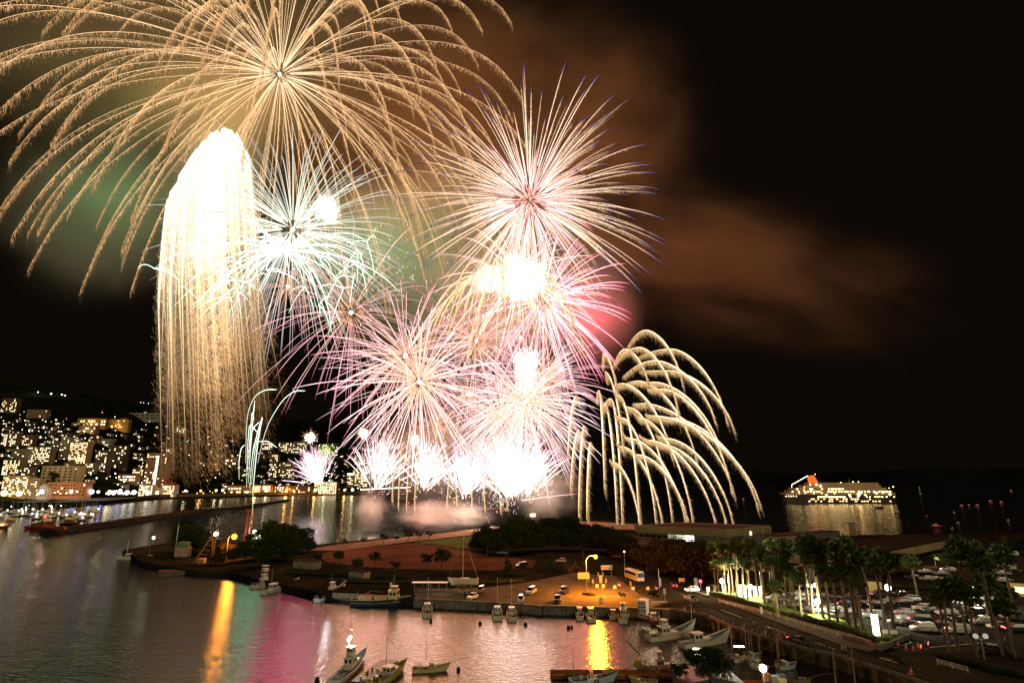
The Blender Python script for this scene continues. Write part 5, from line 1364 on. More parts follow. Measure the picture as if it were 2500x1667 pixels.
def fisher(sx, bx, label, W=None, hm=None, style=0, seed=0, bow=None, Lk=1.0, house=True, mh=4.5, deckm=None, cabinm=None, hx=-0.12, marks=False, hs=1.0):
    t_, L = setup(sx, bx, label); L *= Lk
    W = W or L * 0.24
    free = 0.75 if L > 7 else 0.5
    dz = hull(t_, L, W, bow or (free + 0.11 * L), free, hm or M_HULLW, deckm or M_DECK, hm or M_HULLW)
    if house:
        l = min(2.4, L * 0.22) * hs
        wheelhouse(t_, hx * L, dz(hx * L), l, W * 0.55, 2.0 * hs, cabinm or M_HULLW)
        if style in (1, 2):
            wheelhouse(t_, hx * L - 0.1, dz(hx * L) + 2.1 * hs, l * 0.6, W * 0.42, 1.25 * hs, cabinm or M_HULLW, roof_over=0.3)
        e = MB(); e.box((hx * L + l * 0.9, 0, dz(hx * L) + 0.45), (l * 0.9, W * 0.5, 0.9)); e.build('engine_casing', cabinm or M_HULLW, t_)
    if mh: mast(t_, hx * L - (1.0 if house else 0), dz(hx * L) + (1.6 if house else 0), mh)
    if style == 2:
        q = MB()
        for s_ in (-1, 1):
            for k in (-0.8, 0.8): q.tube([(hx * L + k, s_ * W * .3, dz(0)), (hx * L + k * .6, s_ * W * .25, dz(0) + 4.6)], .05, 5)
        q.build('tower_frame', M_HULLW, t_)
        q = MB(); q.box((hx * L, 0, dz(0) + 4.3), (1.5, W * .6, .1)); q.box((hx * L, 0, dz(0) + 5.9), (1.8, W * .66, .1)); q.box((hx * L, 0, dz(0) + 4.75), (1.3, W * .55, .8)); q.build('flying_bridge', M_HULLW, t_)
    rail(t_, L, W * 0.9, free, -L * 0.45, -L * 0.22)
    clutter(t_, -L * .45, L * .3, W, dz(0) + .02, 5, seed)
    if marks:
        q = MB()
        for r_ in range(2):
            for k in range(4):
                c = ((k - 1.5) * W * .16, 0.30 + .30 * r_)
                for _ in range(3):
                    q.box((-L / 2 - .015, c[0] + random.uniform(-.08, .08), c[1] + random.uniform(-.07, .07)), (.02, random.choice([.05, .18]), random.choice([.04, .16])))
        q.build('stern_lettering', M_DARK, t_)
    # mooring line
    q = MB(); q.tube([(L * .5, 0, (bow or (free + .11 * L))), (L * .5 + 2.0, 0.3, 1.6), (L * .5 + 4.2, .5, 1.9)], .03, 4); q.build('mooring_line', M_WOOD, t_)
    return t_, L, W, dz
# left pair by the slipway
fisher((614, 1437), (690, 1424), 'cream fishing boat with a tall flying bridge, rear one of the pair near the point', 2.8, style=2, seed=1, mh=5.0)
fisher((641, 1451), (722, 1430), 'long cream fishing boat with a sweeping bow, front one of the pair near the point', 2.9, style=0, seed=2, mh=4.5, hx=-0.2)
# white floodlit boat
t_, L, W, dz = fisher((773, 1470), (836, 1447), 'bright white boat with a sloping cabin gleaming under a lamp', 2.6, style=1, seed=3, mh=4.0, hm=mat('gloss_white', (0.82, 0.83, 0.85), 0.3, 0, .05), hx=0.08)
lamp(P(812, 1480, 0) + Vector((0, -5, 7)), 900, (0.9, 0.94, 1.0), 0.3, 'deck_light')
# navy coaster with cream house
t_, L = setup((858, 1476), (990, 1477), 'navy hulled coaster with cream deckhouse forward and orange-lit hatches', 'boat', 'coaster')
W = 4.0
dz = hull(t_, L, W, 2.5, 1.45, M_HULLN, M_RUST, M_CREAM, stripe=M_CREAM)
wheelhouse(t_, L * .28, dz(L * .28), 2.6, 2.8, 2.2, M_CREAM); wheelhouse(t_, L * .29, dz(L * .28) + 2.25, 1.7, 2.2, 1.0, M_CREAM)
q = MB(); q.tube([(L * .22, -.5, dz(0) + 3.4), (L * .22, -.5, dz(0) + 4.6)], .3, 8); q.build('funnel', M_CREAM, t_)
mast(t_, L * .27, dz(0) + 3.8, 2.6)
q = MB(); q.box((L * .05, 0, dz(0) + .55), (L * .22, 2.6, 1.1)); q.build('fore_hatch', M_CREAM, t_)
q = MB(); q.box((-L * .24, 0, dz(0) + .6), (L * .24, 2.8, 1.2)); q.build('aft_hatch', M_CREAM, t_)
q = MB(); q.box((-L * .24, 0, dz(0) + 1.24), (L * .22, 2.5, .08)); q.box((L * .05, 0, dz(0) + 1.14), (L * .2, 2.2, .08)); q.build('hatch_cover', mat('hatch_orange_lit', (0.5, 0.2, 0.13), .8, 0, .2), t_)  # orange light on the hatch covers is put into their colour
q = MB(); q.tube([(-L * .44, 0, dz(0) + .4), (-L * .15, .4, dz(0) + 2.3)], .07, 5); q.tube([(-L * .1, -.2, dz(0) + 2.4), (L * .1, -.2, dz(0) + 2.1)], .07, 5); q.tube([(-L * .42, 1.1, dz(0)), (-L * .42, 1.1, dz(0) + 2.2)], .08, 5); q.build('derrick_boom', M_STEEL, t_)
clutter(t_, -L * .45, L * .1, W, dz(0), 7, 9)
q = MB()
for k in range(6):
    if k == 4: continue
    for _ in range(4): q.box((L * .30 + k * .28 + random.uniform(-.06, .06), -W * .485 + .02, 1.25 + random.uniform(-.08, .08) + k * .03), (random.choice([.05, .18]), .05, random.choice([.04, .17])))
q.build('bow_lettering', M_WHITE, t_)
# stern-on boats moored bow to the quay
for sx, bx, lb, Wd, sd, mh, hsz in (((1043, 1507), (1043, 1478), 'small stern-on boat with a tall mast alone between coaster and pair, its transom lettered', 2.5, 11, 6.5, .8),
    ((1215, 1514), (1213, 1490), 'stern-on grey boat with a tall mast, first of the pair below the quay', 2.5, 12, 7.0, .85), ((1250, 1517), (1248, 1490), 'stern-on white boat with a tall mast, second of the pair below the quay', 2.5, 13, 7.0, .85),
    ((1416, 1514), (1414, 1493), 'small stern-on white boat at the edge of the orange reflection, smaller of the two', 2.1, 14, 3.0, .8), ((1444, 1519), (1440, 1493), 'stern-on white boat with an orange-lit canopy right over the orange reflection', 2.5, 15, 3.4, .9)):
    fisher(sx, bx, lb, Wd, None, 0, sd, 1.5, mh=mh, marks=True, hs=hsz, hx=-.05)
fisher((1497, 1513), (1497, 1497), 'small amber-lit motorboat with a rounded cabin beside the white cabin cruiser', 2.2, M_CREAM, 0, 16, 1.1, mh=0, hs=.7, cabinm=M_CREAM)
t_, L, W, dz = fisher((1521, 1522), (1524, 1497), 'white cabin cruiser with a big dark-windowed cabin, stern to the camera', 2.6, None, 1, 17, 1.3, mh=2.2, hs=1.0, hx=-.1)
fisher((1592, 1515), (1553, 1505), 'open white skiff lying at a slant right of the cabin cruiser', 1.7, None, 0, 18, 0.9, mh=0, house=True, hs=.45)
fisher((1600, 1525), (1590, 1495), 'boat with a curved rusty hull and roll bar in the dark inner corner', 2.2, M_RUST, 0, 19, 1.6, mh=0, hs=.6)
# bigger white boats on the right
fisher((1583, 1563), (1688, 1551), 'large white fishing boat with a two-storey wheelhouse and a very high bow', 3.2, None, 1, 21, 3.4, mh=3.6, hx=-.12, Lk=1.05, deckm=M_DECKB)
fisher((1664, 1580), (1776, 1566), 'white fishing boat with a long fore deck, bow against the sea wall', 3.0, None, 0, 22, 2.9, mh=8.0, hx=-.16, deckm=M_DECKB)
# boat with the green boom
t_, L, W, dz = fisher((1552, 1640), (1650, 1640), 'white work boat with a green crane boom and a yellow net drum', 2.4, M_HULLW, 1, 23, 1.1, mh=3.0, hx=.12, hs=.85, deckm=M_BGREEN)
mast(t_, -L * .38, dz(0), 7.5, .09)
q = MB(); q.tube([(-L * .38, 0, dz(0) + 2.6), (-L * .52, .1, dz(0) + 3.3), (-L * .72, .2, dz(0) + 5.0)], .17, 7, .12); q.build('crane_boom', M_BGREEN, t_)
q = MB(); q.cyl((-L * .44, -.5, dz(0) + .9), .75, 1.0, 14, axis='y'); q.build('net_drum', M_YELLOW, t_)
# pale blue boat at the bottom
t_, L, W, dz = fisher((1392, 1672), (1500, 1662), 'pale blue open boat with a tyre fender, cut by the bottom edge', 2.3, M_HULLB, 0, 24, 1.6, mh=0, house=False, deckm=M_DECKB)
mast(t_, -L * .42, dz(0), 4.6, .06)
q = MB(); q.box((-L * .02, .1, dz(0) + .7), (.55, .6, 1.4)); q.build('control_stand', M_CREAM, t_)
q = MB(); q.box((-L * .05, -W * .5, .9), (1.9, .08, .55)); q.build('name_board', M_WHITE, t_)
q = MB(); ring = [(L * .03 + .33 * math.cos(a * .5236), -W * .5 - .12, .55 + .33 * math.sin(a * .5236)) for a in range(13)]; q.tube(ring, .11, 6); q.build('tyre_fender', M_ROPE, t_)
for k, (xx, c) in enumerate(((.30, M_ORANGE), (.36, M_ORANGE), (.44, M_YELLOW))):
    q = MB(); q.ball((L * xx, .35, dz(L * xx) + .45), .38, 10, 6); q.build('float_ball', c, t_)
fisher((1605, 1672), (1540, 1664), 'cream skiff without a mast by the rusty pontoon, cut by the bottom edge', 1.6, M_CREAM, 0, 25, .9, mh=0, house=False)
fisher((1006, 1640), (1092, 1636), 'cream skiff with a small cabin box afloat in the salmon reflection', 1.9, M_CREAM, 0, 26, 1.3, mh=3.2, hs=.55, hx=.05, cabinm=M_CREAM)
# bottom-left group
t_, L, W, dz = fisher((812, 1676), (888, 1608), 'white two-deck work boat under a blazing lamp, at the bottom', 2.9, mat('worn_white', (0.7, 0.68, 0.6), .5, 0, .25, 1.2), 1, 27, 1.7, mh=7.0, hx=.02, hs=1.05, deckm=M_DECKB)
q = MB(); q.tube([(L * .1, .9, dz(0)), (L * .1, .9, dz(0) + 4.3)], .09, 6); q.build('lamp_post', M_WHITE, t_)
q = MB(); q.tube([(L * .1 - .5, .9, dz(0) + 4.4), (L * .1 + .6, .9, dz(0) + 4.75)], .24, 8); q.build('deck_lamp', glow('deck_lamp_lit', (1, .98, .9), 14), t_)
lamp((L * .1 - 1.4, 0.2, dz(0) + 5.2), 900, (1, .96, .82), .3, 'deck_light', t_)
t_, L, W, dz = fisher((905, 1680), (985, 1634), 'yellow-green lit old boat crowded with gear, beside the black raft', 3.0, mat('boat_yellow_lit', (0.5, 0.46, 0.12), .6, 0, .2), 0, 28, 1.6, mh=5.0, hx=.02, hs=.7, deckm=M_WOOD)  # yellow-green light on this boat is put into its hull colour
clutter(t_, -L * .4, L * .4, W, dz(0) + .1, 10, 77)
t_, L = setup((880, 1672), (948, 1622), 'flat black raft with white fish boxes between two boats', 'raft', 'work_raft', None)
q = MB(); q.box((0, 0, .35), (L * 1.1, 3.2, .7)); q.build('pontoon', M_DARK, t_); clutter(t_, -L * .5, 0, 3.0, .7, 7, 5)
for px_, py_, sz in ((1172, 1523, .45), (1283, 1526, .5), (1388, 1534, .5), (1396, 1533, .35), (1052, 1518, .4), (1119, 1637, .4), (774, 1662, .5)):
    q = MB(); q.cyl((0, 0, -.3), sz, .9, 9, sz * .7); o = q.build('mooring_buoy', M_ROPE); o.location = P(px_, py_, 0)
    tag(o, {1172: 'black mooring buoy left of the stern-on pair', 1283: 'black mooring buoy right of the stern-on pair', 1388: 'black mooring buoy left of the orange reflection, larger of two', 1396: 'black mooring buoy left of the orange reflection, smaller of two', 1052: 'black mooring buoy under the single stern-on boat', 1119: 'dark buoy right of the cream skiff', 774: 'dark mooring post at the bottom by the white work boat'}[px_], 'buoy', 'mooring buoys in the basin')
# moored craft bottom right
fisher((1822, 1610), (1855, 1606), 'pale covered boat behind the leafy tree at the bottom', 2.0, M_HULLB, 0, 31, 1.0, mh=4.5, hs=.5)
fisher((1838, 1628), (1874, 1640), 'white motorboat lit by the quay lamp behind the leafy tree', 2.0, None, 0, 32, 1.0, mh=4.0, hs=.6)
fisher((1900, 1632), (1942, 1628), 'inflatable-sided grey boat with a red box beneath the sea wall', 2.0, M_HULLB, 0, 33, .9, mh=4.0, hs=.5)
fisher((1925, 1662), (1978, 1668), 'brown wooden skiff beneath the sea wall at the bottom', 1.7, M_WOOD, 0, 34, .9, mh=0, house=False)
fisher((1790, 1615), (1818, 1612), 'small pale boat just right of the leafy tree', 1.6, None, 0, 35, .8, mh=3.5, hs=.45)
for x, y, h, lb in ((1832, 1630, 6.0, 'thin dark mooring pole behind the leafy tree'), (1858, 1640, 7.5, 'thick wooden mooring pole by the quay lamp'), (1902, 1640, 11.5, 'tall white-banded mooring pole beneath the sea wall'), (2043, 1690, 6.5, 'short rusty mooring pole at the bottom by the sea wall'), (2090, 1690, 7.5, 'bent grey mooring pole at the bottom by the sea wall')):
    q = MB(); q.tube([(0, 0, -1), (0.15, 0, h)], .14, 6, .1); o = q.build('mooring_pole', M_WOOD); o.location = P(x, y, 0); tag(o, lb, 'pole', 'mooring poles beneath the sea wall')
# rusty pontoon along the bottom right and the lit landing with floats
t_ = thing('floating_pontoon', 'long rusty brown pontoon along the bottom behind the pale blue boat', 'pontoon', P(1510, 1652, 0), face((1390, 1652), (1640, 1652)))
q = MB(); q.box((0, 0, .45), (24, 2.2, .9)); q.build('float_deck', M_RUST, t_)
q = MB(); q.box((0, -1.15, .72), (23.5, .12, .2)); q.build('rubbing_strake', mat('strake_yellow', (.35, .25, .06), .8, 0, .3), t_)
q = MB(); q.box((9.5, .3, 1.2), (.9, .7, .6)); q.build('crate', M_ORANGE, t_)
for i, (x, y) in enumerate(((1652, 1648), (1658, 1655), (1648, 1660), (1665, 1662))):
    q = MB(); q.ball((0, 0, .4), .42, 10, 6); o = q.build('float_ball', M_ORANGE if i < 2 else M_CREAM); o.location = P(x, y, 0.9)
    tag(o, ['orange net float on top of the heap by the low bush', 'second orange net float in the heap by the low bush', 'cream net float at the front of the heap', 'cream net float at the right of the heap'][i], 'float', 'net floats heaped by the pontoon')
t_ = thing('landing_stage', 'red-brown landing stage and dark shed roof under the small quay lamp at the bottom', 'landing', P(1860, 1700, 0))
q = MB(); q.box((0, 0, .7), (9, 7, 1.4)); q.build('deck', M_RUST, t_)
q = MB(); q.profile([(-13.5, 1.4), (-13.5, 3.0), (-8.5, 4.0), (-3.8, 3.0), (-3.8, 1.4)], -4, 3); q.build('shed_roof', M_DARK, t_)
for i, (dx, dy, c, lb) in enumerate(((3.2, 2.0, M_HULLB, 'blue bin'), (4.6, 2.6, mat('bin_blue', (.05, .14, .3), .6, 0, .1), 'deep blue bin'), (2.2, 2.9, M_ORANGE, 'orange pallet box'), (3.6, 0.4, M_CREAM, 'cream pallet box'))):
    q = MB(); q.box((0, 0, .5), (1.2, 1.0, 1.0)); q.box((0, 0, 1.02), (1.3, 1.1, .08)); o = q.build('fish_bin', c); o.location = P(1860, 1700, 0) + Vector((dx, dy, 1.4)); tag(o, lb + ' on the red-brown landing under the small quay lamp', 'bin', 'bins on the landing')
# boats by the point
fisher((290, 1364), (350, 1366), 'pale grey boat with a mast lying off the tip of the point', 2.6, M_HULLW, 0, 41, 1.6, mh=6, hs=.9)
fisher((352, 1372), (385, 1364), 'dark workboat with a teal wheelhouse roof by the point', 3.2, M_RUST, 0, 42, 1.6, mh=7, hs=.9, cabinm=M_BGREEN)
t_, L = setup((392, 1404), (470, 1398), 'low dark barge with a square-holed side in front of the point', 'barge', 'work_barge', None)
q = MB(); q.box((0, 0, .7), (L * 1.15, 6.5, 1.4)); q.build('hull', M_CONCD, t_)
q = MB(); q.box((0, 0, 1.44), (L * 1.1, 6.2, .08)); q.build('deck', M_RUST, t_)
for k in range(5):
    q = MB(); q.box(((k - 2) * 1.6, -3.27, .85), (.6, .05, .4)); q.build('fender_hole', M_DARK, t_)
t_ = thing('crane_barge', 'yellow lattice crane jib standing on a barge at the point', 'crane', P(496, 1388, 0), R(8))
q = MB(); q.box((0, 0, .9), (11, 6, 1.8)); q.build('pontoon', M_RUST, t_)
q = MB()
for y in (-.7, .7):
    q.tube([(-4, y, 1.8), (2.0, y * .4, 12.5)], .16, 5); q.tube([(3.2, y, 1.8), (2.0, y * .4, 12.5)], .14, 5); q.tube([(2.9, y, 1.8), (3.4, y * .4, 12.6)], .12, 5)
    for k in range(6): q.tube([(-4 + k, y * (1 - .1 * k), 1.8 + 1.78 * k), (-3.2 + k * .9 + 2, y * .8, 1.8 + 1.6 * k)], .07, 4)
q.build('lattice_jib', mat('crane_yellow', (.40, .24, .05), .7, 0, .3), t_)
q = MB(); q.box((-1, 0, 2.8), (2.5, 2.4, 2.0)); q.build('cab', mat('crane_yellow'), t_)
t_ = thing('signal_mast', 'white signal hut with a tall mast among the dark trees of the point', 'hut', G(446, 1358), 0)
q = MB(); q.box((0, 0, 2), (5, 3.5, 4)); q.build('hut_wall', M_CONC, t_); q = MB(); q.tube([(-3.5, 0, 0), (-3.4, 0, 13)], .2, 6, .1); q.build('mast', M_STEEL, t_); q = MB(); q.box((0, 0, 5), (4, 3, 1.6)); q.build('lookout', M_BGREEN, t_)
# propped-up yacht on the quay
a = G(1102, 1447); b = G(1163, 1447)
t_ = thing('sailing_yacht', 'cream sailing yacht with a tall bare mast propped up ashore on the quay', 'yacht', (a + b) / 2 + Vector((0, 0, 2.6)), R(178), None)
L = (b - a).length * 1.12
dz = hull(t_, L, 2.6, 1.5, 1.05, mat('yacht_cream', (.62, .56, .40), .4, 0, .06), M_DECK, M_WHITE)
q = MB(); q.profile([(-L * .2, .9), (-L * .18, 1.5), (L * .12, 1.45), (L * .2, 1.0)], -.7, .7); q.build('coachroof', M_CREAM, t_)
q = MB(); q.profile([(-.8, -.4), (1.0, -.4), (.7, -1.7), (-.5, -1.7)], -.15, .15); q.build('keel', M_RUST, t_)
q = MB(); q.tube([(L * .05, 0, 1.0), (L * .05, 0, 13.5)], .13, 7, .08); q.build('mast', M_STEEL, t_)
q = MB(); q.tube([(L * .05, -1.1, 8.0), (L * .05, 1.1, 8.0)], .05, 4); q.build('spreader', M_STEEL, t_)
q = MB(); q.tube([(L * .05, 0, 13.4), (-L * .5, 0, 1.2)], .025, 4); q.tube([(L * .05, 0, 13.4), (L * .55, 0, 1.6)], .025, 4); q.build('stay', M_STEEL, t_)
for sx in (-L * .25, L * .22):
    for s_ in (-1, 1):
        q = MB(); q.tube([(sx, s_ * 1.4, -2.55), (sx, s_ * .8, .2)], .12, 5); q.build('prop_leg', M_WOOD, t_)
q = MB(); q.box((L * .05, 0, -2.2), (L * .6, 1.8, .7)); q.build('cradle', M_CONC, t_)
# ================================================================ CRUISE SHIP AND BOATS FAR OUT
D = 34 * F / (1228 - HOR)
c = P(2048, 1228, 0)
k = MP(1228, c.y)
t_ = thing('cruise_ship', 'brightly lit white cruise ship with a red funnel, moored out in the bay', 'cruise ship', c, 0, None)
x_ = lambda px: (px - 2048) * k
h_ = lambda py: (1228 - py) * k
q = MB(); secs = []
for px_, ztop, bw in ((1911, 12, 3.0), (1916, 12, 8.0), (1940, 12.5, 10.5), (2000, 12, 11), (2120, 12, 11), (2160, 12.5, 9), (2180, 13.5, 5), (2192, 14.5, .6)):
    xx = x_(px_); secs.append([(xx, -bw, ztop), (xx - (2 if px_ > 2170 else 0), -bw * .85, 0), (xx - (2 if px_ > 2170 else 0), bw * .85, 0), (xx, bw, ztop)])
q.loft(secs, True, True); q.build('hull', mat('ship_hull_dark', (.014, .012, .011), .6, 0, .1), t_)
M_SHIP = mat('ship_white', (.34, .26, .14), .6, 0, .05)
decks = [(1914, 2178, 12, 14.6, 10.5), (1925, 2172, 14.6, 18, 9.8), (1935, 2160, 18, 21.5, 9), (1960, 2148, 21.5, 25, 8), (1975, 2145, 25, 28.5, 6.5)]
for i, (a, b, z0, z1, bw) in enumerate(decks):
    q = MB(); q.box((x_((a + b) / 2), 0, (z0 + z1) / 2), ((b - a) * k, bw * 2, z1 - z0 - .05)); o = q.build('deck_house', M_SHIP, t_)
    # strip of lit cabin windows
M_SW = glow('ship_window_lit', (1, .66, .26), 8)
M_SW2 = glow('ship_deck_light', (1, .62, .22), 12)
uw = MB(); uw.box((0, 0, 0), (1, .3, 1)); UW = uw.mesh('window', M_SW); UL = MB().ball((0, 0, 0), .5, 8, 5).mesh('deck_light', M_SW2)
cnt = 0
for z, a, b, st, keep, hh in ((3.2, 1960, 2175, 7, .5, .9), (6.0, 1968, 2120, 5.0, .45, 1.0), (9.0, 1990, 2060, 3.4, .95, 1.5), (9.2, 2068, 2176, 6, .6, 1.2), (16.2, 1930, 2168, 6.5, .75, 1.7), (19.8, 1938, 2156, 5.5, .62, 1.7), (23.4, 1966, 2146, 4.2, .85, 1.9), (26.8, 1995, 2144, 4.6, .7, 1.8)):
    px_ = a
    bw = [d for d in decks if d[2] <= z < d[3]]
    yy = -(bw[0][4] if bw else 10.9) - .1
    while px_ < b and cnt < 98:
        if random.random() < keep:
            o = link('window', UW, t_, (x_(px_), yy, z)); o.scale = (random.uniform(1.0, 2.4), 1, hh); cnt += 1
        px_ += st * random.uniform(.8, 1.3)
for px_, z, sc in ((1912, 10, 2.0), (1918, 10.2, 2.2), (1924, 10.0, 2.4), (1930, 10.2, 2.2), (1937, 10.0, 2.0), (1945, 14, 2.0), (1960, 14.4, 2.2), (1980, 14, 2.4), (2000, 14.2, 2.2), (2010, 11.5, 4.0), (2030, 14, 2.4), (2066, 11.6, 4.5), (2088, 12, 7), (2092, 14.5, 5), (2104, 11.8, 3.6), (2132, 14.3, 4.0), (2148, 14.6, 2.6), (2164, 12.4, 5), (1958, 18.2, 2), (1975, 18.5, 2.2), (1975, 26, 3.5), (1990, 26, 3.8), (2000, 24, 4), (1960, 22, 2), (2176, 23, 2.4), (2165, 21, 1.6), (1990, 40, 1.8), (2080, 29.5, 2.2), (2093, 29.5, 2.0), (2050, 28.8, 1.8), (2116, 16.5, 2.6), (2060, 16.5, 2.6)):
    o = link('deck_light', UL, t_, (x_(px_), -11.2 if z < 15 else -9.9, z)); o.scale = (sc * .55,) * 3
q = MB(); q.profile([(x_(1982), 25), (x_(1980), 38), (x_(1993), 38.5), (x_(2003), 27)], -2.6, 2.6); q.build('funnel', glow('red_funnel_painted_glow', (1.0, 0.16, 0.02), 1.2), t_)  # floodlighting of the funnel is put in as emission of its surface
q = MB(); q.tube([(x_(1936), -1, 20), (x_(1937), -1, 25.5), (x_(1979), -1, 38)], .35, 5); q.build('string_of_lights', glow('string_lights', (1, .85, .6), 5), t_)
q = MB(); q.tube([(x_(2080), 0, 28), (x_(2080), 0, 34)], .3, 5); q.build('mast', M_SHIP, t_)
for px_, pw in ((1960, 2200), (2020, 2800), (2090, 4200), (2150, 2600)):
    lamp((x_(px_), -19, 25), pw * .12, (1, .60, .24), 1.5, 'ship_light', t_)
for i, (x, y, ln, lb, cw, cr) in enumerate([(2148, 1240, 22, 'dark tender with a bright lamp in front of the cruise ship', 1, 0), (2192, 1252, 14, 'small lit launch just astern of the tender', 1, 0), (2286, 1288, 30, 'long launch with white and red lights, nearest the shore', 1, 1), (2325, 1291, 10, 'small boat with a bluish lamp beside the long launch', 1, 0),
    (2340, 1279, 14, 'pale motorboat beyond the long launch', 1, 0), (2348, 1236, 12, 'white lit boat at the left of the distant flotilla', 1, 1), (2366, 1235, 10, 'boat with a dim white lamp in the flotilla', 1, 0), (2386, 1236, 14, 'boat with red and white lights in the flotilla', 1, 1), (2418, 1226, 14, 'boat with a double white and red light, centre of the flotilla', 1, 1), (2444, 1228, 12, 'boat with red and white lights, right end of the flotilla', 1, 1),
    (2462, 1272, 12, 'boat with a warm lamp and green reflection at the right', 1, 0), (2330, 1252, 8, 'tiny dark boat with a lamp left below the flotilla', 1, 0), (2262, 1260, 6, 'faint red-lit boat left of the flotilla', 0, 1), (2247, 1206, 10, 'far boat with three stacked white lights', 1, 0), (2468, 1200, 9, 'far boat with a red and a white light at the right', 1, 1), (1665, 1222, 14, 'red-lit boat behind the gold palm comets', 0, 1), (1795, 1222, 10, 'boat with white and red lights right of the gold palm comets', 1, 1), (1815, 1220, 10, 'second boat with red lights right of the gold palm comets', 1, 1), (1690, 1221, 7, 'faint red boat light under the gold palm comets', 0, 1), (1398, 1196, 8, 'boat with two white lights beside the smoke bank', 1, 0), (1432, 1205, 7, 'boat with one white light left of the gold palm comets', 1, 0)]):
    p = P(x, y, 0); kk = MP(y, p.y); L = ln * kk
    b_ = thing('small_boat', lb, 'boat', p, 0, 'lit boats out in the bay')
    q = MB(); q.loft([[(-L / 2, -L * .12, L * .12), (-L / 2, 0, -.3), (-L / 2, L * .12, L * .12)], [(0, -L * .14, L * .12), (0, 0, -.3), (0, L * .14, L * .12)], [(L * .55, -.05, L * .2), (L * .45, 0, 0), (L * .55, .05, L * .2)]]); q.build('hull', M_DARK, b_)
    q = MB(); q.box((-L * .05, 0, L * .2), (L * .4, L * .2, L * .16)); q.build('cabin', M_SHIP, b_)
    if cw:
        q = MB(); q.ball((-L * .05, -L * .1, L * .34), .5 * kk, 8, 5); q.build('lamp', glow('boat_lamp_white', (1, .88, .72), 1.5, False), b_)
        if i == 13:
            for dz_ in (6, 12): q = MB(); q.ball((0, 0, L * .34 + dz_ * kk), .6 * kk, 8, 5); q.build('lamp', glow('boat_lamp_white'), b_)
    if cr: q = MB(); q.tube([(-L * .3, -L * .14, L * .16), (L * .3, -L * .14, L * .16)], .33 * kk, 6); q.build('side_light', glow('boat_lamp_red', (1, .06, .07), .7, False), b_)
# ================================================================ THE TOWN ON THE HILLSIDE
WIN = MB().box((0, 0, 0), (1, 1, 1))
LIT = [glow('window_warm', (1, .70, .33), 3.4, False), glow('window_white', (1, .90, .68), 4.5, False), glow('window_amber', (1, .46, .12), 3, False), glow('window_yellow', (1, .78, .36), 4.2, False)]
WMESH = [WIN.mesh('window', m) for m in LIT]
DARKW = WIN.mesh('window', M_GLASS)
GT = 'buildings of the resort town'
def wallm(c): return mat('town_wall_%d_%d_%d' % tuple(int(v * 100) for v in c), c, .85, 0, .12, .1)
def building(x0, x1, yt, yb, label, wall=(.36, .30, .22), cols=6, floors=6, lit=.5, cap=70, style='', ws=1.0, rot=None, name='hotel', base=None, depth=14, cat='building', group=GT, win=(0, 1, 3), dark=True):
    xm = (x0 + x1) / 2
    p = base if base is not None else hill_at(xm, yb)
    k = MP(yb, p.y)
    w_, h = (x1 - x0) * k, (yb - yt) * k * .98
    t_ = thing(name, label, cat, p, R(random.uniform(-6, 6)) if rot is None else rot, group)
    cols = int(round(cols * 1.35)); floors = int(round(floors * 1.25))
    q = MB(); q.box((0, depth / 2, h / 2 - 4), (w_, depth, h + 8)); q.build('wall', wallm(wall), t_)
    q = MB(); q.box((0, depth / 2, h + .5), (w_ + .8, depth + .8, 1.0))
    if 'box' in style: q.box((w_ * .2, depth / 2, h + 2.5), (w_ * .3, depth * .5, 4))
    q.build('roof', mat('roof_red', (.35, .05, .04), .7, 0, .2) if 'red' in style else wallm(tuple(c * .7 for c in wall)), t_)
    fh, cw = h / (floors + .4), w_ / cols
    n = 0
    if 'slab' in style or 'band' in style:
        for f in range(floors):
            q = MB(); q.box((0, -.5, (f + .2) * fh), (w_ * .98, 1.0, fh * .22)); q.build('balcony', wallm(tuple(min(.8, c * 1.15) for c in wall)), t_)
    cells = [(f, c) for f in range(floors) for c in range(cols)]
    random.shuffle(cells)
    for f, c in cells:
        if n >= cap: break
        on = random.random() < lit
        if not on and not dark: continue
        o = link('window', WMESH[random.choice(win)] if on else DARKW, t_, ((c + .5) * cw - w_ / 2, -.06, (f + .62) * fh))
        o.scale = (cw * random.uniform(.34, .56) * ws, .3, fh * .40 * ws); n += 1
    return t_, w_, h, k
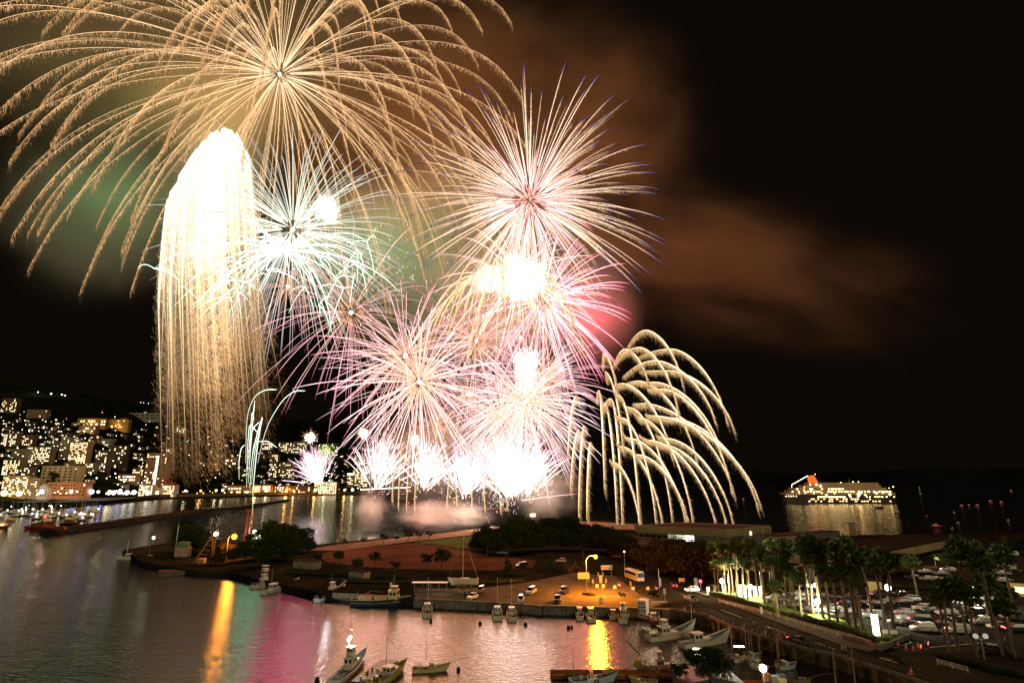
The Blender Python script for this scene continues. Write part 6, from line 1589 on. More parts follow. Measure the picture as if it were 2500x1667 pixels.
BL = [ # x0,x1,ytop,ybase,label,wall,cols,floors,lit,style,name
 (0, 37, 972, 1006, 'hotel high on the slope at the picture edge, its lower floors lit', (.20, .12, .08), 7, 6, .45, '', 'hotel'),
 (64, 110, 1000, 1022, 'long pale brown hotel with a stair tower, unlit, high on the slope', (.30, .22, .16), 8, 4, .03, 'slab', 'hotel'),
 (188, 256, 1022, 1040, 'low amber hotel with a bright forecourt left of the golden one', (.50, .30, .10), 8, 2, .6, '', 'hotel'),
 (262, 310, 1024, 1048, 'golden floodlit hotel with a raised middle, on the upper slope', (.62, .38, .10), 8, 5, .25, 'box', 'hotel'),  # amber of the floodlighting is also put into the wall colour
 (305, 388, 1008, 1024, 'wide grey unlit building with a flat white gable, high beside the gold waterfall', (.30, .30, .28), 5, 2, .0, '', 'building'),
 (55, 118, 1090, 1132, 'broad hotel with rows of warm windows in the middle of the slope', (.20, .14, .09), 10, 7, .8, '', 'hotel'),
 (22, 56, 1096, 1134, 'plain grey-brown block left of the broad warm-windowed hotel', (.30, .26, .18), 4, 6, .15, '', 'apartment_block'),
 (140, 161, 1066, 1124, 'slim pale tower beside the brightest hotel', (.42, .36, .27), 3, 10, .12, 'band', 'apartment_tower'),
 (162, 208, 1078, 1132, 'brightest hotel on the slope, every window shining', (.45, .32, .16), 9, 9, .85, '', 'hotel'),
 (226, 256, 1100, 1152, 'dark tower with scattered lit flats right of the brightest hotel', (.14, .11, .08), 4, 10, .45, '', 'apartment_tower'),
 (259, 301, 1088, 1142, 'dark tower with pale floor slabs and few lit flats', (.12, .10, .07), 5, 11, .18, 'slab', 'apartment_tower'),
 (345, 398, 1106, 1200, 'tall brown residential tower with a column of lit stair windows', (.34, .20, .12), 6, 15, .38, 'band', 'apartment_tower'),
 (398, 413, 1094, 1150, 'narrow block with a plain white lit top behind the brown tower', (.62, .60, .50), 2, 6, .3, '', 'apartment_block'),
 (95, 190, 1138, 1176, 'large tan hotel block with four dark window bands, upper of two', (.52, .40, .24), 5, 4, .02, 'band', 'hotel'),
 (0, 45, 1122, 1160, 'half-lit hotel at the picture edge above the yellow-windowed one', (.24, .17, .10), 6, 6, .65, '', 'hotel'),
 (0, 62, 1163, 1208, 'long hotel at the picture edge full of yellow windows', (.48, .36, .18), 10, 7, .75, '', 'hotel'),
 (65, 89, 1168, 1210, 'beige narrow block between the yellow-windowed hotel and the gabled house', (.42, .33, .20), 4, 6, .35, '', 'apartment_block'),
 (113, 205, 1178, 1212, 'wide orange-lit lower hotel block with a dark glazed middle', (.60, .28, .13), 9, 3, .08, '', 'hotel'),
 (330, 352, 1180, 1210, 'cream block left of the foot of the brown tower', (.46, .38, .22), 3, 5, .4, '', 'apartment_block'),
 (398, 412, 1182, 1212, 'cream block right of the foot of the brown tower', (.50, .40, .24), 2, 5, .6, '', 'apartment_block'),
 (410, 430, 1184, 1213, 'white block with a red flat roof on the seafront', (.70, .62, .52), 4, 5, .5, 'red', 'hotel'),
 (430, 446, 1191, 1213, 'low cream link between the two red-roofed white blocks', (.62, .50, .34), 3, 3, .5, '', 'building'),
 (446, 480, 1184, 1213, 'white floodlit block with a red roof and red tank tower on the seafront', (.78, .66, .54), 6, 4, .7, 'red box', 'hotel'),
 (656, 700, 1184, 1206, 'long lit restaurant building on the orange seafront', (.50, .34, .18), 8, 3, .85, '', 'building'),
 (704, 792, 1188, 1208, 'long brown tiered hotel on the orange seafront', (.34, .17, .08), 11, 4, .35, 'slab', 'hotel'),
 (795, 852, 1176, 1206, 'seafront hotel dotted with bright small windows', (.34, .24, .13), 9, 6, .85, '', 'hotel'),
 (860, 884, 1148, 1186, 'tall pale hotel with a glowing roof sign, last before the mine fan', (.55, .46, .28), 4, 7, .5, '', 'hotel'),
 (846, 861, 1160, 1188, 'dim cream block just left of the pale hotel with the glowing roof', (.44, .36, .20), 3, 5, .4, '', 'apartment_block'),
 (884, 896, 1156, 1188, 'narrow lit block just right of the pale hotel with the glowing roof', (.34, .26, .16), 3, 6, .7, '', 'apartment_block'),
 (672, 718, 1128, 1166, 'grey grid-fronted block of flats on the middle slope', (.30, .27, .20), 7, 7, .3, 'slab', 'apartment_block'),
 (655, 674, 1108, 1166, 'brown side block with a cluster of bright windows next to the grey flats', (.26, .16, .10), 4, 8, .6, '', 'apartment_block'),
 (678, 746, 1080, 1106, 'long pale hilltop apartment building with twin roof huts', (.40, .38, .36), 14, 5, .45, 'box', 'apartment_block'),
 (776, 804, 1084, 1110, 'green-lit stepped hilltop building', (.34, .42, .14), 6, 5, .5, 'box', 'building'),  # wall colour carries the green light as well
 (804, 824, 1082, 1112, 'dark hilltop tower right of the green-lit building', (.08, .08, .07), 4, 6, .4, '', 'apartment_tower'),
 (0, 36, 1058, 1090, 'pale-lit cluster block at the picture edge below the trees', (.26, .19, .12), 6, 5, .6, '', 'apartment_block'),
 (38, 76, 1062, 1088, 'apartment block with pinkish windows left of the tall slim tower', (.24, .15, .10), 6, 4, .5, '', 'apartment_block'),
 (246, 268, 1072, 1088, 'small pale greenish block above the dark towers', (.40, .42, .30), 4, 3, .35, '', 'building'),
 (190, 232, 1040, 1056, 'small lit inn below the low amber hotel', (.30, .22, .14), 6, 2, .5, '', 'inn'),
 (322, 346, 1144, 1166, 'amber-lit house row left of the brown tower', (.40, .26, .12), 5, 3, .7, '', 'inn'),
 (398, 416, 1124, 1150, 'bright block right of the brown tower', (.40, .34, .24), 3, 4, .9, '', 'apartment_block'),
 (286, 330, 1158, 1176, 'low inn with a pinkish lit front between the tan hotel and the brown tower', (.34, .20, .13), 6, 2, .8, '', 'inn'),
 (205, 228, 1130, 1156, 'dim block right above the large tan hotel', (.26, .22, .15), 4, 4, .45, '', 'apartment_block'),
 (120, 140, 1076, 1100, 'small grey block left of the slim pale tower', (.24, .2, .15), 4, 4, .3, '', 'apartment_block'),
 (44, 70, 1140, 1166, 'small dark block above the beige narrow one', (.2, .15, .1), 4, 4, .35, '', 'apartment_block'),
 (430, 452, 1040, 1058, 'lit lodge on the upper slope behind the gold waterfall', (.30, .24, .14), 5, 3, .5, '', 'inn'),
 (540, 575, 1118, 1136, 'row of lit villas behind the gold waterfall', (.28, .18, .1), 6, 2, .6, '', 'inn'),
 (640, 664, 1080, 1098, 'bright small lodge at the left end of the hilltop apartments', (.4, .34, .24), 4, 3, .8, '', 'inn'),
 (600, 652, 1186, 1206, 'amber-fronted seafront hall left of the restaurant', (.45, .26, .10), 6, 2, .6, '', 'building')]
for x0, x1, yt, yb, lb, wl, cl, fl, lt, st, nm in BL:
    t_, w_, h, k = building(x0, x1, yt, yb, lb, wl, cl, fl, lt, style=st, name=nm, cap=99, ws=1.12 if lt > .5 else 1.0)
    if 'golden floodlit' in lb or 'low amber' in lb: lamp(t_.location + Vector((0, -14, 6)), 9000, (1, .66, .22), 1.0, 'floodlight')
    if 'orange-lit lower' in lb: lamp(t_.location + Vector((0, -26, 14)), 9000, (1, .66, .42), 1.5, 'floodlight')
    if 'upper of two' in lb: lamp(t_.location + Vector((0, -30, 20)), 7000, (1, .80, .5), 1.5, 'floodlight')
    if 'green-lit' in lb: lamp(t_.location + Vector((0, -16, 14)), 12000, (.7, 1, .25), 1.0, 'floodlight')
    if 'pale hotel with the glowing' in lb:
        q = MB(); q.box((0, 0, h + 2.5), (w_ * .9, 1.2, 4)); q.build('roof_sign', glow('roof_sign_lit', (1, .80, .45), 9, False), t_)
    if 'red tank' in lb:
        q = MB(); q.cyl((-w_ * .3, 5, h), 4, 12, 12); q.build('tank_tower', mat('roof_red'), t_)
    if 'brown residential' in lb:
        for f in range(1, 15):
            o = link('stair_window', WMESH[1], t_, (w_ * .04, -.2, f * h / 15.4)); o.scale = (4.6, .4, 3.2)
# gabled house on the seafront
p = hill_at(101, 1212); k = MP(1212, p.y); t_ = thing('gabled_house', 'white house with a stepped gable and rows of dark windows by the orange hotel', 'building', p, 0, GT)
w_, h = 25 * k, 20 * k
q = MB(); q.profile([(-w_ / 2, -4), (-w_ / 2, h), (0, h + 11 * k), (w_ / 2, h), (w_ / 2, -4)], 0, 12); q.build('wall', wallm((.62, .56, .44)), t_)
for f in range(4):
    for c_ in range(4):
        o = link('window', DARKW, t_, ((c_ - 1.5) * w_ * .23, -.06, (f + .6) * h * .27)); o.scale = (w_ * .11, .3, h * .12)
q = MB(); q.tube([(-w_ / 2 - .3, 6, h), (0, 6, h + 11 * k + .4), (w_ / 2 + .3, 6, h)], .7, 4); q.build('roof', wallm((.2, .15, .12)), t_)
# small houses scattered up the slope, each with a few lit windows
hm = [MB().box((0, 5, 1), (11, 9, 9)).mesh('wall', wallm(c)) for c in ((.30, .24, .16), (.22, .18, .13), (.36, .32, .25))]
hr = MB().profile([(-6.2, 5.3), (0, 8.2), (6.2, 5.3)], -.3, 10.5).mesh('roof', wallm((.10, .08, .07)))
HB = [(-5, 420, 1060, 1195), (-5, 420, 1040, 1150), (330, 660, 1060, 1200), (560, 900, 1100, 1190), (0, 240, 1030, 1080)]
n_house = 0
while n_house < 230:
    a, b, c0, c1 = random.choice(HB)
    x, y = random.uniform(a, b), random.uniform(c0, c1)
    if y < lerp(x, SKY) + 22: continue
    p = hill_at(x, y)
    t_ = thing('hillside_house', 'small house with a pitched roof and lit windows on the dark hillside', 'house', p, R(random.uniform(-25, 25)), 'small houses on the hillside')
    i = n_house % 3
    link('wall', hm[i], t_); link('roof', hr, t_)
    for q_ in range(random.randint(1, 4)):
        o = link('window', WMESH[random.choice((0, 1, 1, 3))], t_, (random.uniform(-4.4, 4.4), .45, random.choice((1.4, 4.0)))); o.scale = (random.uniform(1.2, 2.2), .3, 1.3)
    n_house += 1
# street lamps dotted over the slope and seafront
gl = [MB().ball((0, 0, 0), 1.0, 8, 5).mesh('globe', glow(kk, cc, ss, False)) for kk, cc, ss in (('town_lamp_white', (1, .95, .84), 5), ('town_lamp_warm', (1, .78, .45), 5), ('town_lamp_orange', (1, .45, .08), 4), ('town_lamp_violet', (.72, .68, 1), 5))]
pl = MB().cyl((0, 0, -6), .12, 6, 5).mesh('pole', M_DARK)
def town_lamp(x, y, kind, r, label, group, p=None, hgt=6):
    p = (p or hill_at(x, y)).copy(); p.z += hgt
    t_ = thing('street_lamp', label, 'street lamp', p, 0, group)
    o = link('globe', gl[kind], t_); o.scale = (r, r, r); o = link('pole', pl, t_); o.scale = (1, 1, hgt / 6)
    return p
for i in range(245):
    a, b, c0, c1 = random.choice(HB + [(-5, 420, 1010, 1060), (0, 420, 1100, 1200), (0, 420, 1100, 1200)])
    x, y = random.uniform(a, b), random.uniform(c0, c1)
    if y < lerp(x, SKY) + 16: y = lerp(x, SKY) + 16 + random.random() * 30
    town_lamp(x, y, random.choice((0, 0, 0, 1, 1, 2)) , random.choice((.45, .55, .7, .8, 1.1)), 'small bright street lamp on the dark hillside among the houses', 'street lamps on the hillside')
for x, y, kd, r in ((92, 962, 0, 1.6), (124, 966, 0, 2.0), (150, 968, 0, 1.8), (158, 970, 0, 1.4), (343, 968, 0, 1.0), (350, 969, 0, .9), (362, 969, 0, 1.0)):
    town_lamp(x, y, kd, r, 'lone lamp high up on the ridge above the town', 'lone lamps on the ridge')
lamp(hill_at(100, 962) + Vector((0, -20, 10)), 9000, (1, .8, .5), 1, 'ridge_light')
k = 0
for x, y, kd, r in ((8, 1216, 1, 4.5), (22, 1222, 1, 4.0), (44, 1217, 1, 4.2), (60, 1220, 1, 3.0), (14, 1230, 1, 3.2), (34, 1228, 1, 3.0), (100, 1212, 3, 3.2), (175, 1212, 3, 4.2), (222, 1212, 3, 3.8), (238, 1212, 0, 2.4), (266, 1212, 1, 3.4), (292, 1208, 3, 3.2), (309, 1212, 1, 2.8), (328, 1213, 0, 3.4), (342, 1213, 0, 4.0), (356, 1211, 3, 4.4), (372, 1213, 0, 4.0), (388, 1212, 0, 4.2), (420, 1214, 0, 3.4), (436, 1213, 0, 4.0), (452, 1212, 0, 5.0), (466, 1212, 0, 5.0), (476, 1211, 1, 3.6), (505, 1207, 1, 2.2), (540, 1207, 2, 2.6), (575, 1206, 1, 2.6), (590, 1205, 1, 3.0), (612, 1205, 0, 2.8), (640, 1205, 1, 2.8), (665, 1207, 2, 3.0), (690, 1207, 1, 2.6), (712, 1206, 2, 3.2), (735, 1207, 2, 3.8), (752, 1207, 2, 2.6), (775, 1207, 2, 3.2), (800, 1206, 2, 3.0), (822, 1206, 1, 2.8), (845, 1205, 2, 3.2), (868, 1204, 2, 3.0), (886, 1203, 1, 3.6)):
    p = town_lamp(x, y, kd, r * .85, 'bright seafront lamp glaring over the beach and the water', 'lamps along the seafront', hgt=7)
    lamp(p + Vector((0, -3.2, 1)), (2600, 9000, 20000, 2200)[kd] * (r / 3.5) ** 2 * .55, ((1, .93, .8), (1, .78, .42), (1, .50, .12), (.62, .6, 1))[kd], r * .62, 'seafront_light')
    k += 1
for x in np.linspace(2, 900, 64):
    town_lamp(x + random.uniform(-6, 6), lerp(x, [(0, 1222), (200, 1214), (480, 1211), (900, 1203)]) + random.uniform(-6, 4), random.choice((0, 1, 1, 2)) if x < 500 else random.choice((1, 2, 2)), random.uniform(.7, 1.5), 'small lamp in the string of lights along the seafront road', 'small lamps of the seafront road')
for x in (120, 165, 210, 260, 320):
    lamp(hill_at(x, 1224) + Vector((0, -4, 7)), 1600, (.22, .24, 1), 1.5, 'blue_beach_light')
# the beach, seafront road wall and viaduct
def shore_sheet(name, label, x0, x1, ya, yb, m, dz):
    a = [hill_at(x, yb) for x in np.linspace(x0, x1, 14)]; b = [hill_at(x, ya) for x in np.linspace(x0, x1, 14)]
    q = MB(); n = 14
    q.add([(p.x, p.y, 4.5 + dz) for p in a] + [(p.x, p.y, 4.5 + dz) for p in b], [(i, i + 1, n + i + 1, n + i) for i in range(n - 1)])
    return tag(q.build(name, m), label, None, None, 'structure')
shore_sheet('beach', 'sand beach washed in blue light', 110, 392, 1216, 1226, mat('beach_sand', (.34, .30, .26), .95, 0, .2, .2), .25)
q = MB(); w_ = thing('seafront_viaduct', 'elevated seafront road with a bright parapet running along the far shore', 'viaduct', hill_at(700, 1207), 0, None)
pth = [hill_at(x, lerp(x, [(480, 1211), (650, 1208), (900, 1203)])) for x in np.linspace(480, 905, 18)]
for a, b in zip(pth[:-1], pth[1:]):
    d = b - a; c = (a + b) / 2; q.box((c.x - w_.location.x, c.y - w_.location.y - 6, 1.2), (d.length + .2, 7, 1.2), math.atan2(d.y, d.x))
q.build('road_deck', wallm((.4, .3, .2)), w_)
for p in pth[::2]:
    q = MB(); q.box((p.x - w_.location.x, p.y - w_.location.y - 6, -1.5), (1.6, 3.5, 5)); q.build('pier', wallm((.3, .22, .15)), w_)
sea_w = thing('retaining_wall', 'dark retaining wall along the far shore below the orange lamps', 'sea wall', hill(620, 0.0), 0)
q = MB(); pth = [hill(x, 0.004) for x in np.linspace(395, 960, 22)]
for a, b in zip(pth[:-1], pth[1:]):
    d = b - a; c = (a + b) / 2; q.box((c.x - sea_w.location.x, c.y - sea_w.location.y - 1.5, 1.5), (d.length + .3, 1.5, 7), math.atan2(d.y, d.x))
q.build('wall_face', wallm((.12, .08, .05)), sea_w)
mole = thing('lit_mole', 'thin white-lit mole end reaching out from the shore by the pink mine fan', 'mole', A(930, 1193, 900), 0)
q = MB(); a = A(880, 1196, 930) - mole.location; b = A(1002, 1190, 930) - mole.location; q.tube([a, b], 1.0, 6); q.build('parapet', M_CONC, mole)
q = MB(); q.tube([a + Vector((0, -1.2, .8)), b + Vector((0, -1.2, .8))], .5, 5); q.build('light_strip', glow('mole_light', (1, .82, .6), 6, False), mole)
# ---- marina: moored yachts and boats at the left edge
yh = MB()
yh.loft([[(-4.5, -1.3, 1.1), (-4.5, 0, -.2), (-4.5, 1.3, 1.1)], [(0, -1.6, 1.1), (0, 0, -.3), (0, 1.6, 1.1)], [(5, -.1, 1.6), (4.4, 0, 0), (5, .1, 1.6)]])
YH = [yh.mesh('hull', m) for m in (M_HULLW, M_HULLN, M_CREAM)]
YC = MB().profile([(-2.6, 1.1), (-2.4, 2.3), (.8, 2.2), (2.0, 1.2)], -.9, .9).mesh('cabin', M_HULLW)
YM = MB().cyl((.4, 0, 1.2), .12, 11.5, 5, .07).mesh('mast', M_STEEL)
YL = MB().ball((-1.5, -.8, 3.0), .55, 8, 5).mesh('deck_lamp', glow('yacht_lamp', (1, .96, .85), 10, False))
YLR = MB().ball((-1.5, -.8, 4.0), .8, 8, 5).mesh('deck_lamp', glow('beacon_red', (1, .05, .04), 9, False))
for i in range(66):
    x, y = random.uniform(-20, 236), random.uniform(1236, 1272)
    if x > 150 and y < 1246: y += 14
    p = P(x, y, 0)
    t_ = thing('moored_yacht', 'small moored yacht with a mast in the crowded marina left of the breakwater', 'yacht', p, R(random.choice([80, 95, -85, 170, 10]) + random.uniform(-10, 10)), 'yachts in the marina')
    link('hull', YH[i % 3], t_); link('cabin', YC, t_)
    if i % 3: link('mast', YM, t_)
    if i % 2 == 0 or y < 1246: link('deck_lamp', YL, t_)
for x, y, L, lb, c, rd in ((118, 1278, 34, 'red-marked harbour launch at the marina mouth', M_RUST, 1), (172, 1282, 44, 'low dark workboat with a tan awning by the breakwater root', M_DARK, 0), (150, 1300, 60, 'long dark barge lying before the breakwater', M_DARK, 0), (205, 1262, 40, 'excursion boat with violet-lit windows in the marina', M_HULLW, 2), (8, 1290, 30, 'dark boat with orange cabin light at the picture edge', M_RUST, 3), (100, 1290, 70, 'long red-sided landing pontoon in front of the marina', mat('pontoon_red', (.3, .03, .02), .7, 0, .2), 0)):
    p = P(x, y, 0); k = MP(y, p.y); L_ = L * k; t_ = thing('harbour_boat', lb, 'boat', p, R(8), None)
    q = MB(); q.loft([[(-L_ / 2, -2.2, 1.8), (-L_ / 2, 0, -.3), (-L_ / 2, 2.2, 1.8)], [(0, -2.6, 1.6), (0, 0, -.4), (0, 2.6, 1.6)], [(L_ / 2, -.2, 2.8), (L_ / 2 - 1.5, 0, 0), (L_ / 2, .2, 2.8)]]); q.build('hull', c, t_)
    q = MB(); q.profile([(-L_ * .3, 1.6), (-L_ * .28, 4.0), (L_ * .08, 3.9), (L_ * .16, 1.8)], -1.6, 1.6); q.build('cabin', M_RUST if rd == 0 else M_HULLW, t_)
    if rd == 1:
        link('beacon', YLR, t_, (0, -2, 1.5))
    if rd in (2, 3):
        for k_ in range(5):
            o = link('window', WIN.mesh('window', glow('boat_window_%d' % rd, ((.6, .55, 1), (1, .5, .12))[rd - 2], 6, False)), t_, ((k_ - 3) * L_ * .08, -1.65, 2.8)); o.scale = (L_ * .05, .1, 1.0)
# ================================================================ HALL, LOW BUILDINGS, LAMPS, SIGNS, PEOPLE
M_HALL = mat('hall_render', (.34, .27, .15), .9, 0, .12, .1)
M_HALLR = mat('hall_roof', (.06, .035, .028), .95, 0, .3, .1)
M_MULL = mat('mullion_dark', (.05, .05, .045), .5, .3, 0)
# wide flat-roofed hall: corners placed on the ground
def bx(t_, name, m, x0, x1, y0, y1, z0, z1):
    q = MB(); q.box(((x0 + x1) / 2, (y0 + y1) / 2, (z0 + z1) / 2), (x1 - x0, y1 - y0, z1 - z0)); return q.build(name, m, t_)
c0 = A(1549, 1281, 290); c1 = A(1772, 1292, 258); c2 = A(1882, 1283, 290)
topz = 10.6
def top(px, py, z):
    return P(px, py, z)
a = P(1549, 1282, topz); b = P(1772, 1292, topz); c = P(1882, 1283, topz); d = a + (c - b)
t_ = thing('event_hall', 'wide flat-roofed hall with a lit glass front, behind the palms', 'hall', (b.x, b.y, LZ), 0)
o_ = t_.location.copy()
def loc(p): return (p.x - o_.x, p.y - o_.y)
A_, B_, C_, D_ = loc(a), loc(b), loc(c), loc(d)
q = MB(); q.prism([A_, B_, C_, D_], 5.2, topz - LZ - .5); q.build('fascia', M_HALL, t_)
ctr = np.mean([A_, B_, C_, D_], axis=0)
sh = lambda p, k: tuple(ctr + (np.array(p) - ctr) * k)
q = MB(); q.prism([sh(A_, .955), sh(B_, .955), sh(C_, .985), sh(D_, .985)], -.5, 5.2); q.build('wall', M_CONCD, t_)
rimo, rimi = [A_, B_, C_, D_], [sh(p, .985) for p in (A_, B_, C_, D_)]
q = MB()
for i in range(4):
    j = (i + 1) % 4
    vs = [rimo[i] + (8.1,), rimo[j] + (8.1,), rimi[j] + (8.1,), rimi[i] + (8.1,)]
    q.add(vs + [(x, y, 8.7) for x, y, z in vs], [(3, 2, 1, 0), (4, 5, 6, 7), (0, 1, 5, 4), (1, 2, 6, 5), (2, 3, 7, 6), (3, 0, 4, 7)])
q.build('parapet', M_HALL, t_)
q = MB(); q.add([p + (8.15,) for p in rimi], [(0, 1, 2, 3)]); q.build('roof', M_HALLR, t_)
def along_wall(p, q_, u): return (p[0] + (q_[0] - p[0]) * u, p[1] + (q_[1] - p[1]) * u)
sA, sB = sh(A_, .955), sh(B_, .955)
dirw = np.array(sB) - np.array(sA); Lw = np.linalg.norm(dirw); dirw /= Lw; nrm = np.array([dirw[1], -dirw[0]]); hw = math.atan2(dirw[1], dirw[0])
for u0, u1, z0, z1, st in ((.36, .66, .4, 5.0, 1.3),):
    n = 9
    for k in range(n):
        u = u0 + (u1 - u0) * (k + .5) / n; p = along_wall(sA, sB, u); w_ = Lw * (u1 - u0) / n * .86
        q = MB(); q.box((p[0] + nrm[0] * .12, p[1] + nrm[1] * .12, (z0 + z1) / 2 + (.9 if k > 5 else 0)), (w_, .12, (z1 - z0) * (.6 if k > 5 else 1)), hw)
        q.build('lit_window', glow('hall_window_%d' % (k // 3), ((.66, .70, .42), (.9, .9, .62), (1, 1, .95))[k // 3], (.55, 1.1, 2.6)[k // 3]), t_)
        p = along_wall(sA, sB, u0 + (u1 - u0) * k / n); q = MB(); q.box((p[0] + nrm[0] * .2, p[1] + nrm[1] * .2, 2.6), (.18, .2, 5.1), hw); q.build('mullion', M_MULL, t_)
for zz in (1.7, 3.0, 4.2):
    p = along_wall(sA, sB, .51); q = MB(); q.box((p[0] + nrm[0] * .2, p[1] + nrm[1] * .2, zz), (Lw * .3, .14, .1), hw); q.build('transom', M_MULL, t_)
for u in (.05, .12, .19, .26, .33):
    p = along_wall(sA, sB, u); q = MB(); q.box((p[0] + nrm[0] * .1, p[1] + nrm[1] * .1, 3.2), (Lw * .05, .12, 2.6), hw); q.build('dark_window', M_GLASS, t_)
dr2 = np.array(C_) - np.array(B_); L2 = np.linalg.norm(dr2); dr2 /= L2; n2 = np.array([dr2[1], -dr2[0]]); h2 = math.atan2(dr2[1], dr2[0])
for u, w_, z0, z1, lit in ((.52, 2.0, 4.9, 6.9, 1), (.66, .7, 4.7, 7.0, 0), (.73, .7, 4.7, 7.0, 0), (.88, .7, 4.9, 7.1, 0), (.94, .7, 4.9, 7.1, 0)):
    p = along_wall(B_, C_, u); q = MB(); q.box((p[0] + n2[0] * .03, p[1] + n2[1] * .03, (z0 + z1) / 2), (w_, .12, z1 - z0), h2); q.build('lit_window' if lit else 'slit_window', glow('hall_side_window', (.95, .92, .55), 1.2) if lit else M_GLASS, t_)
for u in (.34, .58):
    p = along_wall(B_, C_, u); q = MB(); q.box((p[0] + n2[0] * .03, p[1] + n2[1] * .03, 5.8), (.22, .1, 5.6), h2); q.build('wall_joint', M_MULL, t_)
q = MB()
for k in range(9):
    p = along_wall(B_, C_, .12 + .028 * k); q.box((p[0] + n2[0] * .12, p[1] + n2[1] * .12, 4.0), (.35, .2, 2.4), h2)
q.build('louvre_screen', M_MULL, t_)
lamp(o_ + Vector((-20, -26, 12)), 420, (1, .86, .5), 4, 'hall_wash_light')
lamp(o_ + Vector((14, -26, 10)), 500, (1, .80, .42), 4, 'hall_wash_light')
def low_block(label, pa, pb, zt, depth, m=M_HALL, name='annex', cat='building', roof=M_HALLR, zb=LZ):
    a = P(pa[0], pa[1], zt); b = P(pb[0], pb[1], zt); d = b - a; h = math.atan2(d.y, d.x)
    t_ = thing(name, label, cat, ((a.x + b.x) / 2, (a.y + b.y) / 2, zb), h)
    q = MB(); q.box((0, depth / 2, (zt - zb) / 2), (d.length, depth, zt - zb)); q.build('wall', m, t_)
    q = MB(); q.box((0, depth / 2, zt - zb + .1), (d.length + .3, depth + .3, .2)); q.build('roof', roof, t_)
    return t_
low_block('low annex with a lit roof edge in front of the hall, on its left', (1525, 1312), (1628, 1323), 5.2, 14)
low_block('dim long pump house in the dark wood, left of the annex', (1424, 1318), (1520, 1314), 5.0, 8, M_CONCD, 'pump_house')
low_block('pale square block standing above the pump house', (1470, 1297), (1500, 1297), 7.0, 5, M_HALL, 'block_house')
low_block('low roofed shed right of the hall by the water', (1886, 1310), (1990, 1305), 6.0, 14, M_HALL, 'shed')
low_block('lower dark shed beyond, towards the cruise ship', (1992, 1302), (2050, 1297), 5.0, 10, M_CONCD, 'shed')
low_block('square beige tower block at the water in front of the cruise ship reflection', (2071, 1278), (2088, 1278), 8.5, 4, M_HALL, 'pump_tower')
low_block('long low hall with a pale slanting roof edge behind the uplit trees', (2068, 1366), (2340, 1313), 5.2, 26, mat('long_hall_wall', (.40, .28, .15), .9, 0, .15, .1), 'long_hall', roof=mat('long_hall_roof', (.03, .025, .02), .95, 0, .2, .1))
low_block('small white block house with a dark band among the palms', (2019, 1347), (2046, 1348), 9.0, 4, M_WHITE, 'block_house')
low_block('beige stair house behind the first tall palms', (1760, 1345), (1780, 1345), 8.0, 4, M_HALL, 'stair_house')
low_block('small pink gatehouse by the far hedge', (2116, 1418), (2152, 1420), 4.8, 4, M_CREAM, 'gatehouse')
low_block('white garden wall glowing between the floodlit palms', (1798, 1428), (1830, 1430), 5.0, .6, M_WHITE, 'garden_wall', 'wall', M_WHITE)
low_block('pale garden wall right of the second floodlight', (1838, 1432), (1862, 1434), 4.4, .6, M_WHITE, 'garden_wall', 'wall', M_WHITE)
t_ = low_block('small kiosk with a warm lit front at the right picture edge', (2470, 1422), (2500, 1424), 5.5, 4, M_CREAM, 'kiosk')
q = MB(); q.box((0, -.05, 1.7), (2.2, .1, 1.6)); q.build('lit_window', glow('kiosk_window', (1, .66, .30), 2.6), t_)
low_block('small boathouse with pale doors at the foot of the point', (716, 1368), (765, 1372), 4.6, 4, M_CONC, 'boathouse')
low_block('small cream store by the blue coaster bank', (852, 1394), (888, 1398), 4.4, 3, M_CONC, 'store')
low_block('pale lit roof shed under the twin white lamps of the point', (603, 1334), (648, 1336), 5.0, 8, M_CONC, 'shed', roof=M_CONC)
t_ = low_block('white cabin with square openings on the quay corner', (1557, 1466), (1576, 1468), 5.0, 2.4, M_HULLW, 'quay_cabin', roof=M_WHITE)
for k in range(3):
    for z in (.9, 1.7, 2.5):
        q = MB(); q.box(((k - 1) * .7, -.03, z), (.4, .08, .3)); q.build('opening', M_DARK, t_)
t_ = thing('slipway_shed', 'glittering row of parked bikes and racks under a pink-lit roof on the quay', 'bike shelter', G(1052, 1441), 0)
bx(t_, 'shelter_roof', mat('shelter_roof', (.5, .35, .33), .4, .3, .2), -5.5, 5.0, -1.2, 1.0, 2.2, 2.35)  # pink light on the roof is put into its colour
for k in range(5): q = MB(); q.cyl((-5 + k * 2.4, .8, 0), .07, 2.2, 6); q.build('post', M_STEEL, t_)
for k in range(16):
    q = MB(); x = -5 + k * .62
    for s_ in (-.35, .35): q.tube([(x, s_ + .3 * math.cos(a_), .33 + .3 * math.sin(a_)) for a_ in np.linspace(0, 6.28, 10)], .03, 4)
    q.tube([(x, -.35, .33), (x, 0, .8), (x, .35, .33)], .03, 4); q.tube([(x - .25, .3, 1.0), (x + .25, .3, 1.0)], .03, 4); q.build('bicycle', M_STEEL, t_)
lamp(G(1076, 1444) + Vector((0, -3, 3.2)), 120, (1, .95, .85), .2, 'shelter_light')
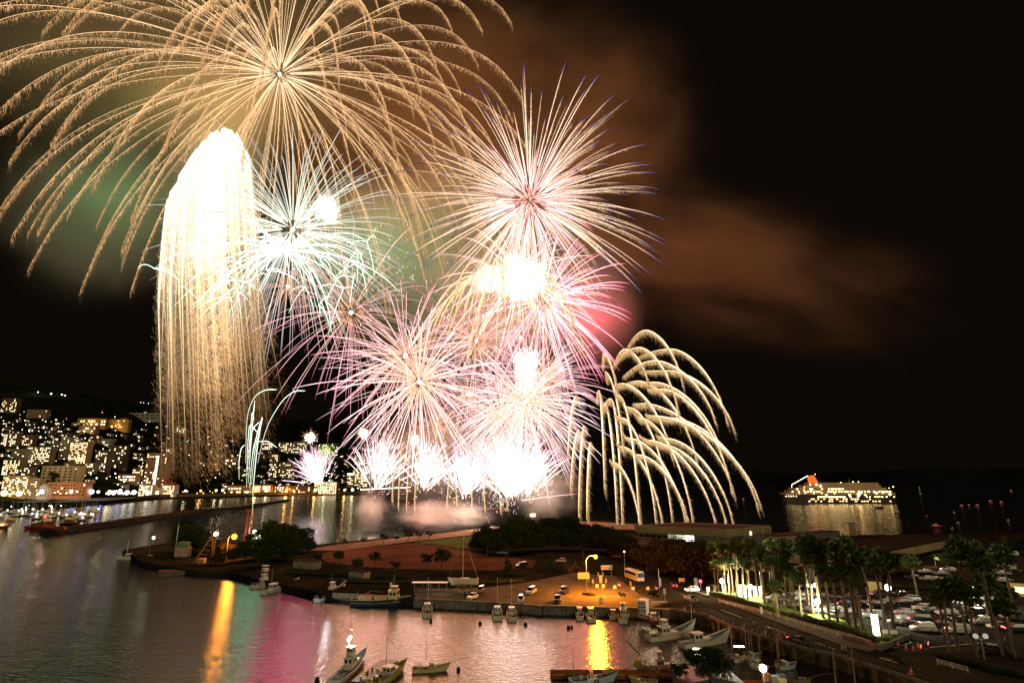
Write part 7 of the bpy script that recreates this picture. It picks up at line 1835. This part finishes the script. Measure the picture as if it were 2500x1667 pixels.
# slipway gangway
t_ = thing('slipway', 'grey concrete slipway between the white boat and the coaster', 'slipway', P(890, 1449, LZ), 0)
a, b, c, d = [P(x, y, z) - t_.location for x, y, z in ((812, 1446, 2.3), (930, 1452, 2.3), (905, 1466, 0.2), (830, 1462, 0.2))]
q = MB(); q.add([a, b, c, d] + [v - Vector((0, 0, 1.2)) for v in (a, b, c, d)], [(3, 2, 1, 0), (4, 5, 6, 7), (0, 1, 5, 4), (1, 2, 6, 5), (2, 3, 7, 6), (3, 0, 4, 7)]); q.build('ramp', M_CONC, t_)
t_ = thing('gangway', 'small white lattice gangway frame standing at the slipway', 'gangway', G(835, 1436), R(30)); q = MB()
q.tube([(-1.2, 0, .3), (1.2, 0, 2.2)], .06, 4); q.tube([(-1.2, .9, .3), (1.2, .9, 2.2)], .06, 4)
for k in range(5): q.tube([(-1.2 + k * .6, 0, .3 + k * .475), (-1.2 + k * .6, .9, .3 + k * .475)], .04, 4)
q.build('frame', M_WHITE, t_)
# ---- lamps
def arm_lamp(px, py, h, label, col, power, arm=2.4, dirx=1, globe=.55, em=16, group=None):
    p = G(px, py); t_ = thing('street_lamp', label, 'street lamp', p, 0, group)
    q = MB(); q.tube([(0, 0, 0), (0, 0, h * .86), (dirx * arm * .15, 0, h * .95), (dirx * arm * .5, 0, h), (dirx * arm, 0, h)], .1, 8, .07); q.build('pole', M_STEEL, t_)
    q = MB(); q.box((dirx * (arm + .3), 0, h + .08), (1.0, .4, .16)); q.build('lamp_head', M_STEEL, t_)
    q = MB(); q.ball((dirx * (arm + .4), 0, h - .28), globe, 10, 6); q.build('lamp_globe', glow('globe_%d_%d' % (int(col[1] * 100), int(em)), col, em, False), t_)
    lamp((dirx * (arm + .4), -.75, h - 1.0), power, col, 1.1, 'street_light', t_)
    return t_
arm_lamp(1433, 1452, 10.5, 'tall curved street lamp burning orange over the quay', (1, .29, .015), 56000, 2.4, 1, .6, 5)
arm_lamp(552, 1364, 9, 'orange lamp burning among the amber trees of the point', (1, .30, .02), 20000, 2.0, 1, 1.1, 5)
def post_lamp(px, py, ly, label, col, power, globe=.7, em=18, twin=False, group=None, name='floodlight', n=1):
    p = G(px, py); tp = A(px, ly, p.y); h = tp.z - LZ
    t_ = thing(name, label, 'street lamp', p, 0, group)
    q = MB(); q.tube([(0, 0, 0), (0, 0, h)], .1, 8, .07); q.build('pole', M_STEEL, t_)
    for dx in ((-.9, .9) if twin else (0,)):
        q = MB(); q.ball((dx, 0, h), globe, 10, 6); q.build('lamp_globe', glow('post_%d_%d_%d' % (int(col[0] * 99), int(col[2] * 100), em), col, em, False), t_)
        if twin: q = MB(); q.tube([(0, 0, h - .6), (dx, 0, h - globe * .8)], .05, 5); q.build('arm', M_STEEL, t_)
    lamp((0, -globe - .25, h), power, col, .4, 'street_light', t_)
    return t_
FL = 'floodlights on poles in the palm car park'
W_ = (1, .96, .70)
post_lamp(1765, 1450, 1418, 'white floodlight, first on the road side, before the feather palm', W_, 15000, .66, group=FL)
post_lamp(1834, 1460, 1432, 'white floodlight, second on the road side, before the glowing wall', W_, 14000, .66, group=FL)
post_lamp(1999, 1504, 1468, 'white floodlight, third, above the glaring white cars', W_, 14000, .66, group=FL)
post_lamp(2180, 1520, 1434, 'white floodlight, fourth, on a tall pole amid the black cars', W_, 7000, .66, group=FL)
post_lamp(2381, 1480, 1438, 'white floodlight, fifth, furthest along the car park', W_, 6500, .66, group=FL)
post_lamp(1987, 1470, 1427, 'small twin white lamp behind the third floodlight', W_, 900, .45, twin=True, group=FL)
lamp(G(1775, 1446) + Vector((0, -1, 1.2)), 700, (1, .95, .55), .4, 'hedge_light'); lamp(G(1880, 1486) + Vector((0, -1, 2.6)), 420, (1, .95, .55), .4, 'hedge_light'); lamp(G(1960, 1508) + Vector((0, -1, 2.6)), 420, (1, .95, .55), .4, 'hedge_light')
for x, y, ly, lb, col, pw, g_ in ((524, 1332, 1303, 'white lamp on the point, alone left of the amber trees', (1, .98, .86), 2600, .95), (507, 1338, 1311, 'small white lamp just left of the lone one on the point', (1, .98, .86), 300, .5), (620, 1322, 1298, 'upper of the twin white lamps on the point', (1, 1, .86), 2600, .95), (629, 1342, 1312, 'lower of the twin white lamps on the point', (1, 1, .86), 3600, 1.1), (373, 1326, 1312, 'greenish white lamp at the outer tip of the point', (.7, 1, .9), 160, .55)):
    post_lamp(x, y, ly, lb, col, pw, g_, group='lamps on the point', name='pole_lamp')
post_lamp(1301, 1287, 1257, 'twin orange globe lamp on the firelit promenade', (1, .66, .25), 2600, .8, twin=True, name='pole_lamp')
post_lamp(1526, 1398, 1346, 'thin unlit mast with a small white lamp behind the coach', (1, .9, .8), 8, .22, name='pole_lamp')
post_lamp(2404, 1610, 1552, 'cream twin-globe lamp post, unlit but given a weak glow, on the forecourt', (.45, .42, .34), 1, .45, 1, twin=True, name='pole_lamp')  # globes of these unlit posts glow weakly in place of light on them
post_lamp(2068, 1520, 1490, 'small unlit twin-globe post with weakly glowing globes by the hedge end', (.45, .42, .34), 1, .3, 1, twin=True, name='pole_lamp')
post_lamp(1908, 1482, 1450, 'small unlit twin-globe post with weakly glowing globes beside the pickup', (.45, .42, .34), 1, .3, 1, twin=True, name='pole_lamp')
post_lamp(1868, 1690, 1630, 'small yellow-white quay lamp on a pole at the bottom', (1, .93, .66), 700, .55, name='pole_lamp')
for x, ly in ((1882, 1335), (1889, 1340), (1858, 1330), (1990, 1350)):
    p = G(x, 1438); tp = A(x, ly, p.y); q = MB(); q.tube([(0, 0, 0), (0, 0, tp.z - LZ)], .11, 8, .06); o = q.build('flag_pole', M_STEEL); o.location = p
    tag(o, {1882: 'tall bright steel pole by the far hedge, left of two side by side', 1889: 'tall bright steel pole by the far hedge, right of two side by side', 1858: 'shorter bright steel pole left of the side-by-side pair', 1990: 'bright steel pole behind the third floodlight'}[x], 'pole', 'steel poles at the far hedge')
# glowing sign pillar, planter, boards
p = G(2142, 1560); tp = A(2142, 1498, p.y); h = tp.z - LZ
t_ = thing('sign_pillar', 'glowing white sign pillar on the planter corner of the palm hedge', 'sign', p, R(-12))
q = MB(); q.box((0, 0, h / 2 + .3), (1.15, .5, h - .6)); q.build('light_box', glow('sign_light_box', (1, 1, .80), 3.2), t_)
q = MB(); q.box((0, 0, .15), (1.3, .7, .6)); q.build('plinth', M_CONC, t_); q = MB(); q.box((0, 0, h + .06), (1.25, .6, .12)); q.build('cap', M_STEEL, t_)
lamp((0, -1.3, h * .5), 260, (1, 1, .75), .5, 'sign_light', t_)
q = MB(); t_ = thing('planter_wall', 'low brown stone planter wall round the end of the hedge', 'wall', G(2152, 1586), 0)
pp = [G(x, y) - t_.location for x, y in ((2060, 1560), (2110, 1572), (2150, 1588), (2222, 1558))]
for a, b in zip(pp[:-1], pp[1:]):
    d = b - a; c = (a + b) / 2; q.box((c.x, c.y, .45), (d.length + .3, .4, .9), math.atan2(d.y, d.x))
q.build('wall_face', M_CONCD, t_)
def board(label, px, py, w_, h, z, face_m, text=None, tcol=None, rz=0, legs=2, name='notice_board', cat='sign', tsize=.5):
    t_ = thing(name, label, cat, G(px, py, .05), rz)
    q = MB(); q.box((0, 0, z + h / 2), (w_, .1, h)); q.build('panel', face_m, t_)
    for s_ in ((-1, 1) if legs == 2 else (0,)):
        q = MB(); q.cyl((s_ * w_ * .4, .06, 0), .05, z + h * .5, 6); q.build('leg', M_STEEL, t_)
    if text:
        f = bpy.data.curves.new('lettering', 'FONT'); f.body = text; f.size = tsize; f.align_x = 'CENTER'; f.align_y = 'CENTER'; f.extrude = .01; f.materials.append(tcol)
        fo = bpy.data.objects.new('lettering', f); COL.objects.link(fo); dg = bpy.context.evaluated_depsgraph_get(); me = bpy.data.meshes.new_from_object(fo.evaluated_get(dg)); bpy.data.objects.remove(fo); o = bpy.data.objects.new('lettering', me); COL.objects.link(o); o.parent = t_; o.rotation_euler = (math.pi / 2, 0, 0); o.location = (0, -.075, z + h / 2)
    return t_
M_SIGNW = mat('sign_white', (.8, .76, .66), .5, 0, .04); M_INK = mat('sign_ink', (.03, .02, .03), .6, 0, 0); M_BLUE = mat('sign_blue', (.04, .06, .22), .5, 0, 0)
t_ = board('white sign reading Parking with a dark arrow panel, beside the coach', 1482, 1408, 3.9, 1.35, 2.3, M_SIGNW, 'Parking', M_INK, R(6), 2, 'parking_sign', tsize=.95)
for o in t_.children:
    if o.name.startswith('lettering'): o.location.x = -.45
q = MB(); q.box((1.42, -.07, 2.98), (.95, .05, 1.05)); q.build('arrow_panel', M_BLUE, t_)
q = MB(); q.box((1.42, -.11, 3.15), (.6, .03, .16)); q.box((1.18, -.11, 2.95), (.16, .03, .5)); q.build('arrow', M_SIGNW, t_)
board('blank yellow board beside the orange street lamp', 1425, 1422, 3.6, 1.9, 1.1, mat('yellow_board', (.75, .66, .30), .6, 0, .05), name='billboard')
board('upright cream banner sign in the orange light', 1467, 1426, .9, 2.2, .4, mat('banner_cream_lit_orange', (.75, .5, .22), .6, 0, .1), legs=1, name='banner_sign')  # cream banner coloured orange for the lamplight on it
for x, y, lb in ((1458, 1437, 'white barrier board beside the banner sign, left of two'), (1473, 1437, 'white barrier board beside the banner sign, right of two'), (1501, 1440, 'white barrier board beside the red-lit marshal'), (1546, 1443, 'white barrier board in the middle of the junction'), (1582, 1443, 'small white barrier board by the marshals with red batons')):
    board(lb, x, y, .9, .8, .4, M_SIGNW, name='barrier_board', cat='barrier')
for x, y, lb in ((1461, 1414, 'grey notice post at the car park mouth, left of two'), (1472, 1414, 'grey notice post at the car park mouth, right of two'), (1448, 1432, 'grey notice post close to the orange lamp'), (1540, 1438, 'grey box on a thin post by the middle barrier'), (1480, 1430, 'short white post right of the banner sign')):
    board(lb, x, y, .5, 1.3, .9, M_CONC, legs=1, name='notice_post')
board('white notice on a stout post at the sea road start', 1624, 1470, .7, 1.4, 2.0, M_SIGNW, legs=1, name='road_sign')
board('white framed orange notice with dark lettering at the junction', 1665, 1424, 1.9, 1.1, .5, mat('notice_orange', (.75, .5, .2), .6, 0, .05), name='notice_board')
board('pale blue board next to the red signal', 1700, 1432, 1.1, 2.2, .3, mat('board_blue', (.3, .5, .6), .5, 0, .05), name='notice_board')
board('white barrier beam lying across the quay corner', 1610, 1476, 4.2, .45, .5, M_SIGNW, name='barrier_beam', cat='barrier')
board('small white notice board on the planter', 2184, 1554, 1.5, .7, .5, M_SIGNW, name='notice_board')
board('small brown and white notice behind the glowing sign pillar', 2163, 1553, 1.1, .8, .5, M_SIGNW, name='notice_board')
board('small white plate on the guard fence', 1860, 1499, .55, 1.5, .1, M_SIGNW, legs=1, name='plate')
board('upright glass case standing on the orange quay', 1468, 1470, 1.0, 1.2, .1, M_STEEL, name='fish_stand', cat='stand')
board('white gate post at the start of the hedge', 1730, 1450, .9, 1.9, 0, M_WHITE, legs=1, name='gate_post', cat='post')
# red signal
t_ = thing('traffic_signal', 'red traffic light shining at the junction by the hedge', 'traffic light', G(1711, 1440), 0)
q = MB(); q.cyl((0, 0, 0), .09, 2.6, 6); q.build('pole', M_STEEL, t_); q = MB(); q.box((0, 0, 2.3), (.5, .3, 1.2)); q.build('housing', M_DARK, t_)
q = MB(); q.ball((0, -.25, 2.55), .42, 10, 6); q.build('lens', glow('signal_red', (1, .03, .04), 14), t_)
# two thin masts on the road
for x, y, h, lb in ((1610, 1436, 5.5, 'thin white pole with a violet panel among the marshals'),):
    t_ = thing('pole_sign', lb, 'sign', G(x, y), 0); q = MB(); q.cyl((0, 0, 0), .08, h, 6); q.build('pole', M_STEEL, t_); q = MB(); q.box((.25, -.1, 1.8), (.7, .08, 2.2)); q.build('panel', mat('panel_violet', (.25, .2, .45), .5, 0, 0), t_)
# traffic cones
cn = MB(); cn.box((0, 0, .03), (.42, .42, .06)); cn.cyl((0, 0, .06), .17, .68, 10, .04); CN = cn.mesh('cone', mat('cone_red', (.6, .07, .03), .6, 0, 0))
bd = MB(); bd.cyl((0, 0, .34), .118, .14, 10, .092); BD = bd.mesh('band', M_WHITE)
for i, (x, y, lb) in enumerate(((2177, 1574, 'cone at the planter corner, first of the forecourt row'), (2194, 1580, 'second cone of the forecourt row'), (2213, 1586, 'third cone of the forecourt row'), (2231, 1589, 'cone nearest the marshal in the yellow vest'), (2226, 1646, 'cone alone on the road at the bottom'), (2304, 1546, 'cone behind the big white minivan, left of two'), (2309, 1547, 'cone behind the big white minivan, right of two'), (2374, 1549, 'cone between palm trunks near the second minivan'))):
    t_ = thing('traffic_cone', 'red and white traffic ' + lb, 'traffic cone', G(x, y, .05), 0, 'traffic cones'); link('cone', CN, t_); link('band', BD, t_)
    for o in t_.children: o.scale = (1.5, 1.5, 1.5)
for i, x in enumerate(np.linspace(1672, 1860, 9)):
    y = 1490 + (x - 1672) * .335
    t_ = thing('traffic_cone', 'small red cone in the line beside the sea road railing', 'traffic cone', G(x, y - 3, .05), 0, 'cones along the railing'); link('cone', CN, t_); link('band', BD, t_)
# floodlit strip lamps on poles at the bottom (harbour work lights)
for x, y, L, lb in ((1703, 1583, 1.6, 'glowing tube lamp above the mooring, nearest the wheelhouse'), (1700, 1596, 2.4, 'glowing tube lamp above the mooring, lower and longer'), (1728, 1604, 1.8, 'glowing tube lamp just over the leafy tree'), (1804, 1577, 1.8, 'single glowing tube lamp alone right of the leafy tree')):
    p = P(x, y, 4.0); t_ = thing('tube_lamp', lb, 'lamp', p, R(-6), 'tube lamps over the moorings')
    q = MB(); q.tube([(-L / 2, 0, 0), (L / 2, 0, 0)], .12, 8); q.build('tube', glow('tube_lamp_lit', (1, .78, .42), 12), t_)
    q = MB(); q.tube([(0, .15, .1), (0, .15, -4.5)], .06, 5); q.build('post', M_DARK, t_)
# ---- people: one smooth body each, clothes as parts
SKIN = mat('skin', (.45, .28, .19), .6, 0, .05); HAIR = mat('hair_dark', (.02, .015, .012), .8, 0, 0)
def body_mesh(walk=0.3):
    q = MB()
    def limb(path, rs, n=8):
        secs = []
        for i, (p, r) in enumerate(zip(path, rs)):
            p = Vector(p); t = Vector(path[min(i + 1, len(path) - 1)]) - Vector(path[max(i - 1, 0)]); t.normalize()
            ref = Vector((1, 0, 0)) if abs(t.x) < .8 else Vector((0, 1, 0)); a = t.cross(ref).normalized(); b = t.cross(a)
            rx, ry = r if isinstance(r, tuple) else (r, r)
            secs.append([p + b * (rx * math.cos(6.283 * j / n)) + a * (ry * math.sin(6.283 * j / n)) for j in range(n)])
        q.loft(secs, True, True)
    w_ = walk
    for s_ in (-1, 1):
        limb([(s_ * .09, 0, .9), (s_ * .1, -s_ * w_ * .3, .48), (s_ * .1, -s_ * w_ * .3 + .06, .07), (s_ * .1, -s_ * w_ * .3 - .12, .04)], [.09, .06, .04, .035])
        limb([(s_ * .19, 0, 1.42), (s_ * .24, .04, 1.12), (s_ * .24, -.08 * s_ * w_ * 3, .88), (s_ * .24, -.12 * s_ * w_ * 3, .8)], [.055, .042, .032, .035])
    limb([(0, 0, .84), (0, 0, 1.0), (0, 0, 1.25), (0, 0, 1.42), (0, 0, 1.5), (0, 0, 1.56)], [(.17, .12), (.15, .11), (.18, .12), (.20, .11), (.07, .07), (.06, .06)], 10)
    q.ball((0, -.01, 1.66), .105, 10, 8, 1.2); q.box((0, -.115, 1.66), (.025, .04, .04))
    return q
BODY = [body_mesh(w_).mesh('body', SKIN, True) for w_ in (.15, .4, .6)]
HR = MB().ball((0, .02, 1.70), .115, 10, 6, 1.0).mesh('hair', HAIR)
def shirt(m):
    q = MB(); secs = []
    for z, rx, ry in ((.88, .19, .145), (1.1, .185, .14), (1.3, .205, .145), (1.44, .21, .13), (1.5, .1, .09)): secs.append([(rx * math.cos(6.283 * j / 12), ry * math.sin(6.283 * j / 12), z) for j in range(12)])
    q.loft(secs, True, True); return q.mesh('shirt', m)
def trousers(m, w_):
    q = MB()
    for s_ in (-1, 1): q.tube([(s_ * .09, 0, .92), (s_ * .1, -s_ * w_ * .3, .48), (s_ * .1, -s_ * w_ * .3 + .06, .12)], .115, 8, .07)
    return q.mesh('trousers', m)
CLO = {c: mat('cloth_' + c, v, .9, 0, .1) for c, v in dict(red=(.4, .06, .05), pink=(.5, .25, .25), white=(.7, .68, .62), dark=(.03, .03, .04), navy=(.04, .05, .1), tan=(.35, .22, .12), vest=(.6, .5, .05), green=(.08, .2, .12)).items()}
def person(px, py, label, top='white', leg='dark', rz=0, k=0, group='people on the roads', baton=False):
    t_ = thing('person', label, 'person', G(px, py, .06), rz, group)
    link('body', BODY[k], t_); link('hair', HR, t_); link('shirt', shirt(CLO[top]), t_); link('trousers', trousers(CLO[leg], (.15, .4, .6)[k]), t_)
    if baton:
        b_ = thing('light_baton', 'glowing red baton of the ' + label.split(',')[0], 'light baton', G(px, py, .06) + Vector((.34, -.15, .8)), 0, 'red light batons')
        q = MB(); q.tube([(0, 0, 0), (.1, -.1, .55)], .05, 6); q.build('tube', glow('baton_red', (1, .04, .08), 12), b_)
    return t_
person(2244, 1592, 'marshal in a yellow vest standing by the cones', 'vest', 'red', R(20), 0, baton=True)
person(2262, 1584, 'marshal in dark clothes beside the yellow-vested one', 'green', 'navy', R(-30), 0, baton=True)
person(1601, 1446, 'marshal in pink at the junction beside the violet panel', 'pink', 'red', R(10), 0, baton=True)
person(1641, 1438, 'marshal in dark red, first of two on the road by the signal', 'dark', 'dark', R(0), 0, baton=True)
person(1650, 1439, 'marshal in red, second of two on the road by the signal', 'red', 'dark', R(0), 0, baton=True)
person(1511, 1438, 'marshal in white among the barrier boards', 'white', 'dark', R(20), 0, baton=True)
person(1471, 1447, 'figure in orange light walking under the street lamp', 'tan', 'tan', R(60), 2)
person(1841, 1534, 'person in tan walking by the railing, upright', 'tan', 'dark', R(70), 1)
person(1846, 1536, 'person in dark clothes half behind the one in tan', 'navy', 'dark', R(70), 1)
person(1869, 1550, 'child in pale green by the railing', 'green', 'white', R(80), 1)
person(1877, 1549, 'person in red by the railing', 'red', 'dark', R(80), 1)
person(1904, 1561, 'person in a pink dress, left of the trio by the railing', 'pink', 'pink', R(60), 1)
person(1908, 1563, 'person in red, middle of the trio by the railing', 'red', 'pink', R(60), 1)
person(1917, 1566, 'person in dark green, right of the trio by the railing', 'green', 'dark', R(60), 1)
person(2058, 1598, 'pale-shirted person crouching near the low wall on the road', 'white', 'dark', R(30), 0)
person(2066, 1600, 'person in pink at the sea wall, right of the pair', 'pink', 'dark', R(30), 0)
person(1135, 1458, 'person standing in the dark by the white hatchback', 'dark', 'dark', R(0), 0)
person(1698, 1476, 'person by the railing near the road start, in dark clothes', 'dark', 'dark', R(0), 0)
person(2456, 1578, 'person in red walking on the forecourt', 'red', 'dark', R(40), 1)
# motor scooters by the low fence
sc = MB(); sc.cyl((-.55, -.06, .28), .27, .12, 12, axis='y'); sc.cyl((.6, -.06, .28), .27, .12, 12, axis='y'); SW_ = sc.mesh('wheel_pair', M_TYRE)
sb = MB(); sb.profile([(-.75, .45), (-.7, .8), (-.1, .8), (0, .4), (.35, .4), (.5, 1.0), (.6, 1.0), (.65, .5), (.3, .25), (-.4, .3)], -.16, .16); SB_ = sb.mesh('body', paint('black'))
sh_ = MB(); sh_.tube([(.5, -.35, 1.05), (.52, 0, 1.0), (.5, .35, 1.05)], .03, 5); SH_ = sh_.mesh('handlebar', M_STEEL)
for i, (x, y, lb) in enumerate(((1517, 1452, 'black scooter by the low fence, first of two'), (1521, 1456, 'black scooter by the low fence, second of two'), (1696, 1479, 'scooter parked by the railing at the start of the sea road'))):
    t_ = thing('scooter', lb, 'scooter', G(x, y, .03), R(20 * i), 'parked scooters'); link('body', SB_, t_); link('wheel_pair', SW_, t_); link('handlebar', SH_, t_)
fence('railing', 'low dark fence round the drop at the quay corner', [(1522, 1456), (1560, 1462), (1590, 1470)], LZ + .03, 1.6, 1.0, (.5, .95), M_DARK, cat='fence')
# promenade furniture lit by the fireworks
t_ = thing('canopy_tent', 'small white canopy tent on the promenade under the smoke', 'tent', G(1182, 1302), 0)
for sx in (-1, 1):
    for sy in (-1, 1): q = MB(); q.cyl((sx * 2.6, sy * 1.5, 0), .05, 2.2, 5); q.build('pole', M_STEEL, t_)
q = MB(); q.profile([(-3, 2.2), (-1.6, 3.2), (1.6, 3.2), (3, 2.2)], -1.8, 1.8); q.build('canopy', M_WHITE, t_)
for i, x in enumerate(np.linspace(1225, 1560, 26)):
    y = 1290 + random.uniform(-4, 4) - (x - 1225) * .012
    k = i % 3
    t_ = thing('person', 'small figure standing on the firelit promenade watching the fireworks', 'person', G(x, y, .04), R(random.uniform(0, 360)), 'spectators on the promenade')
    link('body', BODY[k], t_); link('hair', HR, t_); link('shirt', shirt(CLO[random.choice(list(CLO))]), t_); link('trousers', trousers(CLO['dark'], (.15, .4, .6)[k]), t_)
# red lattice towers standing in the water by the point
t_ = thing('lattice_tower', 'red steel twin tower rising by the point in front of the far shore', 'tower', G(600, 1322), 0)
kk = MP(1322, G(600, 1322).y); q = MB()
for x in (-5 * kk, 3 * kk): q.tube([(x, 0, 0), (x + .8, 0, 72 * kk)], .45, 6, .35)
for k in range(8): q.tube([(-5 * kk, 0, k * 9 * kk), (3 * kk, 0, (k + 1) * 9 * kk)], .2, 4)
q.build('legs', mat('tower_red', (.30, .05, .035), .6, 0, .2), t_)
q = MB(); q.box((0, 0, 73 * kk), (13 * kk, 1.6, 1.2)); q.build('cross_head', mat('tower_red'), t_)
